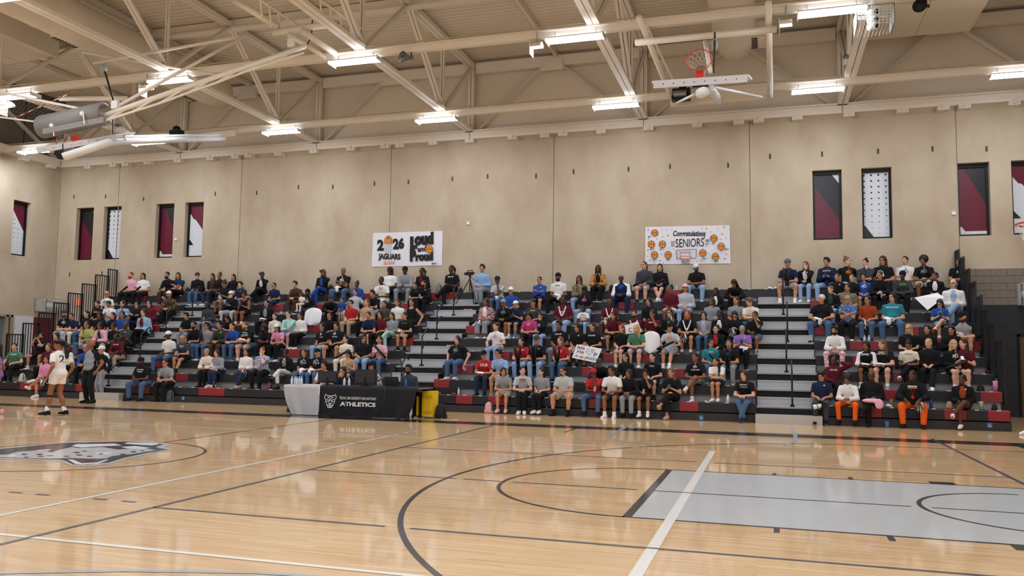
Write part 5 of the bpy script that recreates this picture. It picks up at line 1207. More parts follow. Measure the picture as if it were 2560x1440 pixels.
p('I',650,1010,'j.blk.rus','s.brn','low.blk',4,'lap','x',30,shoe='wht.wht',row=1,ex=('logo:w',))
# toddler on a lap
u_, v_ = px('C',1045,365)
lapq = [o for o in PEOPLE if o[1] == 'black t-shirt' and o[3].startswith('a black knit')][0][0]
me_, J_ = body('lap', 'std', 's', 20, 0); ty = lapq.location.y-0.27
tq = bpy.data.objects.new('person', me_); COL.objects.link(tq); sc_ = 0.5; tq.scale = (sc_,)*3; hq = PY(u_, v_, ty); tq.location = (hq.x, ty, hq.z-J_['Hc'][2]*sc_)
put_mat(tq, [SKIN[3], M_EYEW, M_EYED, M_LIP]); dress(tq, J_, 's.wht', 'l.crm', 'curly.blk', 'lap', 'std', 's', (), 'wht.wht')
tag(tq, 'toddler in white shirt and cream trousers held on a lap, seventh row', 'person', 'spectators')
# labels: look first, then the place on the bleachers
NUM = ['zero','one','two','three','four','five','six','seven','eight','nine']
wc = lambda t: len(t.replace(',', '').split())
cand = []
for k, (o, top, bot, hn, i, sec, note) in enumerate(PEOPLE):
    wh = 'row %s, %s' % (NUM[i], sec); who = note or 'person'
    c = ['%s in %s and %s, %s, %s' % (who, top, bot, hn, wh), '%s in %s, %s, %s' % (who, top, hn, wh), '%s in %s and %s, %s' % (who, top, bot, wh)]
    cand.append([t for t in c if wc(t) <= 16]); o['category'] = 'person'; o['group'] = 'spectators'
seen = {}
for k, c in enumerate(cand): seen.setdefault(c[0], []).append(k); PEOPLE[k][0]['label'] = c[0]
for lab, ks in seen.items():
    if len(ks) > 1:
        ks.sort(key=lambda k: PEOPLE[k][0].location.x)
        for n, k in enumerate(ks):
            o, top, bot, hn, i, sec, note = PEOPLE[k]; o['label'] = '%s of %s such: person in %s, %s, row %s, %s' % (['leftmost','second','third','fourth','fifth'][n], NUM[len(ks)], top, hn, NUM[i], sec)
# ================================================================== FIGURES NOT ON THE BLEACHERS
def figure(loc, turn, s, top, bot, hair, skin, pose, legs, bld, ex, shoe, label, hyaw=0, pitch=0, feet=True):
    me, J = body(pose, legs, bld, hyaw, pitch); o = bpy.data.objects.new('person', me); COL.objects.link(o)
    o.location = loc; o.rotation_euler = (0, 0, -math.radians(turn)); o.scale = (s, s, s); put_mat(o, [SKIN[skin], M_EYEW, M_EYED, M_LIP])
    dress(o, J, top, bot, hair, pose, legs, bld, ex, shoe, feet); tag(o, label, 'person'); return o, J
GZ = 0.823
q = PZ(141, 1040); pl, J = figure((q.x, q.y, GZ*1.06), 90, 1.06, 's.wht', 's.wht', 'tail.blk', 3, 'down', 'step', 'r', ('sock',), 'blk.wht', 'basketball player in white uniform numbered 21 on the back, standing on court', -35)
sm_, SJ_ = shirt('s', 'down', 'r', .016); chest_print(sm_, SJ_, [c for c in pl.children if c.name.startswith('shirt')][0], [('t', '21', 'k', .2, -.02)], back=True)
chest_print(sm_, SJ_, [c for c in pl.children if c.name.startswith('shirt')][0], [('t', '21', 'k', .14, -.02)])
Mh = Matrix.Translation(Vector(J['Hc'])) @ Matrix(J['R'].tolist()).to_4x4()
hb = MB(); 
hb.tube([(.086*math.cos(a), .017+.104*math.sin(a), .055) for a in np.linspace(0, 2*math.pi, 25)], .02, 6, 0, False); hbo = hb.obj('headband', cloth('blk'), pl, True); hbo.matrix_local = Mh
tl = MB().ell((0,.15,-.03), (.06,.06,.06), 10, 7).ell((0,.17,-.13), (.075,.06,.1), 10, 7).ell((.01,.17,-.24), (.055,.045,.08), 10, 7).obj('ponytail', HAIRM['blk'], pl, True); tl.matrix_local = Mh
A, K = J['A'], J['K']
ks = MB(); c0 = K[1]+(A[1]-K[1])*.12; ks.tube([c0, c0+unit(A[1]-K[1])*.035], .066, 14).obj('knee_strap', cloth('blk'), pl, True)
q = PZ(223, 1008); rf, J = figure((q.x, q.y, GZ*1.08), 8, 1.08, 's.gry', 'l.blk', 'bald.blk', 3, 'down', 'stand', 'h', ('rag:blk',), 'blk.blk', 'referee in grey and black shirt with black trousers standing on sideline', 52)
so_ = [c for c in rf.children if c.name.startswith('shirt')][0]
MB().box(-.002,.002,-.035,.035,-.022,.022).box(-.003,.003,-.035,.0,0,.022,1).obj('flag_patch', [mat('flag_red', 'c9b0b0', .7), mat('flag_blue', '2c3f7a', .7)], so_, loc=tuple(J['S'][-1]+v3(-.085,-.0,-.08)))
q = PZ(250, 998); st, J = figure((q.x, q.y, GZ*.99), 12, .99, 'l.blk', 'l.gry', 'short.gry', 2, 'down', 'stand', 'r', ('cap:wht',), 'blk.wht', 'standing person in white cap, black top and grey trousers behind the referee', 18)
q = PZ(-16, 1037); lp, J = figure((q.x, q.y, GZ), 48, 1.0, 's.pur', 's.pur', 'curly.blk', 3, 'down', 'step', 'r', (), 'lpk.wht', 'player in purple with pink shoes cut off by the left edge', 0)
# seated workers at the scorer table
def worker(u, v, Y, top, bot, hair, skin, pose, ex, label, hy=18, turn=0, bld='r', pitch=0):
    me, J = body(pose, 'std', bld, hy, pitch); s = .98; h = PY(u, v, Y)
    return figure((h.x+J['Hc'][1]*s*math.sin(-math.radians(turn)), Y-J['Hc'][1]*s, h.z-J['Hc'][2]*s), turn, s, top, bot, hair, skin, pose, 'std', bld, ex, 'blk.blk', label, hy, pitch)
worker(*px('D',240,940), 9.75, 's.wht', 'l.blk', 'wavy.blk', 2, 'desk', ('hp:blk',), 'person in white shirt with headset seated behind the left monitor', 0)
worker(*px('D',398,988), 9.85, 'l.blk', 'l.blk', 'straight.blk', 2, 'mouth', (), 'person in black with long black hair seated between the two monitors', 0)
worker(*px('D',648,945), 9.75, 'l.bfl', 'l.blk', 'short.blk', 2, 'desk', ('cap:blk','hp:blk'), 'person in plaid shirt, cap and headset behind the right monitor', 18)
worker(*px('D',965,970), 9.75, 'l.chr', 'l.blk', 'wavy.blk', 3, 'lap', ('beard:blk',), 'person in charcoal quarter-zip seated at the right end of scorer table', 0)
# small standing boy in blue among the seats and the woman bending over the white sheet
me_, J_ = body('down', 'stand', 's', 18, 0); sb = .60; q = PY(*px('D',395,375), ROW(7)[0]-.12)
figure((q.x, q.y, q.z-J_['Hc'][2]*sb), 10, sb, 'p.blu', 's.kha', 'short.blk', 2, 'down', 'stand', 's', (), 'wht.wht', 'small boy standing in blue polo and khaki shorts, left block', 18)
person('D',285,435,'l.blk','l.blk','tail.blk',3,'bent','std',-40,30,row=7,turn=-30); o_ = PEOPLE[-1][0]; tag(o_, 'person in black bending forward over the white poster sheet, left block', 'person', 'spectators')
# ================================================================== SCORER TABLE
TF, TB, TZ = 8.38, 9.12, 0.745
M_CLB, M_CLG = mat('tablecloth_black', '16171b', 0.8, bump=0.15, bscale=9), mat('tablecloth_grey', 'b4b5b8', 0.8, bump=0.15, bscale=9)
tb = empty('folding_table', (-14.2, 8.75, 0), 'long folding scorer table under black and grey cloths', 'table')
MB().box(-2.0, 1.80, -.37, .37, TZ-.035, TZ-.004).obj('tabletop', mat('table_grey', '5f5f62', .5), tb)
for x in (-1.8, 0.0, 1.45):
    for y in (-.28, .28): MB().tube([(x, y, 0), (x, y, TZ-.03)], .016, 7).obj('leg', M_BLACK, tb)
MB().tube([(1.45,-.28,.25),(1.0,.0,TZ-.05)], .01, 5).tube([(1.45,.28,.25),(1.0,.0,TZ-.05)], .01, 5).obj('brace', M_BLACK, tb)
def drape(x0, x1, amp, seed, flare, nx=70, nz=10, xl=0.0, xr=0.0):
    """cloth: the top sheet plus the front fall; returns builder and the surface function"""
    def S(x, f):   # f 0 at the table edge, 1 at the hem
        wv = amp*f*(math.sin(x*9+seed)+.6*math.sin(x*17+2*seed)); return Vector((x+(xl*(1-(x-x0)/(x1-x0))+xr*(x-x0)/(x1-x0))*f*f, TF-.012-flare*f-wv, TZ*(1-f)+.012*f+.004))
    b = MB(); vs = []; 
    for i in range(nx+1):
        x = x0+(x1-x0)*i/nx; vs += [(x, TB+.02, TZ-.1), (x, TB+.01, TZ+.004)]+[tuple(S(x, j/nz)) for j in range(nz+1)]
    m = nz+3; b.add(vs, [(i*m+j, (i+1)*m+j, (i+1)*m+j+1, i*m+j+1) for i in range(nx) for j in range(m-1)]); return b, S
b, SG = drape(-16.18, -15.14, .018, 1.0, .05, 24, xl=.28); o = b.obj('tablecloth', M_CLG, None, True); tag(o, 'light grey cloth hanging over the left end of scorer table', 'tablecloth')
b, SB = drape(-15.16, -12.52, .016, 2.3, .04, 80, xr=-.22); clo = b.obj('tablecloth', M_CLB, None, True); tag(clo, 'black cloth with university athletics lettering over the scorer table', 'tablecloth')
MB().box(-15.175, -15.145, TF-.03, TF-.02, .1, TZ).obj('white_edge_tape', M_WHITE, clo)
def cloth_print(vs, fs, ink, name='lettering'):
    out = []
    for x, y, z in vs:
        f = (TZ-z)/TZ; s_ = SB(x, f); out.append((x, s_.y-.024, z))
    MB().add(out, fs).obj(name, ink, clo)
def cloth_text(txt, u0, v0, u1, v1, bold=.03):
    a, c = PY(u0, v0, TF-.05), PY(u1, v1, TF-.05); vs, fs = text_mesh(txt, 1, bold); w0 = max(v[0] for v in vs)*2; h0 = max(v[2] for v in vs)*2
    cx, cz, kx, kz = (a.x+c.x)/2, (a.z+c.z)/2, (c.x-a.x)/w0, (a.z-c.z)/h0; cloth_print([(cx+v[0]*kx, 0, cz+v[2]*kz) for v in vs], fs, M_INKW)
M_INKW = mat('white_print', 'dcdcd8', .7)
cloth_text('TEXAS A&M UNIVERSITY-SAN ANTONIO', 849, 991, 940, 1001, .01); cloth_text('ATHLETICS', 850, 1004, 939, 1018, .05)
# jaguar head emblem on the cloth: outline strokes
def stroke2(pts, w):
    vs = []; fs = []
    for i in range(len(pts)-1):
        a, b2 = Vector(pts[i]), Vector(pts[i+1]); d = b2-a
        if d.length < 1e-6: continue
        n = Vector((-d.y, d.x)).normalized()*w/2; d = d.normalized()*w*.3; o = len(vs); vs += [a-n-d, b2-n+d, b2+n+d, a+n-d]; fs.append((o, o+1, o+2, o+3))
    return vs, fs
JAG = [[(-.8,.9),(-.95,.5),(-.75,.15),(-.7,-.2),(-.5,-.55),(-.35,-.9),(0,-1),(.35,-.9),(.5,-.55),(.7,-.2),(.75,.15),(.95,.5),(.8,.9),(.5,.75),(.2,.7),(-.2,.7),(-.5,.75),(-.8,.9)], [(-.6,.25),(-.3,.1),(-.15,-.1)], [(.6,.25),(.3,.1),(.15,-.1)], [(-.25,-.35),(.25,-.35),(0,-.6),(-.25,-.35)], [(-.4,-.6),(0,-.72),(.4,-.6)], [(-.3,.55),(-.1,.3),(-.12,.0)], [(.3,.55),(.1,.3),(.12,.0)], [(-.6,-.05),(-.3,-.15)], [(.6,-.05),(.3,-.15)], [(-.45,.5),(-.35,.45)], [(.45,.5),(.35,.45)], [(-.1,.6),(.1,.6)], [(-.2,-.85),(.2,-.85)]]
a, c = PY(811, 984, TF-.05), PY(841, 1020, TF-.05)
for pl_ in JAG:
    vs, fs = stroke2(pl_, .1); cloth_print([((a.x+c.x)/2+v.x*(c.x-a.x)/2, 0, (a.z+c.z)/2+v.y*(a.z-c.z)/2) for v in vs], fs, M_INKW, 'emblem')
# screens on the table
def monitor(u0, u1, v0, v1, label, Y=8.72):
    a, c = PY(u0, v0, Y), PY(u1, v1, Y); w, h = c.x-a.x, a.z-c.z; t = empty('monitor', ((a.x+c.x)/2, Y, TZ+.008), label, 'monitor'); z0 = c.z-TZ-.008
    MB().box(-w/2, w/2, -.0, .03, z0, z0+h).box(-w/2+.03, w/2-.03, -.025, 0, z0+.04, z0+h-.04).obj('case', mat('monitor_grey', '2b2c2f', .5), t); MB().box(-w/2+.01, w/2-.01, .03, .032, z0+.015, z0+h-.01).obj('screen', mat('screen_dark', '0d0f14', .2), t)
    MB().box(-.03, .03, -.03, .0, .0, z0+h*.5).box(-.12, .12, -.1, .08, 0, .012).obj('stand', M_BLACK, t)
monitor(795, 844, 927, 958, 'dark grey monitor seen from behind at left of scorer table'); monitor(888, 941, 923, 963, 'black monitor seen from behind in the middle of scorer table')
a = PY(980, 956, 8.75); t = empty('laptop', (a.x, 8.75, TZ+.006), 'open black laptop near the right end of scorer table', 'laptop')
MB().obox((0,-.02,.125), (.19,0,0), (0,.004,0), (0,-.03,.12)).obj('lid', mat('laptop_dark', '26272a', .4), t); MB().box(-.19, .19, 0, .25, 0, .018).obj('keyboard_base', mat('laptop_dark', '26272a', .4), t)
for k, pts in enumerate([[(-14.35,TF-.06,.5),(-14.4,TF-.09,.2),(-14.1,TF-.12,.02),(-13.8,TF-.2,.012)], [(-13.35,TF-.05,.7),(-13.3,TF-.09,.45),(-13.5,TF-.1,.15),(-13.7,TF-.15,.012)], [(-12.1,8.95,.012),(-11.95,8.6,.012),(-11.7,8.5,.012),(-11.55,8.75,.012),(-11.75,8.9,.012)]]):
    o = MB().tube(pts, .008, 6).obj('cable', mat('cable_black', '1a1a1c', .5) if k < 2 else mat('cable_tan', 'c9b48a', .5), None, True); tag(o, ['thin black cable hanging from the middle of tablecloth', 'thin black cable hanging near the right of tablecloth', 'tan looped cable lying beside the yellow case'][k], 'cable')
# ================================================================== BOTTLES, CUPS AND SMALL THINGS
def bottle(loc, h, r, m, capm, label, kind='bottle', s=1):
    t = empty(kind, loc, label, kind)
    if kind == 'bottle':
        MB().lathe([(r*.9,0),(r,.01),(r,h*.62),(r*.85,h*.7),(r*.38,h*.86),(r*.38,h*.93)], 12).obj('body', m, t, True); MB().lathe([(r*.44,h*.93),(r*.44,h)], 10).obj('cap', capm, t)
    elif kind == 'tumbler':
        MB().lathe([(r*.72,0),(r*.78,h*.4),(r,h*.45),(r,h*.92)], 14).obj('body', m, t, True); MB().lathe([(r*1.03,h*.92),(r*1.03,h),(r*.3,h*1.01)], 14).obj('lid', capm, t); MB().tube([(r*.3,0,h),(r*.35,0,h*1.22)], .005, 6).obj('straw', M_WHITE, t)
    else:
        MB().lathe([(r*.78,0),(r,h*.96),(r*1.05,h),(r*.95,h)], 14).obj('body', m, t, True); MB().lathe([(r*.9,h*.8),(r*.88,h*.82)], 12).obj('rim', capm, t)
    return t
CLEAR, WCAP = mat('clear_plastic', 'c9d6de', .1, 0, .6), mat('cap_white', 'e6e6e6', .4)
def on_deck(reg, x, y, rw, dy=-.31):
    """a thing standing on the foot deck in front of seat row rw (deck rw-1), or on the floor for row 1"""
    u, v = px(reg, x, y); Y = ROW(rw)[0]+dy; q = PY(u, v, Y); return (q.x, Y, ROW(rw-1)[1] if rw > 1 else 0.0)
def on_seat(reg, x, y, rw, dy=.12):
    u, v = px(reg, x, y); Y = ROW(rw)[0]+dy; q = PY(u, v, Y); return (q.x, Y, ROW(rw)[1]+SEAT_UP)
for loc, h, r, m, cm, lb, kd in [
 (on_deck('C',60,1195,2), .22,.032, mat('cola','3a1712',.2), mat('cap_red','a8202a',.4), 'cola bottle on the deck beside the grey-haired person in cream', 'bottle'),
 (on_deck('C',207,1205,2), .22,.032, mat('cola','3a1712',.2), mat('cap_cream','d8d0c0',.4), 'dark bottle at the feet of person in teal trousers', 'bottle'),
 (on_deck('B',838,1078,3), .17,.03, mat('green_plastic','3f8f6a',.2), WCAP, 'small green bottle on the deck beside bare crossed legs', 'bottle'),
 (on_deck('E',297,1165,2), .25,.032, CLEAR, WCAP, 'clear water bottle standing beside the orange-wheeled skateboard', 'bottle'),
 (on_deck('G',720,1165,2), .26,.04, M_WHITE, mat('cap_grey','9aa0a0',.4), 'white flask standing near the right end of row two', 'bottle'),
 (on_deck('E',780,668,6), .27,.036, mat('flask_blue','5469ad',.4), mat('flask_lid','4a5a90',.4), 'tall blue flask beside bare legs and white shoes', 'bottle'),
 (on_deck('I',888,1035,3), .3,.055, mat('tumbler_pink','d47fae',.4), mat('tumbler_lid','e9c7d8',.3), 'pink handled tumbler with straw at the near end of bleachers', 'tumbler'),
 (on_seat('I',425,1170,1,.2), .25,.035, mat('flask_royal','33438f',.4), mat('flask_lid','4a5a90',.4), 'royal blue flask on the front seat beside orange trousers', 'bottle'),
 (on_seat('I',785,1175,1,.15), .19,.05, mat('cup_pattern','c9c3a8',.6,vary=.3,scale=40), WCAP, 'cream patterned paper cup on the front seat near the end', 'cup'),
 (on_seat('I',140,1165,1,.2), .18,.05, mat('paper_bag','9a8468',.8), mat('paper_bag2','8a7458',.8), 'brown paper cup on front seat beside the orange trousers', 'cup'),
 (on_deck('I',822,928,4), .16,.031, mat('can_red','b3264a',.3,.4), M_GALV, 'red drink can on the deck near the end rail', 'cup'),
 (on_deck('I',108,1325,1), .15,.045, mat('cup_blue','3f86c4',.2), WCAP, 'cup of blue drink on the floor by the front row', 'cup'),
 (on_deck('C',845,522,8), .17,.045, M_WHITE, WCAP, 'white foam cup at the feet of person in brown trousers', 'cup'),
 (on_deck('F',160,1340,1,-.05), .22,.032, CLEAR, mat('cap_blue','3060a8',.4), 'water bottle on the floor behind black socks', 'bottle'),
 (on_seat('D',650,262,9,.2), .2,.05, mat('tumbler_orange','d85a2a',.4), mat('tumbler_lid2','dcdcdc',.3), 'orange tumbler on the top row beside person in white tee', 'tumbler'),
 (on_deck('H',843,715,6), .22,.032, CLEAR, WCAP, 'clear water bottle, left of two before rust t-shirt', 'bottle'),
 (on_deck('H',878,715,6), .22,.032, CLEAR, WCAP, 'clear water bottle, right of two before rust t-shirt', 'bottle'),
 (on_seat('B',580,322,9,.2), .2,.035, mat('snack_yellow','d9b53a',.4), WCAP, 'yellow snack bottle on top row beside person in white', 'bottle'),
 (on_seat('B',927,325,9,.2), .17,.05, mat('snack_mix','a04a3a',.5,vary=.5,scale=40), WCAP, 'colourful snack cup on the top row by the handrail', 'cup'),
 (on_seat('F',880,240,9,.2), .24,.035, mat('can_teal','1f5f66',.3), mat('cap_teal','3fb0a8',.3), 'dark teal tall bottle on the top row', 'bottle'),
 (on_seat('G',300,235,9,.2), .2,.03, CLEAR, mat('cap_orange','d8702a',.4), 'clear bottle with orange cap on the top row', 'bottle'),
 ]: bottle(loc, h, r, m, cm, lb, kd)
for k, (x, y) in enumerate([(945,1200),(975,1205),(993,1205),(1015,1205),(1037,1205)]):
    u, v = px('C', x, y); q = PY(u, v, 8.6+.04*(k % 2)); bottle((q.x, 8.6+.04*(k % 2), TZ+.006), .2, .03, CLEAR, WCAP, 'clear water bottle on grey tablecloth, %s from the left' % ORD[k+1], 'bottle')
for x, lb, cm in [(415,'orange-capped sports bottle on the table between monitors',mat('cap_orange','d8702a',.4)), (456,'clear water bottle on the table left of middle monitor',WCAP), (942,'blue-labelled bottle at the right end of scorer table',mat('cap_blue','3060a8',.4))]:
    u, v = px('D', x, 1085); q = PY(u, v, 8.6); bottle((q.x, 8.6, TZ+.006), .21, .032, CLEAR if x != 942 else mat('label_blue','2f5fae',.3), cm, lb, 'bottle')
# skateboard with orange wheels standing on the first deck
q = PY(*px('E',195,1183), ROW(2)[0]-.1); t = empty('skateboard', (q.x, ROW(2)[0]-.06, ROW(1)[1]), 'dark skateboard with orange wheels lying on the deck above front row', 'skateboard')
MB().box(-.36, .36, -.01, .012, .02, .22).obj('board', mat('board_dark', '23211f', .7), t)
for x in (-.24, -.2, .2, .24):
    MB().tube([(x, -.03, .06), (x, -.075, .06)], .03, 12).obj('wheel', mat('wheel_orange', 'd0452a', .4), t)
# rolling hard case beside the table
a, c = PY(1038, 985, 8.95), PY(1087, 1046, 8.95); w, h = c.x-a.x, .66
t = empty('equipment_case', ((a.x+c.x)/2, 8.95, 0), 'yellow rolling hard case with black wheel side beside the table', 'case'); M_YEL = mat('case_yellow', 'e8c21c', .4)
MB().box(-w*.02, w*.5, -.16, .2, .05, h).obj('shell', M_YEL, t)
for x in (.06, .22, .38): MB().box(w*x, w*(x+.09), -.175, -.16, .05, h).obj('rib', M_YEL, t)
for zz in (.12, .5): MB().box(w*.05, w*.48, -.185, -.17, zz, zz+.06).obj('latch', mat('case_yellow_d', 'caa514', .4), t)
MB().box(-w*.5, -w*.02, -.15, .19, .03, h-.02).obj('wheel_side', mat('case_black', '1a1a1c', .5), t)
MB().box(-w*.3, -w*.19, -.155, -.15, .06, h*.8).obj('yellow_strip', M_YEL, t); MB().tube([(-w*.45,-.16,h-.04),(-w*.45,-.18,h),(-w*.1,-.18,h),(-w*.1,-.16,h-.04)], .012, 6).obj('handle', M_YEL, t)
for x in (-w*.46, -w*.08): MB().tube([(x-.02,-.16,.04),(x+.02,-.16,.04)], .04, 10).obj('wheel', mat('case_black', '1a1a1c', .5), t)
# bags
def backpack(loc, hexc, h, label, rot=0, accent=None, kind='backpack'):
    m = mat('bag_'+hexc+('v' if accent == 'v' else ''), hexc, .75, bump=.2, bscale=20, vary=.3 if accent == 'v' else 0, scale=14); t = empty(kind, loc, label, 'bag'); t.rotation_euler = (0, 0, rot); F = Field()
    F.ell((0,0,h*.45), (h*.34,h*.22,h*.46), None, .04).ell((0,-h*.14,h*.3), (h*.26,h*.12,h*.24), None, .03).cone((-h*.2,0,h*.12), (h*.2,0,h*.12), h*.2, h*.2, .04); F.half((0,0,.0), (0,0,-1)); V, Q = F.mesh(h*.06)
    link('body', np_mesh('bag', V, Q, [m]), t); mb = mat('bag_strap_'+(accent or 'k') if accent and accent != 'v' else 'bag_strap', accent if accent and accent != 'v' else '151517', .7)
    MB().tube([(-h*.08,0,h*.88),(-h*.06,0,h*1.0),(h*.06,0,h*1.0),(h*.08,0,h*.88)], h*.025, 6).obj('handle', mb, t, True)
    MB().tube([(h*.2,-h*.1,h*.8),(h*.36,-h*.2,h*.5),(h*.26,-h*.15,h*.1)], h*.035, 6).obj('strap', mb, t, True); return t
q = PZ(1102, 1046); backpack((q.x, q.y, 0), '1b1c1e', .42, 'black backpack on the floor beside the yellow case')
q = PZ(725, 1030); backpack((q.x, q.y, 0), '17181a', .24, 'black bag on the floor left of the scorer table')
q = on_deck('B',775,1385,1,-.12); backpack((q[0], q[1], 0), '434c58', .40, 'slate blue backpack leaning against the front row base')
q = on_deck('E',560,1360,1,-.06); backpack((q[0], q[1]-.04, 0), 'd7a3a3', .34, 'pink floral backpack on the floor behind pink slides', 0, 'v')
q = on_seat('A',190,1050,1,.12); backpack(q, 'bdb9a8', .33, 'cream and black backpack on the front seat at far end', 0, '2b2c2a')
q = on_seat('A',265,1050,1,.14); backpack(q, '1a1b1d', .34, 'black backpack on the front seat beside the cream one')
q = on_seat('A',615,1110,1,.1); backpack(q, '161719', .3, 'black duffel bag on the front seat behind the player')
q = on_seat('E',128,290,9,.2); backpack(q, '6d7074', .34, 'grey backpack on the top row beside the centre aisle')
q = on_seat('E',315,290,9,.2); backpack(q, '1d1e20', .2, 'small black camera bag on the top row by tripod')
q = on_seat('F',715,275,9,.15); backpack(q, '1c1c1e', .22, 'small black bag on top row left of navy t-shirt')
q = on_seat('D',300,250,9,.25); backpack(q, '1b1b1e', .36, 'black bag on the top row between blue leggings and bald head')
q = on_seat('B',945,300,9,.25); backpack(q, '191a1c', .34, 'black bag on top row left of person in knit hat')
q = on_deck('C',735,1230,2,-.1); backpack(q, '7a4560', .26, 'small colourful bag on the deck beside white capris', 0, 'v')
q = on_seat('I',558,1190,1,.15); backpack(q, 'a5835f', .2, 'tan handbag on the front seat beside white boots')
q = on_deck('I',780,1060,3,-.1); backpack(q, '18181a', .22, 'black bag on deck left of the pink tumbler')
q = on_seat('I',880,1195,1,.15); backpack(q, '151517', .16, 'black bag on the front seat at the near end')
# maroon box, cone and power strips
q = PZ(78, 985); o = MB().box(-.16, .16, -.16, .16, 0, .42).box(-.17, .17, -.17, .17, .4, .44).obj('storage_box', mat('box_maroon', '5d1c22', .5), None, False, (q.x, q.y, 0)); tag(o, 'maroon box on the floor in front of the far-end block', 'box')
q = PY(*px('A',275,1075), 10.9); t = empty('megaphone', (q.x, 10.88, q.z), 'white cone-shaped cup held out before pink sweatshirt', 'cone'); MB().tube([(-.14,0,-.02),(.12,0,.05)], [.05,.032], 12).obj('cone', M_WHITE, t, True); MB().tube([(-.155,0,-.024),(-.14,0,-.02)], .056, 12).obj('rim', mat('cap_grey','9aa0a0',.4), t)
for (x, y, rw, lb) in [(395,453,8,'yellow power strip on aisle tread under the tripod'), (240,770,5,'yellow power strip on the aisle tread beside headphones wearer')]:
    u, v = px('E', x, y); Y = ROW(rw)[0]+.02 if rw == 8 else ROW(rw)[0]-.1; q = PY(u, v, Y); z0 = ROW(rw-1)[1]+.2025 if rw == 8 else ROW(rw-1)[1]+.2025
    o = MB().box(-.14, .14, -.03, .03, 0, .04).box(-.11, .11, -.031, -.03, .01, .03, 1).obj('power_strip', [M_YEL, mat('strip_slot','5a4a10',.6)], None, False, (q.x, ROW(rw)[0]-.16, z0)); tag(o, lb, 'power strip')
# video camera on its tripod, and a thin light stand
q = PY(*px('E',395,140), 15.95); z0 = ROW(8)[1]; t = empty('camera_tripod', (q.x, 15.95, z0), 'black camera tripod standing on the top deck of centre aisle', 'tripod'); hz = q.z-z0-.1
for dx, dy in ((-.46,-.12), (.3,-.14), (.05,.3)):
    MB().tube([(0,0,hz-.1),(dx*.55,dy*.55,(hz-.1)*.45),(dx,dy,.0)], [.018,.016,.011], 7).obj('leg', M_BLACK, t, True)
MB().tube([(0,0,hz*.45),(0,0,hz-.05)], .018, 8).obj('centre_column', M_BLACK, t); MB().ell((0,0,hz-.04), (.045,.045,.05), 10, 6).tube([(0,0,hz-.05),(.25,.1,hz-.22)], .008, 6).obj('pan_head', M_BLACK, t, True)
t2 = empty('video_camera', (q.x, 15.95, z0+hz), 'black video camera mounted on the tripod', 'camera'); MB().box(-.13, .1, -.05, .05, .0, .11).obj('body', M_BLACK, t2); MB().tube([(-.13,0,.055),(-.2,0,.055)], .042, 12).obj('lens', M_BLACK, t2); MB().tube([(-.1,0,.11),(-.09,0,.16),(.08,0,.16),(.1,0,.11)], .014, 7).obj('handle', M_BLACK, t2); MB().box(.1, .16, -.02, .02, .05, .1).obj('viewfinder', M_BLACK, t2)
q = PY(*px('E',230,170), 15.9); t = empty('monopod', (q.x, 15.9, z0), 'thin black stand in front of person in black on top row', 'stand')
MB().tube([(0,0,q.z-z0),(.03,0,.75)], .01, 6).obj('pole', M_BLACK, t)
for dx, dy in ((-.2,-.1),(.24,-.1),(.05,.25)): MB().tube([(.02,0,.75),(dx,dy,0)], .008, 6).obj('leg', M_BLACK, t)
# photographer's camera with white lens on a knee
u, v = px('H',500,1240); q = PY(u, v, 10.93); t = empty('photo_camera', tuple(q), 'camera with long white lens on the photographer\'s knee, front row', 'camera')
MB().box(.06, .17, -.05, .05, -.05, .07).obj('body', M_BLACK, t); MB().tube([(.07,0,.0),(-.13,-.02,-.05)], [.045,.058], 14).obj('lens', M_WHITE, t, True); MB().tube([(-.02,-.01,-.02),(-.035,-.01,-.025)], .056, 14).obj('focus_ring', M_BLACK, t); MB().tube([(-.13,-.02,-.05),(-.15,-.022,-.055)], .06, 14).obj('hood', M_BLACK, t)
# pink blanket on the black poncho's knees, poncho itself
u, v = px('H',900,1215); q = PY(u, v, 10.98); F = Field(); F.ell((0,0,0), (.22,.14,.05), None, .04).ell((.14,-.1,-.07), (.1,.04,.12), None, .04); V, Q = F.mesh(.02, .006, 30); o = link('blanket', np_mesh('blanket', V, Q, [cloth('lpk')]), None, (q.x, q.y, q.z+.03)); tag(o, 'pale pink blanket draped on knees of person in black poncho', 'blanket')
# the lone sneaker at the right edge
o = link('sneaker', shoe_mesh(), None, (PZ(2560,1087).x+.05, PZ(2560,1087).y, .078), (0, 0, -.9)); put_mat(o, [cloth('wht'), cloth('wht')]); tag(o, 'white sneaker at the right edge of the floor', 'shoe')
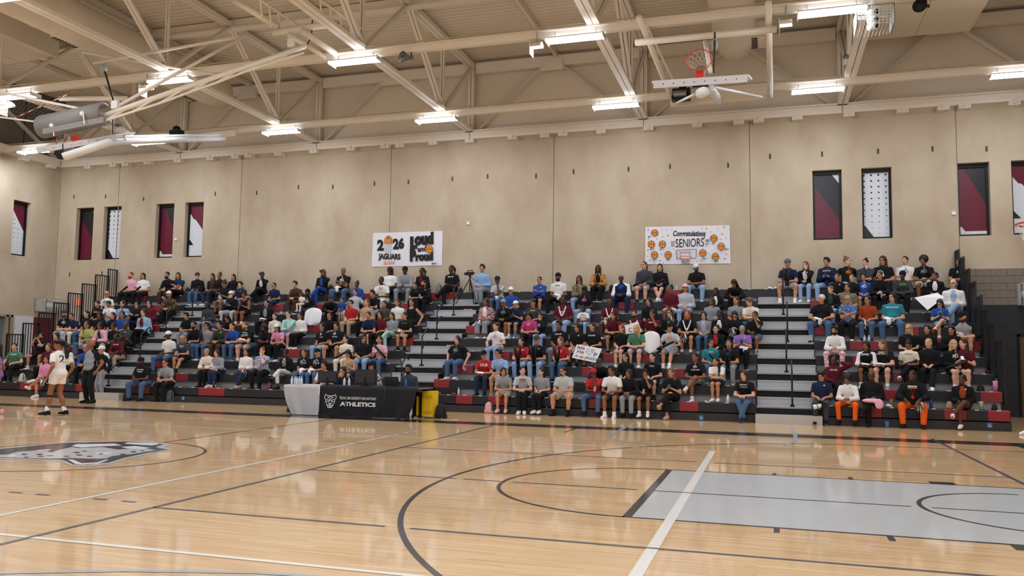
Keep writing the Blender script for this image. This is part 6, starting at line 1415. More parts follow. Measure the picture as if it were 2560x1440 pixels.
# ================================================================== PAPER SIGNS
def sheet(name, pts, m, label, cat='poster', th=.004):
    pts = [Vector(p) for p in pts]; n = (pts[1]-pts[0]).cross(pts[3]-pts[0]).normalized()*th; b = MB(); b.add(pts+[p+n for p in pts], [(3,2,1,0),(4,5,6,7),(0,1,5,4),(1,2,6,5),(2,3,7,6),(3,0,4,7)]); o = b.obj(name, m); tag(o, label, cat); return o
M_PAPER = mat('white_paper', 'e9e9ea', .75)
YS = ROW(4)[0]-.38
pts = [PY(*px('F',375,872), YS-.02), PY(*px('F',580,915), YS-.02), PY(*px('F',635,795), YS+.1), PY(*px('F',420,757), YS+.1)]
sg = sheet('sign', pts, M_PAPER, 'white hand-lettered sign reading lets hoop it up jags', 'sign')
def sign_draw(o, quad, items):
    A, B, C, D = [Vector(p) for p in quad]; n = (B-A).cross(D-A).normalized(); n = n if n.y < 0 else -n
    P = lambda a, b: A.lerp(B, a).lerp(D.lerp(C, a), b)+n*.006
    for it in items:
        if it[0] == 't':
            _, txt, a0, b0, a1, b1, ink = it; vs, fs = text_mesh(txt, 1, .015); w0 = max(v[0] for v in vs)*2; h0 = max(v[2] for v in vs)*2
            MB().add([P(a0+(v[0]/w0+.5)*(a1-a0), b0+(v[2]/h0+.5)*(b1-b0)) for v in vs], fs).obj('lettering', M_INK[ink], o)
        elif it[0] == 'c': MB().poly([P(it[1]+it[3]*math.cos(t), it[2]+it[4]*math.sin(t)) for t in np.linspace(0, 6.28, 17)[:-1]]).obj('drawing', M_INK[it[5]], o)
        else:
            vs, fs = stroke2(it[1], it[2]); MB().add([P(v.x, v.y) for v in vs], fs).obj('drawing', M_INK[it[3]], o)
sign_draw(sg, pts, [('t','lets',.06,.70,.36,.95,'k'), ('t','H',.12,.40,.24,.64,'k'), ('c',.33,.50,.07,.11,'o'), ('t','p',.80,.38,.92,.64,'k'), ('t','it up JAGS!',.12,.06,.94,.30,'k'), ('l',[(.46,.88),(.44,.6),(.5,.55)],.014,'k'), ('l',[(.76,.88),(.78,.6),(.7,.55)],.014,'k'), ('l',[(.52,.85),(.7,.85),(.69,.68),(.53,.68),(.52,.85)],.014,'k'), ('l',[(.47,.62),(.75,.62),(.66,.42),(.56,.42),(.47,.62)],.012,'k'), ('l',[(.52,.6),(.64,.43)],.008,'k'), ('l',[(.7,.6),(.58,.43)],.008,'k')])
YS2 = ROW(5)[0]-.25; pts = [PY(*px('F',838,672), YS2), PY(*px('F',975,650), YS2), PY(*px('F',945,562), YS2+.05), PY(*px('F',828,595), YS2+.05)]
sg2 = sheet('sign', pts, M_PAPER, 'partly hidden white sign with a letter C and orange mark', 'sign'); sign_draw(sg2, pts, [('t','C',.22,.15,.45,.6,'k'), ('l',[(.2,.8),(.35,.9),(.5,.8)],.02,'b'), ('c',.88,.55,.1,.25,'o')])
def rolled(reg, cx, cy, w, h, Y, label, lean=.3):
    u, v = px(reg, cx, cy); q = PY(u, v, Y); s_ = REG[reg][2]; dpt = float((np.array(q)-CAMP) @ FWD); W, H_ = w/s_*dpt/FPX, h/s_*dpt/FPX; b = MB(); n = 20; vs = []
    for j, f in enumerate(np.linspace(-1, 1, 15)):
        ww = W/2*math.sqrt(max(.0, 1-f**4*.92))
        for i in range(n+1):
            t = i/n*2-1; vs.append((ww*t, -.12*(1-t*t)+f*lean*.2, H_/2*f))
    b.add(vs, [(j*(n+1)+i, j*(n+1)+i+1, (j+1)*(n+1)+i+1, (j+1)*(n+1)+i) for j in range(14) for i in range(n)]); o = b.obj('poster_sheet', M_PAPER, None, True, tuple(q)); tag(o, label, 'poster')
rolled('F', 1055, 740, 150, 190, ROW(4)[0]+.02, 'big curled white paper sheet beside person in green t-shirt'); rolled('D', 145, 520, 165, 150, ROW(6)[0]+.05, 'big curled white paper sheet beside the bending person')
YS3 = ROW(7)[0]-.3; pts = [PY(*px('I',400,505), YS3), PY(*px('I',520,412), YS3+.05), PY(*px('I',470,380), YS3+.25), PY(*px('I',305,415), YS3+.2)]; sheet('poster_sheet', pts, M_PAPER, 'blank white poster held across the knees near denim overalls')
# ================================================================== THINGS IN HANDS
M_POM = [mat('pom_black', '151517', .4), mat('pom_silver', 'c6c9c8', .25, .6), mat('pom_white', 'e4e4e2', .5)]
def pom_mesh():
    r = random.Random(5); b = MB()
    for k in range(110):
        a = r.uniform(0, 6.28); el = r.uniform(-1.4, .9); L = r.uniform(.08, .15); d = Vector((math.cos(a)*math.cos(el), math.sin(a)*math.cos(el), math.sin(el)-.45)); p0 = Vector((0,0,0)); p1 = d*L*.6; p2 = d*L+Vector((0,0,-.05)); s_ = Vector((-math.sin(a), math.cos(a), 0))*.006
        b.add([p0-s_, p0+s_, p1+s_, p1-s_, p2+s_, p2-s_], [(0,1,2,3),(3,2,4,5)], k % 3)
    return b.mesh('pom_pom', M_POM)
POM = pom_mesh(); CLAP = MB().tube([(0,0,-.28),(0,0,-.26),(0,0,.26),(0,0,.28)], [.015,.036,.036,.015], 10).mesh('clapper', mat('clapper_black', '131315', .25), True)
PHN = MB().box(-.037,.037,-.0045,.0045,-.075,.075).box(-.034,.034,-.0052,-.0045,-.07,.07,1).mesh('phone', [mat('phone_case', '1c1d22', .3), mat('phone_back', '2c2f38', .2)])
Ft = Field(); Ft.ell((0,0,0), (.13,.10,.03), None, .03).ell((.02,-.1,-.08), (.07,.03,.1), None, .03).ell((-.05,.02,.03), (.06,.05,.03), None, .03); Vt, Qt = Ft.mesh(.016, .006, 45); TWL = np_mesh('towel', Vt, Qt, [cloth('wht')])
PAP = MB().box(-.09,.09,-.06,.06,-.004,.004).mesh('paper', M_PAPER); PLT = MB().lathe([(.08,0),(.11,.012),(.1,.014)], 16).mesh('plate', M_WHITE); CAN = MB().lathe([(.026,-.06),(.03,-.05),(.03,.05),(.026,.06)], 12).mesh('can', mat('can_silver', 'b9bcc0', .3, .5)); TUB = MB().tube([(0,0,-.24),(0,0,.24)], .03, 10).mesh('tube', mat('tube_black', '1b1b1d', .4))
cnt = {}
def held(code, o, J, s, pose, k):
    f = code.split(':'); kind = f[0]; side = f[1] if len(f) > 1 else 'c'; M = Matrix.Translation(o.location) @ o.rotation_euler.to_matrix().to_4x4() @ Matrix.Scale(s, 4)
    R_, L_ = Vector(J['W'][1]), Vector(J['W'][-1]); dR = Vector(unit(J['W'][1]-J['E'][1]))*.09; dL = Vector(unit(J['W'][-1]-J['E'][-1]))*.09; mid = (R_+L_)/2+(dR+dL)/2
    top, hn, i, sec = PEOPLE[k][1], PEOPLE[k][3], PEOPLE[k][4], PEOPLE[k][5]
    def place(nm, me, p, rot, cat, what):
        q = link(nm, me, None, M @ p, rot); c = ['%s person in %s, row %s, %s' % (what, top, NUM[i], sec), '%s person in %s, %s, row %s, %s' % (what, top, hn, NUM[i], sec)]; c = [t for t in c if wc(t) <= 14] or ['%s person in %s, row %s' % (what, top, NUM[i])]
        lb = next((t for t in c if t not in cnt), None)
        if lb is None:
            lb = 'another '+'%s person in %s, row %s, %s' % (what, top, NUM[i], sec)
            if wc(lb) > 14: lb = 'another %s person in %s, row %s' % (what, top, NUM[i])
            while lb in cnt: lb = 'yet '+lb
        cnt[lb] = 1; tag(q, lb, cat, nm.replace('_', ' ')+' in the stands'); return q
    if kind == 'pom':
        if side == 's':
            for p, n in ((R_+dR, 'right'), (L_+dL, 'left')): place('pom_pom', POM, p+Vector((0,0,-.05)), (0,0,random.random()), 'pom-pom', 'silver pom-pom in the %s hand of' % n)
        else: place('pom_pom', POM, (R_+dR if side == 'r' else L_+dL if side == 'l' else mid)+Vector((.05 if side == 'r' else -.05,-.06,-.05)), (0,0,random.random()), 'pom-pom', 'black and silver pom-pom held by')
    elif kind == 'clap':
        if side == 'v':
            for dx in (-.05, .05): place('clapper_stick', CLAP, mid+Vector((dx,-.05,.12)), (.2, dx*3, 0), 'clapper', 'upright black clapper stick held by')
        elif side == 'u': place('clapper_stick', CLAP, L_+dL+Vector((-.03,-.02,.12)), (.1, .15, 0), 'clapper', 'upright black clapper stick beside')
        else: place('clapper_stick', CLAP, mid+Vector((-.05 if side == 'l' else .12, -.03, .03)), (.3, 1.15 if side == 'l' else -.7, 0), 'clapper', 'slanted black clapper stick held by')
    elif kind == 'phone':
        if side == 'u': place('phone', PHN, R_+dR*1.1+Vector((0,-.03,.05)), (0, 1.57, -.1), 'phone', 'phone held up sideways by')
        elif side == 'b': place('phone', PHN, mid+Vector((0,-.03,.04)), (0, 1.57, 0), 'phone', 'phone held up in both hands by')
        else: place('phone', PHN, mid+Vector((0,-.02,.03)), (-.9, 0, 0), 'phone', 'phone in the hands of')
    elif kind == 'towel': place('towel', TWL, Vector((.06 if k % 2 else -.08, -.26, .20)), (.1, 0, k*.7 % 1-.5), 'towel', 'white towel on the lap of')
    elif kind == 'paper': place('paper', PAP, mid+Vector((0,-.01,.03)), (.3, .1, .2), 'paper', 'white paper in the hands of')
    elif kind == 'plate': place('plate', PLT, mid+Vector((-.05,-.03,.04)), (0,0,0), 'plate', 'white food plate held by')
    elif kind == 'can': place('can', CAN, (R_+dR if side == 'r' else L_+dL)+Vector((0,-.02,.04)), (.2, .2, 0), 'can', 'drink can in the hand of')
    elif kind == 'tube': place('tube', TUB, R_+dR+Vector((0,-.02,.1)), (.25, .2, 0), 'tube', 'black tube held by')
for h_ in HELD: held(*h_)
# loose white cloths and caps left on the seats
for reg, x, y, rw, onseat, lb in [('C',585,540,7,0,'crumpled white towel on the deck beside orange shoes'), ('E',435,570,6,1,'white plastic bag on seat beside plaid flannel'), ('G',545,1180,2,0,'navy and white towel on the deck in row two'), ('G',845,918,3,0,'black and white towel on deck below purple t-shirt'), ('H',185,335,9,1,'white towel on top row left of blue cap'), ('H',140,335,9,1,'small tan shoe-shaped cloth on the top row'), ('F',360,930,3,0,'dark and white cap on deck under the hoop sign'), ('I',120,1195,1,1,'white cloth on front seat beside pink blanket'), ('F',165,940,3,0,'folded white towel on the deck beside blue jeans'), ('E',1040,760,5,0,'white plastic bag hanging below light jeans')]:
    q = on_seat(reg, x, y, rw) if onseat else on_deck(reg, x, y, rw); o = link('towel', TWL, None, (q[0], q[1], q[2]+.03), (0,0,random.uniform(0,3))); o.scale = (.7,.7,.9); tag(o, lb, 'towel', 'loose cloths on the bleachers')
# ================================================================== WALL THINGS
YW = WY-.012
def wall_px(z, x, y, Y=YW): return PY(z[0]+x/z[2], z[1]+y/z[2], Y)
class Banner:
    def __init__(s, z, corners, label, name):
        s.z = z; s.c = [wall_px(z, *c, YW) for c in corners]; b = MB(); n = 24; m = 10; vs = []
        for j in range(m+1):
            for i in range(n+1):
                a, e = i/n, j/m; p = s.c[3].lerp(s.c[2], a).lerp(s.c[0].lerp(s.c[1], a), e); vs.append((p.x, p.y-.006-.004*math.sin(a*17+e*9)-.003*math.sin(a*31-e*13), p.z))
        b.add(vs, [(j*(n+1)+i, j*(n+1)+i+1, (j+1)*(n+1)+i+1, (j+1)*(n+1)+i) for j in range(m) for i in range(n)]); s.o = b.obj(name, mat('banner_paper', 'e3e3e8', .8, vary=.03, scale=3, bump=.3, bscale=5), None, True); tag(s.o, label, 'banner'); s.k = 0
    def p(s, x, y): s.k; q = wall_px(s.z, x, y, YW-.02-.0006*s.k); return q
    def add(s, vs, fs, ink, nm='drawing'): s.k += 1; MB().add([s.p(*v) for v in vs], fs).obj(nm, M_INK[ink] if isinstance(ink, str) else ink, s.o)
    def text(s, t, x0, y0, x1, y1, ink='k', bold=.02, shear=0, skew=0):
        vs, fs = text_mesh(t, 1, bold, shear); w0 = max(v[0] for v in vs)*2; h0 = max(v[2] for v in vs)*2
        s.add([((x0+x1)/2+v[0]/w0*(x1-x0), (y0+y1)/2-v[2]/h0*(y1-y0)+skew*(v[0]/w0)) for v in vs], fs, ink, 'lettering')
    def disc(s, x, y, rx, ry, ink, a0=0, a1=360): s.add([(x+rx*math.cos(math.radians(t)), y-ry*math.sin(math.radians(t))) for t in np.linspace(a0, a1, 25)], [tuple(range(25))], ink)
    def line(s, pts, w, ink='k'): vs, fs = stroke2(pts, w); s.add([(v.x, v.y) for v in vs], fs, ink)
    def ball(s, x, y, r, ink='o'):
        s.disc(x, y, r*1.06, r*1.06, 'k'); s.disc(x, y, r*.96, r*.96, M_INKO); s.line([(x, y-r), (x, y+r)], r*.1); s.line([(x-r, y), (x+r, y)], r*.1)
        for q in (-1, 1): s.line([(x+q*(r*1.15-r*.62*math.cos(t)), y+r*.9*math.sin(t)) for t in np.linspace(-.85, .85, 8)], r*.1)
M_INKO = mat('ink_ball_orange', 'e8932f', .7)
B1 = Banner((900,540,9.6), [(318,410),(1985,355),(1968,1185),(278,1220)], 'white paper banner lettered 2026 Jaguars basketball, Loud and Proud', 'banner')
B1.text('2', 412, 565, 570, 835, bold=.06); B1.text('2', 790, 540, 930, 800, bold=.06); B1.text('6', 920, 520, 1060, 790, bold=.06)
B1.disc(680, 650, 104, 180, 'k', 0, 180); B1.disc(680, 645, 96, 170, M_INKO, 0, 180)
for pts in ([(590,560),(700,500),(775,560)], [(620,640),(650,570),(720,500)], [(720,640),(700,560),(640,490)], [(755,640),(745,560)]): B1.line(pts, 9)
for k in range(6): B1.line([(585+k*36, 655), (610+k*28, 890)], 4, 's'); B1.line([(760-k*36, 655), (735-k*28, 890)], 4, 's')
B1.line([(570,650),(785,655)], 8, 's'); B1.text('JAGUARS', 440, 900, 970, 1080, bold=.05, skew=10); B1.text('Basketball', 560, 1055, 845, 1160, 'o', .0, .35, -25)
B1.text('L', 1200, 490, 1375, 790, bold=.09); B1.text('oud', 1305, 390, 1765, 705, bold=.08, skew=-30); B1.text('and', 1380, 720, 1590, 850, bold=.04, skew=-25); B1.text('P', 1195, 790, 1345, 1095, bold=.09); B1.text('roud', 1330, 860, 1755, 1085, bold=.08, skew=-15)
B1.ball(1660, 795, 90); B1.text('-SMNT-', 1700, 1115, 1850, 1165, bold=.02)
B2 = Banner((1590,540,9.6), [(225,265),(2245,220),(2275,1140),(220,1160)], 'white paper banner lettered Congratulations Seniors with numbered basketballs', 'banner')
B2.text('Congratulations', 890, 352, 1670, 520, bold=.025, shear=.25); B2.line([(1600,500),(1580,540),(1640,540),(1650,480)], 12); B2.text('SENIORS', 950, 540, 1630, 742, bold=.0, skew=-25)
for y0, y1 in ((620,615),(667,663),(715,710)): B2.line([(838,y0),(925,y1)], 14)
for y0, y1 in ((575,568),(609,604),(669,664)): B2.line([(1665,y0),(1752,y1)], 14)
for (x, y), (lx, ly), t in zip([(448,405),(368,675),(632,675),(442,930),(770,925),(1865,530),(2042,728),(1603,882),(1905,968)], [(320,497),(385,792),(615,795),(445,1050),(765,1048),(1855,655),(2175,795),(1635,1025),(1925,1090)], ['#1','#10','#11','#12','#42','#5','#21','#22','#32']):
    B2.ball(x, y, 82); B2.text(t, lx-16*len(t), ly-24, lx+16*len(t), ly+24, bold=.015)
B2.line([(960,825),(1448,798),(1440,1010),(1320,1012)], 12); B2.line([(960,825),(980,1030),(1050,1028)], 12); B2.line([(1010,1020),(1003,852),(1325,830),(1322,975)], 6, 's'); B2.line([(1062,975),(1055,880),(1283,862),(1286,965)], 12, 'r')
B2.line([(1190+140*math.cos(t), 997+32*math.sin(t)) for t in np.linspace(0, 6.3, 26)], 14, 'o')
for k in range(9): B2.line([(1075+k*26, 1025), (1125+k*19, 1150)], 7); B2.line([(1070+k*30, 1035+k*2), (1100+k*22, 1140-k*4)], 4)
for x, y in ((765,472),(1690,300),(2063,435),(287,820),(572,1075),(1565,1070),(2165,915)): B2.disc(x, y, 20, 20, 'o')
for x, y in ((292,310),(275,340),(310,338),(2112,248),(2097,283),(2133,280),(2108,1018),(2145,1020),(2126,1046),(318,1062),(355,1050),(345,1088),(625,326),(500,548),(280,975),(903,800),(1583,295),(1690,718),(1735,1012),(2157,536),(660,1130)): B2.disc(x, y, 10, 10, 'k')
for a in ([(842,307),(880,327)], [(625,520),(662,480)], [(285,585),(312,550)], [(582,900),(625,940)], [(1785,365),(1822,395)], [(2015,573),(2048,545)], [(1740,890),(1778,920)], [(1465,1097),(1495,1063)]): B2.line(a, 8)
for x, y in ((722,318),(790,768),(1960,298),(2055,868),(435,1120)): B2.line([(x+r*math.cos(t), y+r*math.sin(t)) for t, r in zip(np.linspace(0, 9, 14), np.linspace(6, 30, 14))], 5, 's')
# exit sign behind the far-end rails
q = PY(197, 756, WY-.04); t = empty('exit_sign', (q.x, WY-.05, q.z), 'red lettered exit sign on the wall behind the stepped rails', 'sign'); MB().box(-.18, .18, 0, .04, -.13, .13).obj('housing', mat('exit_white', 'd8d4cc', .5), t)
vs, fs = text_mesh('EXIT', 1, .04); w0 = max(v[0] for v in vs)*2; h0 = max(v[2] for v in vs)*2; MB().add([(v[0]/w0*.3, -.004, v[2]/h0*.17) for v in vs], fs).obj('lettering', emit('exit_red', 'e0301e', 1.5), t)
# wire guards
def cage(c, sx, sy, sz, label, step=.055, inner=True):
    t = empty('wire_guard', c, label, 'guard'); b = MB(); r = .006
    for x in np.arange(-sx, sx+.001, 2*sx/round(2*sx/step)):
        b.tube([(x,-sy,-sz),(x,-sy,sz)], r, 4).tube([(x,-sy,sz),(x,sy,sz)], r, 4).tube([(x,-sy,-sz),(x,sy,-sz)], r, 4)
    for z_ in np.arange(-sz, sz+.001, 2*sz/round(2*sz/step)): b.tube([(-sx,-sy,z_),(sx,-sy,z_)], r, 4).tube([(-sx,-sy,z_),(-sx,sy,z_)], r, 4).tube([(sx,-sy,z_),(sx,sy,z_)], r, 4)
    for y_ in np.arange(-sy, sy+.001, 2*sy/max(2, round(2*sy/step))): b.tube([(-sx,y_,sz),(sx,y_,sz)], r, 4).tube([(-sx,y_,-sz),(-sx,y_,sz)], r, 4).tube([(sx,y_,-sz),(sx,y_,sz)], r, 4)
    b.obj('wire_cage', mat('wire_white', 'd3d8d8', .4), t)
    if inner: MB().box(-.1, .1, -.02, sy, -.08, .08).ell((0,-.06,.0), (.09,.06,.09), 10, 7).obj('siren', M_WHITE, t)
cage((XL+.31, 16.35, 3.35), .3, .42, .25, 'white wire guard cage in the corner above the wall pads')
q = PY(2562, 735, WY-.2); cage((q.x, WY-.2, q.z), .13, .18, .32, 'white wire guard cage on the block wall at right edge')
# ================================================================== OVERHEAD EQUIPMENT
M_TUBE = mat('cream_tube', 'e6dece', .5, 0, .35); M_BWHITE = mat('goal_white', 'dcdcd8', .45); M_RIM = mat('rim_red', 'c23522', .4); M_NET = mat('net_cord', 'e8e4d8', .8); M_GLASS = glassy('board_glass', 'b9c4c4', .35); M_PAD = mat('board_pad', '86827e', .55)
def rim_net(parent, c, ax, ay, az, r=.229):
    """hoop with its net; ax, ay span the ring plane, az points to the net side"""
    c, ax, ay, az = Vector(c), Vector(ax).normalized(), Vector(ay).normalized(), Vector(az).normalized()
    MB().tube([c+ax*r*math.cos(t)+ay*r*math.sin(t) for t in np.linspace(0, 2*math.pi, 33)], .011, 7, 0, False).obj('rim', M_RIM, parent, True)
    b = MB(); n = 12; lv = [(r, 0), (r*.82, .1), (r*.66, .2), (r*.55, .29), (r*.52, .38)]
    for k in range(n):
        for sgn in (1, -1):
            b.tube([c+ax*q*math.cos(2*math.pi*(k+sgn*.5*j)/n)+ay*q*math.sin(2*math.pi*(k+sgn*.5*j)/n)+az*d for j, (q, d) in enumerate(lv)], .0035, 4)
    b.obj('net', M_NET, parent)
def goal(name, label, BL, BR, back, ringc, rx, ry, rz):
    """backboard from its near-edge ends BL, BR and the vector to its far edge"""
    BL, BR, back = Vector(BL), Vector(BR), Vector(back); c = (BL+BR)/2; t = empty(name, c, label, 'basketball goal'); L = lambda p: Vector(p)-c
    x = (BR-BL).normalized(); n = x.cross(back).normalized(); n = n if n.z > 0 else -n
    MB().add([L(BL), L(BR), L(BR+back), L(BL+back), L(BL)+n*.02, L(BR)+n*.02, L(BR+back)+n*.02, L(BL+back)+n*.02], [(3,2,1,0),(4,5,6,7),(0,1,5,4),(1,2,6,5),(2,3,7,6),(3,0,4,7)]).obj('glass_board', M_GLASS, t)
    f = MB(); e = .05
    for a, b in ((BL, BR), (BL+back, BR+back), (BL, BL+back), (BR, BR+back)): f.bar(L(a), L(b), e, .04, n)
    f.obj('board_frame', M_BWHITE, t); MB().bar(L(BL)-n*.05, L(BR)-n*.05, .07, .14, n).obj('edge_pad', mat('edge_pad', 'c9c5c4', .55), t)
    for k in range(1, 9): p_ = L(BL).lerp(L(BR), k/9); MB().ell(p_-n*.05-back.normalized()*.036, (.012,.006,.012), 6, 4).obj('bolt', M_BLACK, t)
    inn = MB(); m0 = (BL+BR)/2; 
    for a, b in ((-.3,-.3), (.3,.3)): inn.bar(L(m0+x*a+back*.18)+n*.024, L(m0+x*b+back*.62)+n*.024, .05, .004, n)
    inn.bar(L(m0-x*.3+back*.62)+n*.024, L(m0+x*.3+back*.62)+n*.024, .05, .004, n); inn.obj('target_square', M_WHITE, t)
    MB().bar(L(m0+back*.05)+n*.02, L(m0+back*.05)+n*.15, .16, .12, back).obj('rim_mount', M_RIM, t)
    rim_net(t, L(ringc), rx, ry, rz); MB().bar(L(m0+back*.1)-n*.1, L(m0+back*.35)-n*.1, .3, .08, n).obj('mast_bracket', M_BLACK, t)
    return t, c
# --- right practice goal folded up
BL, BR = PY(1633,205,5.45), PY(1868,193,5.6); BR.z = BL.z+.02; back = Vector((.05,1.0,.26))
rc = PY(1748,150,5.5)
t, c = goal('folded_basketball_goal', 'folded-up glass basketball goal hanging over the right of the court', BL, BR, back, rc, (1,0,0), (0,.22,1), (0,1,-.22))
L = lambda p: Vector(p)-c
e0 = PY(1752,233,5.35); MB().tube([L(e0), L(PY(1775,222,6.3)), L(PY(1800,252,13.6))], [.1,.1,.1], 14).obj('mast', M_BWHITE, t, True)
MB().tube([L(PY(1779,217,6.2)), L(PY(1905,242,13.6))], .03, 8).obj('side_arm', M_BWHITE, t); MB().tube([L(PY(1738,235,6.0)), L(PY(1692,257,13.6))], .03, 8).obj('side_arm', M_BWHITE, t)
MB().tube([L(PY(1762,104,8.5)), L(PY(1776,180,6.3))], .045, 10).obj('brace', M_TUBE, t, True)
MB().tube([L(PY(1787,82,8.4)), L(PY(1785,180,6.4))], .022, 6).obj('safety_strap', M_BLACK, t); MB().ell(L(PY(1787,112,8.0)), (.07,.07,.14), 10, 7).obj('strap_reel', mat('reel_grey', 'a3a3a0', .4), t, True)
MB().tube([L(PY(1588,107,8.55)), L(PY(1942,73,8.55))], .075, 12).obj('hanging_pipe', M_TUBE, t, True)
for (a, b, y1) in (((1598,45),(1682,248),13.9), ((1921,8),(1926,240),13.9)): MB().tube([L(PY(*a, 7.6)), L(PY(*b, y1))], .075, 12).obj('carrier_pipe', M_TUBE, t, True)
bb = MB(); A_, B_ = PY(1612,55,7.9), PY(1690,215,12.5); bb.tube([L(A_), L(B_)], .03, 6)
for k in range(6): f = k/6; bb.tube([L(A_.lerp(B_, f)), L(PY(1598,45,7.6).lerp(PY(1682,248,13.9), min(1, f+.12)))], .018, 5)
bb.obj('lattice', M_TUBE, t); MB().bar(L(PY(1676,257,13.95)), L(PY(1916,237,13.95)), .1, .24).obj('mounting_beam', M_TUBE, t)
q = PY(1703,235,13.5); MB().box(-.26,.26,-.12,.12,-.2,.14).tube([(-.2,-.14,-.03),(.16,-.14,-.03)], .09, 10, 1).ell((.05,-.1,.2), (.12,.1,.1), 8, 6).obj('winch_motor', [M_BLACK, M_GALV], t, loc=L(q))
# --- left practice goal folded up
BL, BR = PY(92,371,5.5), PY(226,360,5.2); BR = PY(287,338,6.1); back = Vector((-.18,.85,.30))
rc = PY(155,342,6.0)
t, c = goal('folded_basketball_goal', 'folded-up glass basketball goal hanging at the far left', BL, BR, back, rc, (1,-.2,0), (0,.25,1), (-.5,.9,0))
L = lambda p: Vector(p)-c
MB().tube([L(PY(158,393,5.3)), L(PY(272,356,6.0)), L(PY(300,354,6.6)), L(PY(560,346,13.4))], [.1,.1,.085,.08], 14).obj('mast', M_BWHITE, t, True)
MB().tube([L(PY(286,343,6.4)), L(PY(560,337,13.4))], .04, 8).obj('side_arm', M_BWHITE, t); MB().tube([L(PY(262,178,7.4)), L(PY(285,255,7.0)), L(PY(281,345,6.2))], .025, 6).obj('safety_strap', M_BLACK, t)
MB().ell(L(PY(259,172,7.4)), (.1,.1,.13), 10, 7).obj('strap_reel', mat('reel_grey', 'a3a3a0', .4), t, True); MB().bar(L(PY(480,345,13.95)), L(PY(590,333,13.95)), .1, .22).obj('mounting_beam', M_TUBE, t)
q = PY(442,335,13.5); MB().box(-.22,.22,-.12,.12,-.16,.12).ell((.05,-.08,.14), (.16,.12,.13), 8, 6).obj('winch_motor', M_BLACK, t, loc=L(q))
MB().tube([L(PY(150,247,8.5)), L(PY(318,246,8.5))], .07, 10).obj('hanging_pipe', M_TUBE, t, True)
MB().bar(L(PY(157,360,5.6)), L(PY(157,398,5.6)), .02, .02, (0,1,0)).obj('black_strut', M_BLACK, t)
# --- ceiling-hung volleyball net stowed overhead
t = empty('volleyball_rig', PY(262,290,6.0), 'ceiling-hung volleyball net frame stowed overhead at the left', 'volleyball net'); c = Vector(t.location); L = lambda p: Vector(p)-c
MB().tube([L(PY(258,290,5.9)), L(PY(400,240,6.4)), L(PY(765,115,7.6))], .062, 14).obj('net_pole', M_TUBE, t, True)
lat = MB(); lo = [PY(u, v, 5.9+.0034*(u-258)) for u, v in ((262,302),(330,280),(400,258),(470,232),(540,207),(610,180),(680,157),(760,132))]; lat.tube([L(q) for q in lo], .03, 6)
for k in range(len(lo)-1):
    u = 262+(k+.9)*70; lat.tube([L(lo[k]), L(PY(u, 290-(u-258)*.345, 5.9+.0034*(u-258)))], .025, 5)
lat.obj('lattice', M_TUBE, t)
for a, b in (((235,157,8.0),(612,90,8.0)), ((612,90,8.0),(290,268,6.3)), ((205,130,8.2),(560,190,8.6))): MB().tube([L(PY(*a)), L(PY(*b))], .042, 9).obj('brace_pipe', M_TUBE, t, True)
MB().box(-.09,.09,-.04,.04,-.1,.1).obj('junction_box', M_WHITE, t, loc=L(PY(288,262,6.0))); MB().box(-.09,.09,-.04,.04,-.1,.1).obj('junction_box', M_WHITE, t, loc=L(PY(728,107,7.4)))
# padded sleeve
pad = MB(); A_, B_ = PY(106,318,5.7), PY(262,284,5.9); n = 12; x = (B_-A_).normalized(); up = Vector((0,0,1)); yv = x.cross(up).normalized(); vs = []
for p_ in (A_, B_):
    for k in range(n):
        a = math.radians(200+k*280/(n-1)); vs.append(L(p_+yv*.24*math.cos(a)+up*.22*math.sin(a)))
pad.add(vs, [(k, k+1, n+k+1, n+k) for k in range(n-1)]); po = pad.obj('pole_pad', M_PAD, t, True); sol = po.modifiers.new('thick', 'SOLIDIFY'); sol.thickness = .06
MB().bar(L(PY(110,330,5.5)), L(PY(262,300,5.7)), .10, .14).obj('pad_flap', M_PAD, t)
# the net: tapes, cords and antenna running off to the left
tA, tB = PY(-60,218,5.2), PY(255,283,5.8); bA, bB = PY(-60,285,5.3), PY(150,312,5.6)
MB().bar(L(tA), L(tB), .02, .06).obj('net_top_tape', mat('net_tape', 'd9d2c2', .8), t); MB().bar(L(bA), L(bB), .015, .04).obj('net_bottom_tape', mat('net_tape', 'd9d2c2', .8), t)
nt = MB()
for k in range(26): nt.tube([L(tA.lerp(tB, k/26)), L(bA.lerp(bB, k/26))], .004, 3)
for k in range(1, 6): nt.tube([L(tA.lerp(bA, k/6)), L(tB.lerp(bB, k/6))], .004, 3)
nt.obj('net_mesh', mat('net_dark', '4a4742', .8), t)
for k in range(14):
    a, b = PY(30,298,5.5), PY(178,232,5.8); MB().tube([L(a.lerp(b, k/14)), L(a.lerp(b, (k+1)/14))], .012, 6).obj('antenna_band', M_RIM if k % 2 else M_WHITE, t)
for u, v in ((132,318),(208,288)): MB().tube([L(PY(u, v-6, 5.5)), L(PY(u+3, v+22, 5.5))], .014, 6).ell(L(PY(u-3, v-4, 5.5)), (.06,.05,.06), 8, 6).obj('rope_knot', M_NET, t)
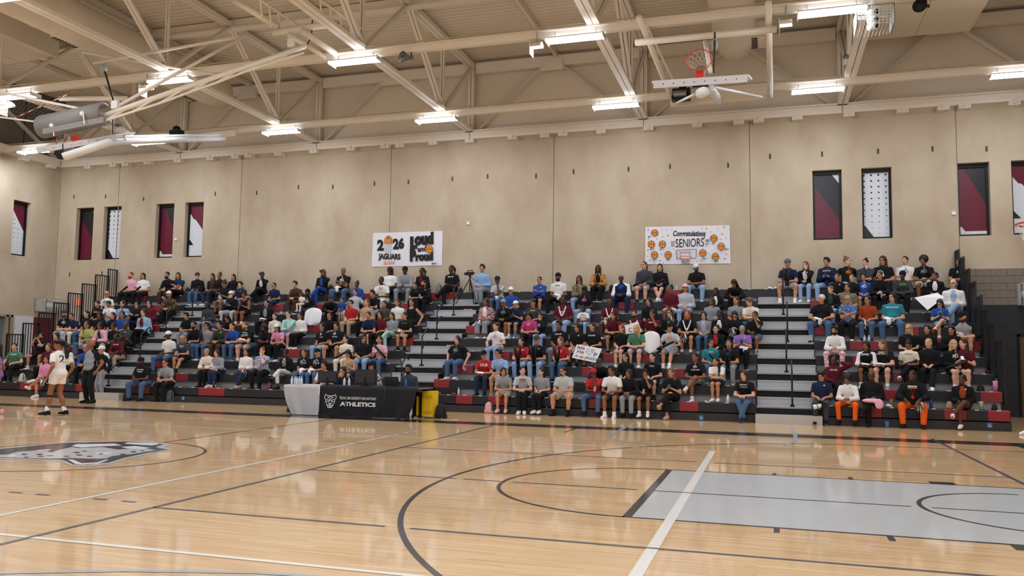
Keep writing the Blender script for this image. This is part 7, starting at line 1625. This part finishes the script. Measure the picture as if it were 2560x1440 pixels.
# second stowed pole pair near the middle
t = empty('volleyball_rig', PY(760,90,8.2), 'cream pipe frame of stowed volleyball poles near the middle trusses', 'volleyball net'); c = Vector(t.location); L = lambda p: Vector(p)-c
for a, b, r in (((585,0,7.4),(697,68,8.0),.085), ((684,82,8.0),(832,60,8.0),.085), ((752,0,7.0),(828,55,8.0),.085), ((832,62,8.0),(925,118,9.6),.085), ((752,75,7.8),(848,140,8.6),.085), ((720,85,7.8),(768,115,8.2),.07), ((768,112,8.2),(830,158,8.7),.07)): MB().tube([L(PY(*a)), L(PY(*b))], r, 12).obj('pole', M_TUBE, t, True)
for a, b in (((650,0),(758,72)), ((800,0),(922,85))):
    lb = MB(); P0, P1 = PY(*a, 7.2), PY(*b, 8.8); lb.tube([L(P0), L(P1)], .03, 6)
    for k in range(5): lb.tube([L(P0.lerp(P1, k/5)), L(P0.lerp(P1, k/5)+Vector((-.1,.3,-.45)))], .02, 5)
    lb.obj('lattice', M_TUBE, t)
MB().tube([L(PY(781,50,8)), L(PY(779,90,8)), L(PY(768,112,8))], .015, 6).obj('black_strap', M_BLACK, t)
# --- main goal at the near end, seen only as a rim at the right edge
t = empty('basketball_goal', (-1.22, 0, 3.35), 'lowered main court basketball goal at the right edge', 'basketball goal')
MB().box(0, .03, -.91, .91, -.45, .62).obj('glass_board', M_GLASS, t); rim_net(t, (-.38, 0, -.30), (1,0,0), (0,1,0), (0,0,-1)); MB().box(-.16, 0, -.08, .08, -.34, -.26).obj('rim_mount', M_RIM, t)
MB().tube([(.1,0,.1),(.1,0,6.0)], .1, 10).obj('mast', M_BWHITE, t); MB().box(.03,.1,-.2,.2,-.2,.3).obj('mast_bracket', M_BLACK, t)
# --- ducts and plenums
M_DUCT = mat('cream_duct', 'dacfbc', .6, 0, .3)
for x, lb, sg in ((-5.25,'large round cream air duct above the folded right goal',1), (-23.4,'large round cream air duct along the far left ceiling',-1)):
    t = empty('air_duct', (x, 5, 10.95), lb, 'duct'); b = MB(); ys = [-16,-10,-5,0,4,7.5,9.2,9.7,10.0,10.1]; rs = [.6]*7+[.55,.4,.15]; b.tube([(0, y, 0) for y in ys], rs, 24).obj('duct_body', M_DUCT, t, True)
    for y in (-6,-2,2,6): MB().tube([(0,y-.02,0),(0,y+.02,0)], .612, 24).obj('duct_band', M_DUCT, t, True)
    for y in (9.0, 3.6):
        br = MB().box(sg*.45 if sg > 0 else -.85, .85 if sg > 0 else -.45, y-.45, y+.45, -.35, .1).obj('branch', M_DUCT, t)
        for k in range(6): MB().box((.852 if sg > 0 else -.855), (.855 if sg > 0 else -.852), y-.4, y+.4, -.30+k*.06, -.27+k*.06).obj('vent_slat', M_DARKGAP, br)
        for k in range(7): MB().box(-.1+sg*.62-.12, -.1+sg*.62+.12, y-.42+k*.125, y-.36+k*.125, -.362, -.352).obj('vent_slot', M_DARKGAP, br)
for x0, x1, y1, lb in ((-2.0,1.2,15.7,'flat cream plenum box under the roof at right'), (-29.85,-26.3,10.4,'flat cream plenum box under the roof at far left')):
    o = MB().box(x0, x1, -2, y1, 11.0, 11.75).obj('plenum', M_DUCT); tag(o, lb, 'duct')
    for y in [q for q in (13.2, 10.5, 8.0) if q < y1]: MB().box(x0, x1, y-.006, y+.006, 10.996, 11.0).obj('seam', mat('seam_grey', '7d766a', .8), o)
    MB().box(x0+(x1-x0)*.55, x0+(x1-x0)*.55+.012, -2, y1, 10.996, 11.0).obj('seam', mat('seam_grey', '7d766a', .8), o)
# --- wall-wash floods, horns, guarded projector
def flood(u, v, Y, label, s=1):
    q = PY(u, v, Y); t = empty('flood_light', tuple(q), label, 'flood light'); b = MB(); n = 9; vs = []
    pr = [(-.16+.32*math.sin(a)*0, 0) for a in range(1)]
    arc_ = [(.02+.17*math.sin(a), .16*math.cos(a)) for a in np.linspace(-1.5, 1.0, n)]
    for sx in (-.13, .13): vs += [(sx*s, y_*s, z_*s) for y_, z_ in arc_]
    b.add(vs, [(k, k+1, n+k+1, n+k) for k in range(n-1)]); b.obj('hood', M_DUCT, t, True)
    MB().add([(-.13*s,.16*s,.06*s),(.13*s,.16*s,.06*s),(.13*s,-.14*s,-.02*s),(-.13*s,-.14*s,-.02*s)], [(0,1,2,3)]).obj('lit_panel', emit('lit_flood', 'f4f8ff', 6), t)
    MB().box(-.15*s, -.13*s, -.15*s, .18*s, -.16*s, .16*s).obj('side_plate', M_DUCT, t); MB().tube([(0,0,.16*s),(0,0,.5*s)], .012, 6).obj('hanger', M_GALV, t)
flood(1342,122,8.5,'hooded flood light hanging left of the second middle light'); flood(1965,67,8.5,'hooded flood light hanging beside the right air duct'); flood(366,226,8.5,'hooded flood light hanging at left above the net frame'); flood(14,270,8.5,'hooded flood light hanging at the left edge',1.2)
def horn(u, v, Y, m, label):
    q = PY(u, v, Y); t = empty('horn_speaker', tuple(q), label, 'speaker'); MB().tube([(.13,.12,.02),(.05,.04,0),(-.04,-.06,-.02),(-.06,-.1,-.02)], [.05,.06,.13,.15], 14).obj('horn', m, t, True); MB().ell((-.055,-.095,-.02), (.03,.03,.03), 8, 6).obj('driver', M_BLACK, t, True); MB().tube([(.1,.1,.02),(.1,.1,.25)], .015, 6).obj('bracket', M_BLACK, t)
horn(1015,143,8.5, mat('horn_grey', '6f6d6a', .5), 'grey horn speaker hanging below the middle light beam'); horn(2305,15,8.5, M_BLACK, 'black horn speaker under the plenum at top right')
def pod(u, v, Y, label):
    q = PY(u, v, Y); t = empty('emergency_lamp', tuple(q), label, 'lamp'); MB().box(-.16,.16,-.1,.1,-.12,-.02).obj('housing', M_WHITE, t)
    for s in (-.07, .07): MB().tube([(s,-.02,.05),(s-.03,-.1,.02)], [.06,.08], 10).obj('lamp_head', M_GALV, t, True)
pod(2124,147,13.2,'white twin-head emergency lamp on the right truss'); pod(300,318,13.2,'white twin-head emergency lamp above the left goal')
q = PY(2184,52,8.5); cage(tuple(q), .36, .36, .2, 'white wire guard round twin cameras under the truss', .07, False)
t = empty('camera_cluster', (q.x, q.y, q.z), 'white twin-lens camera cluster inside the hanging wire guard', 'camera'); MB().tube([(0,0,.2),(0,.1,.75)], .05, 8).obj('stem', M_WHITE, t)
for z_ in (.18, .02, -.12): h_ = MB().tube([(-.08,.04,z_),(.04,-.14,z_-.04)], .075, 12).obj('camera_head', M_WHITE, t, True); MB().tube([(.04,-.14,z_-.04),(.045,-.148,z_-.042)], .055, 12).obj('lens', M_BLACK, h_)
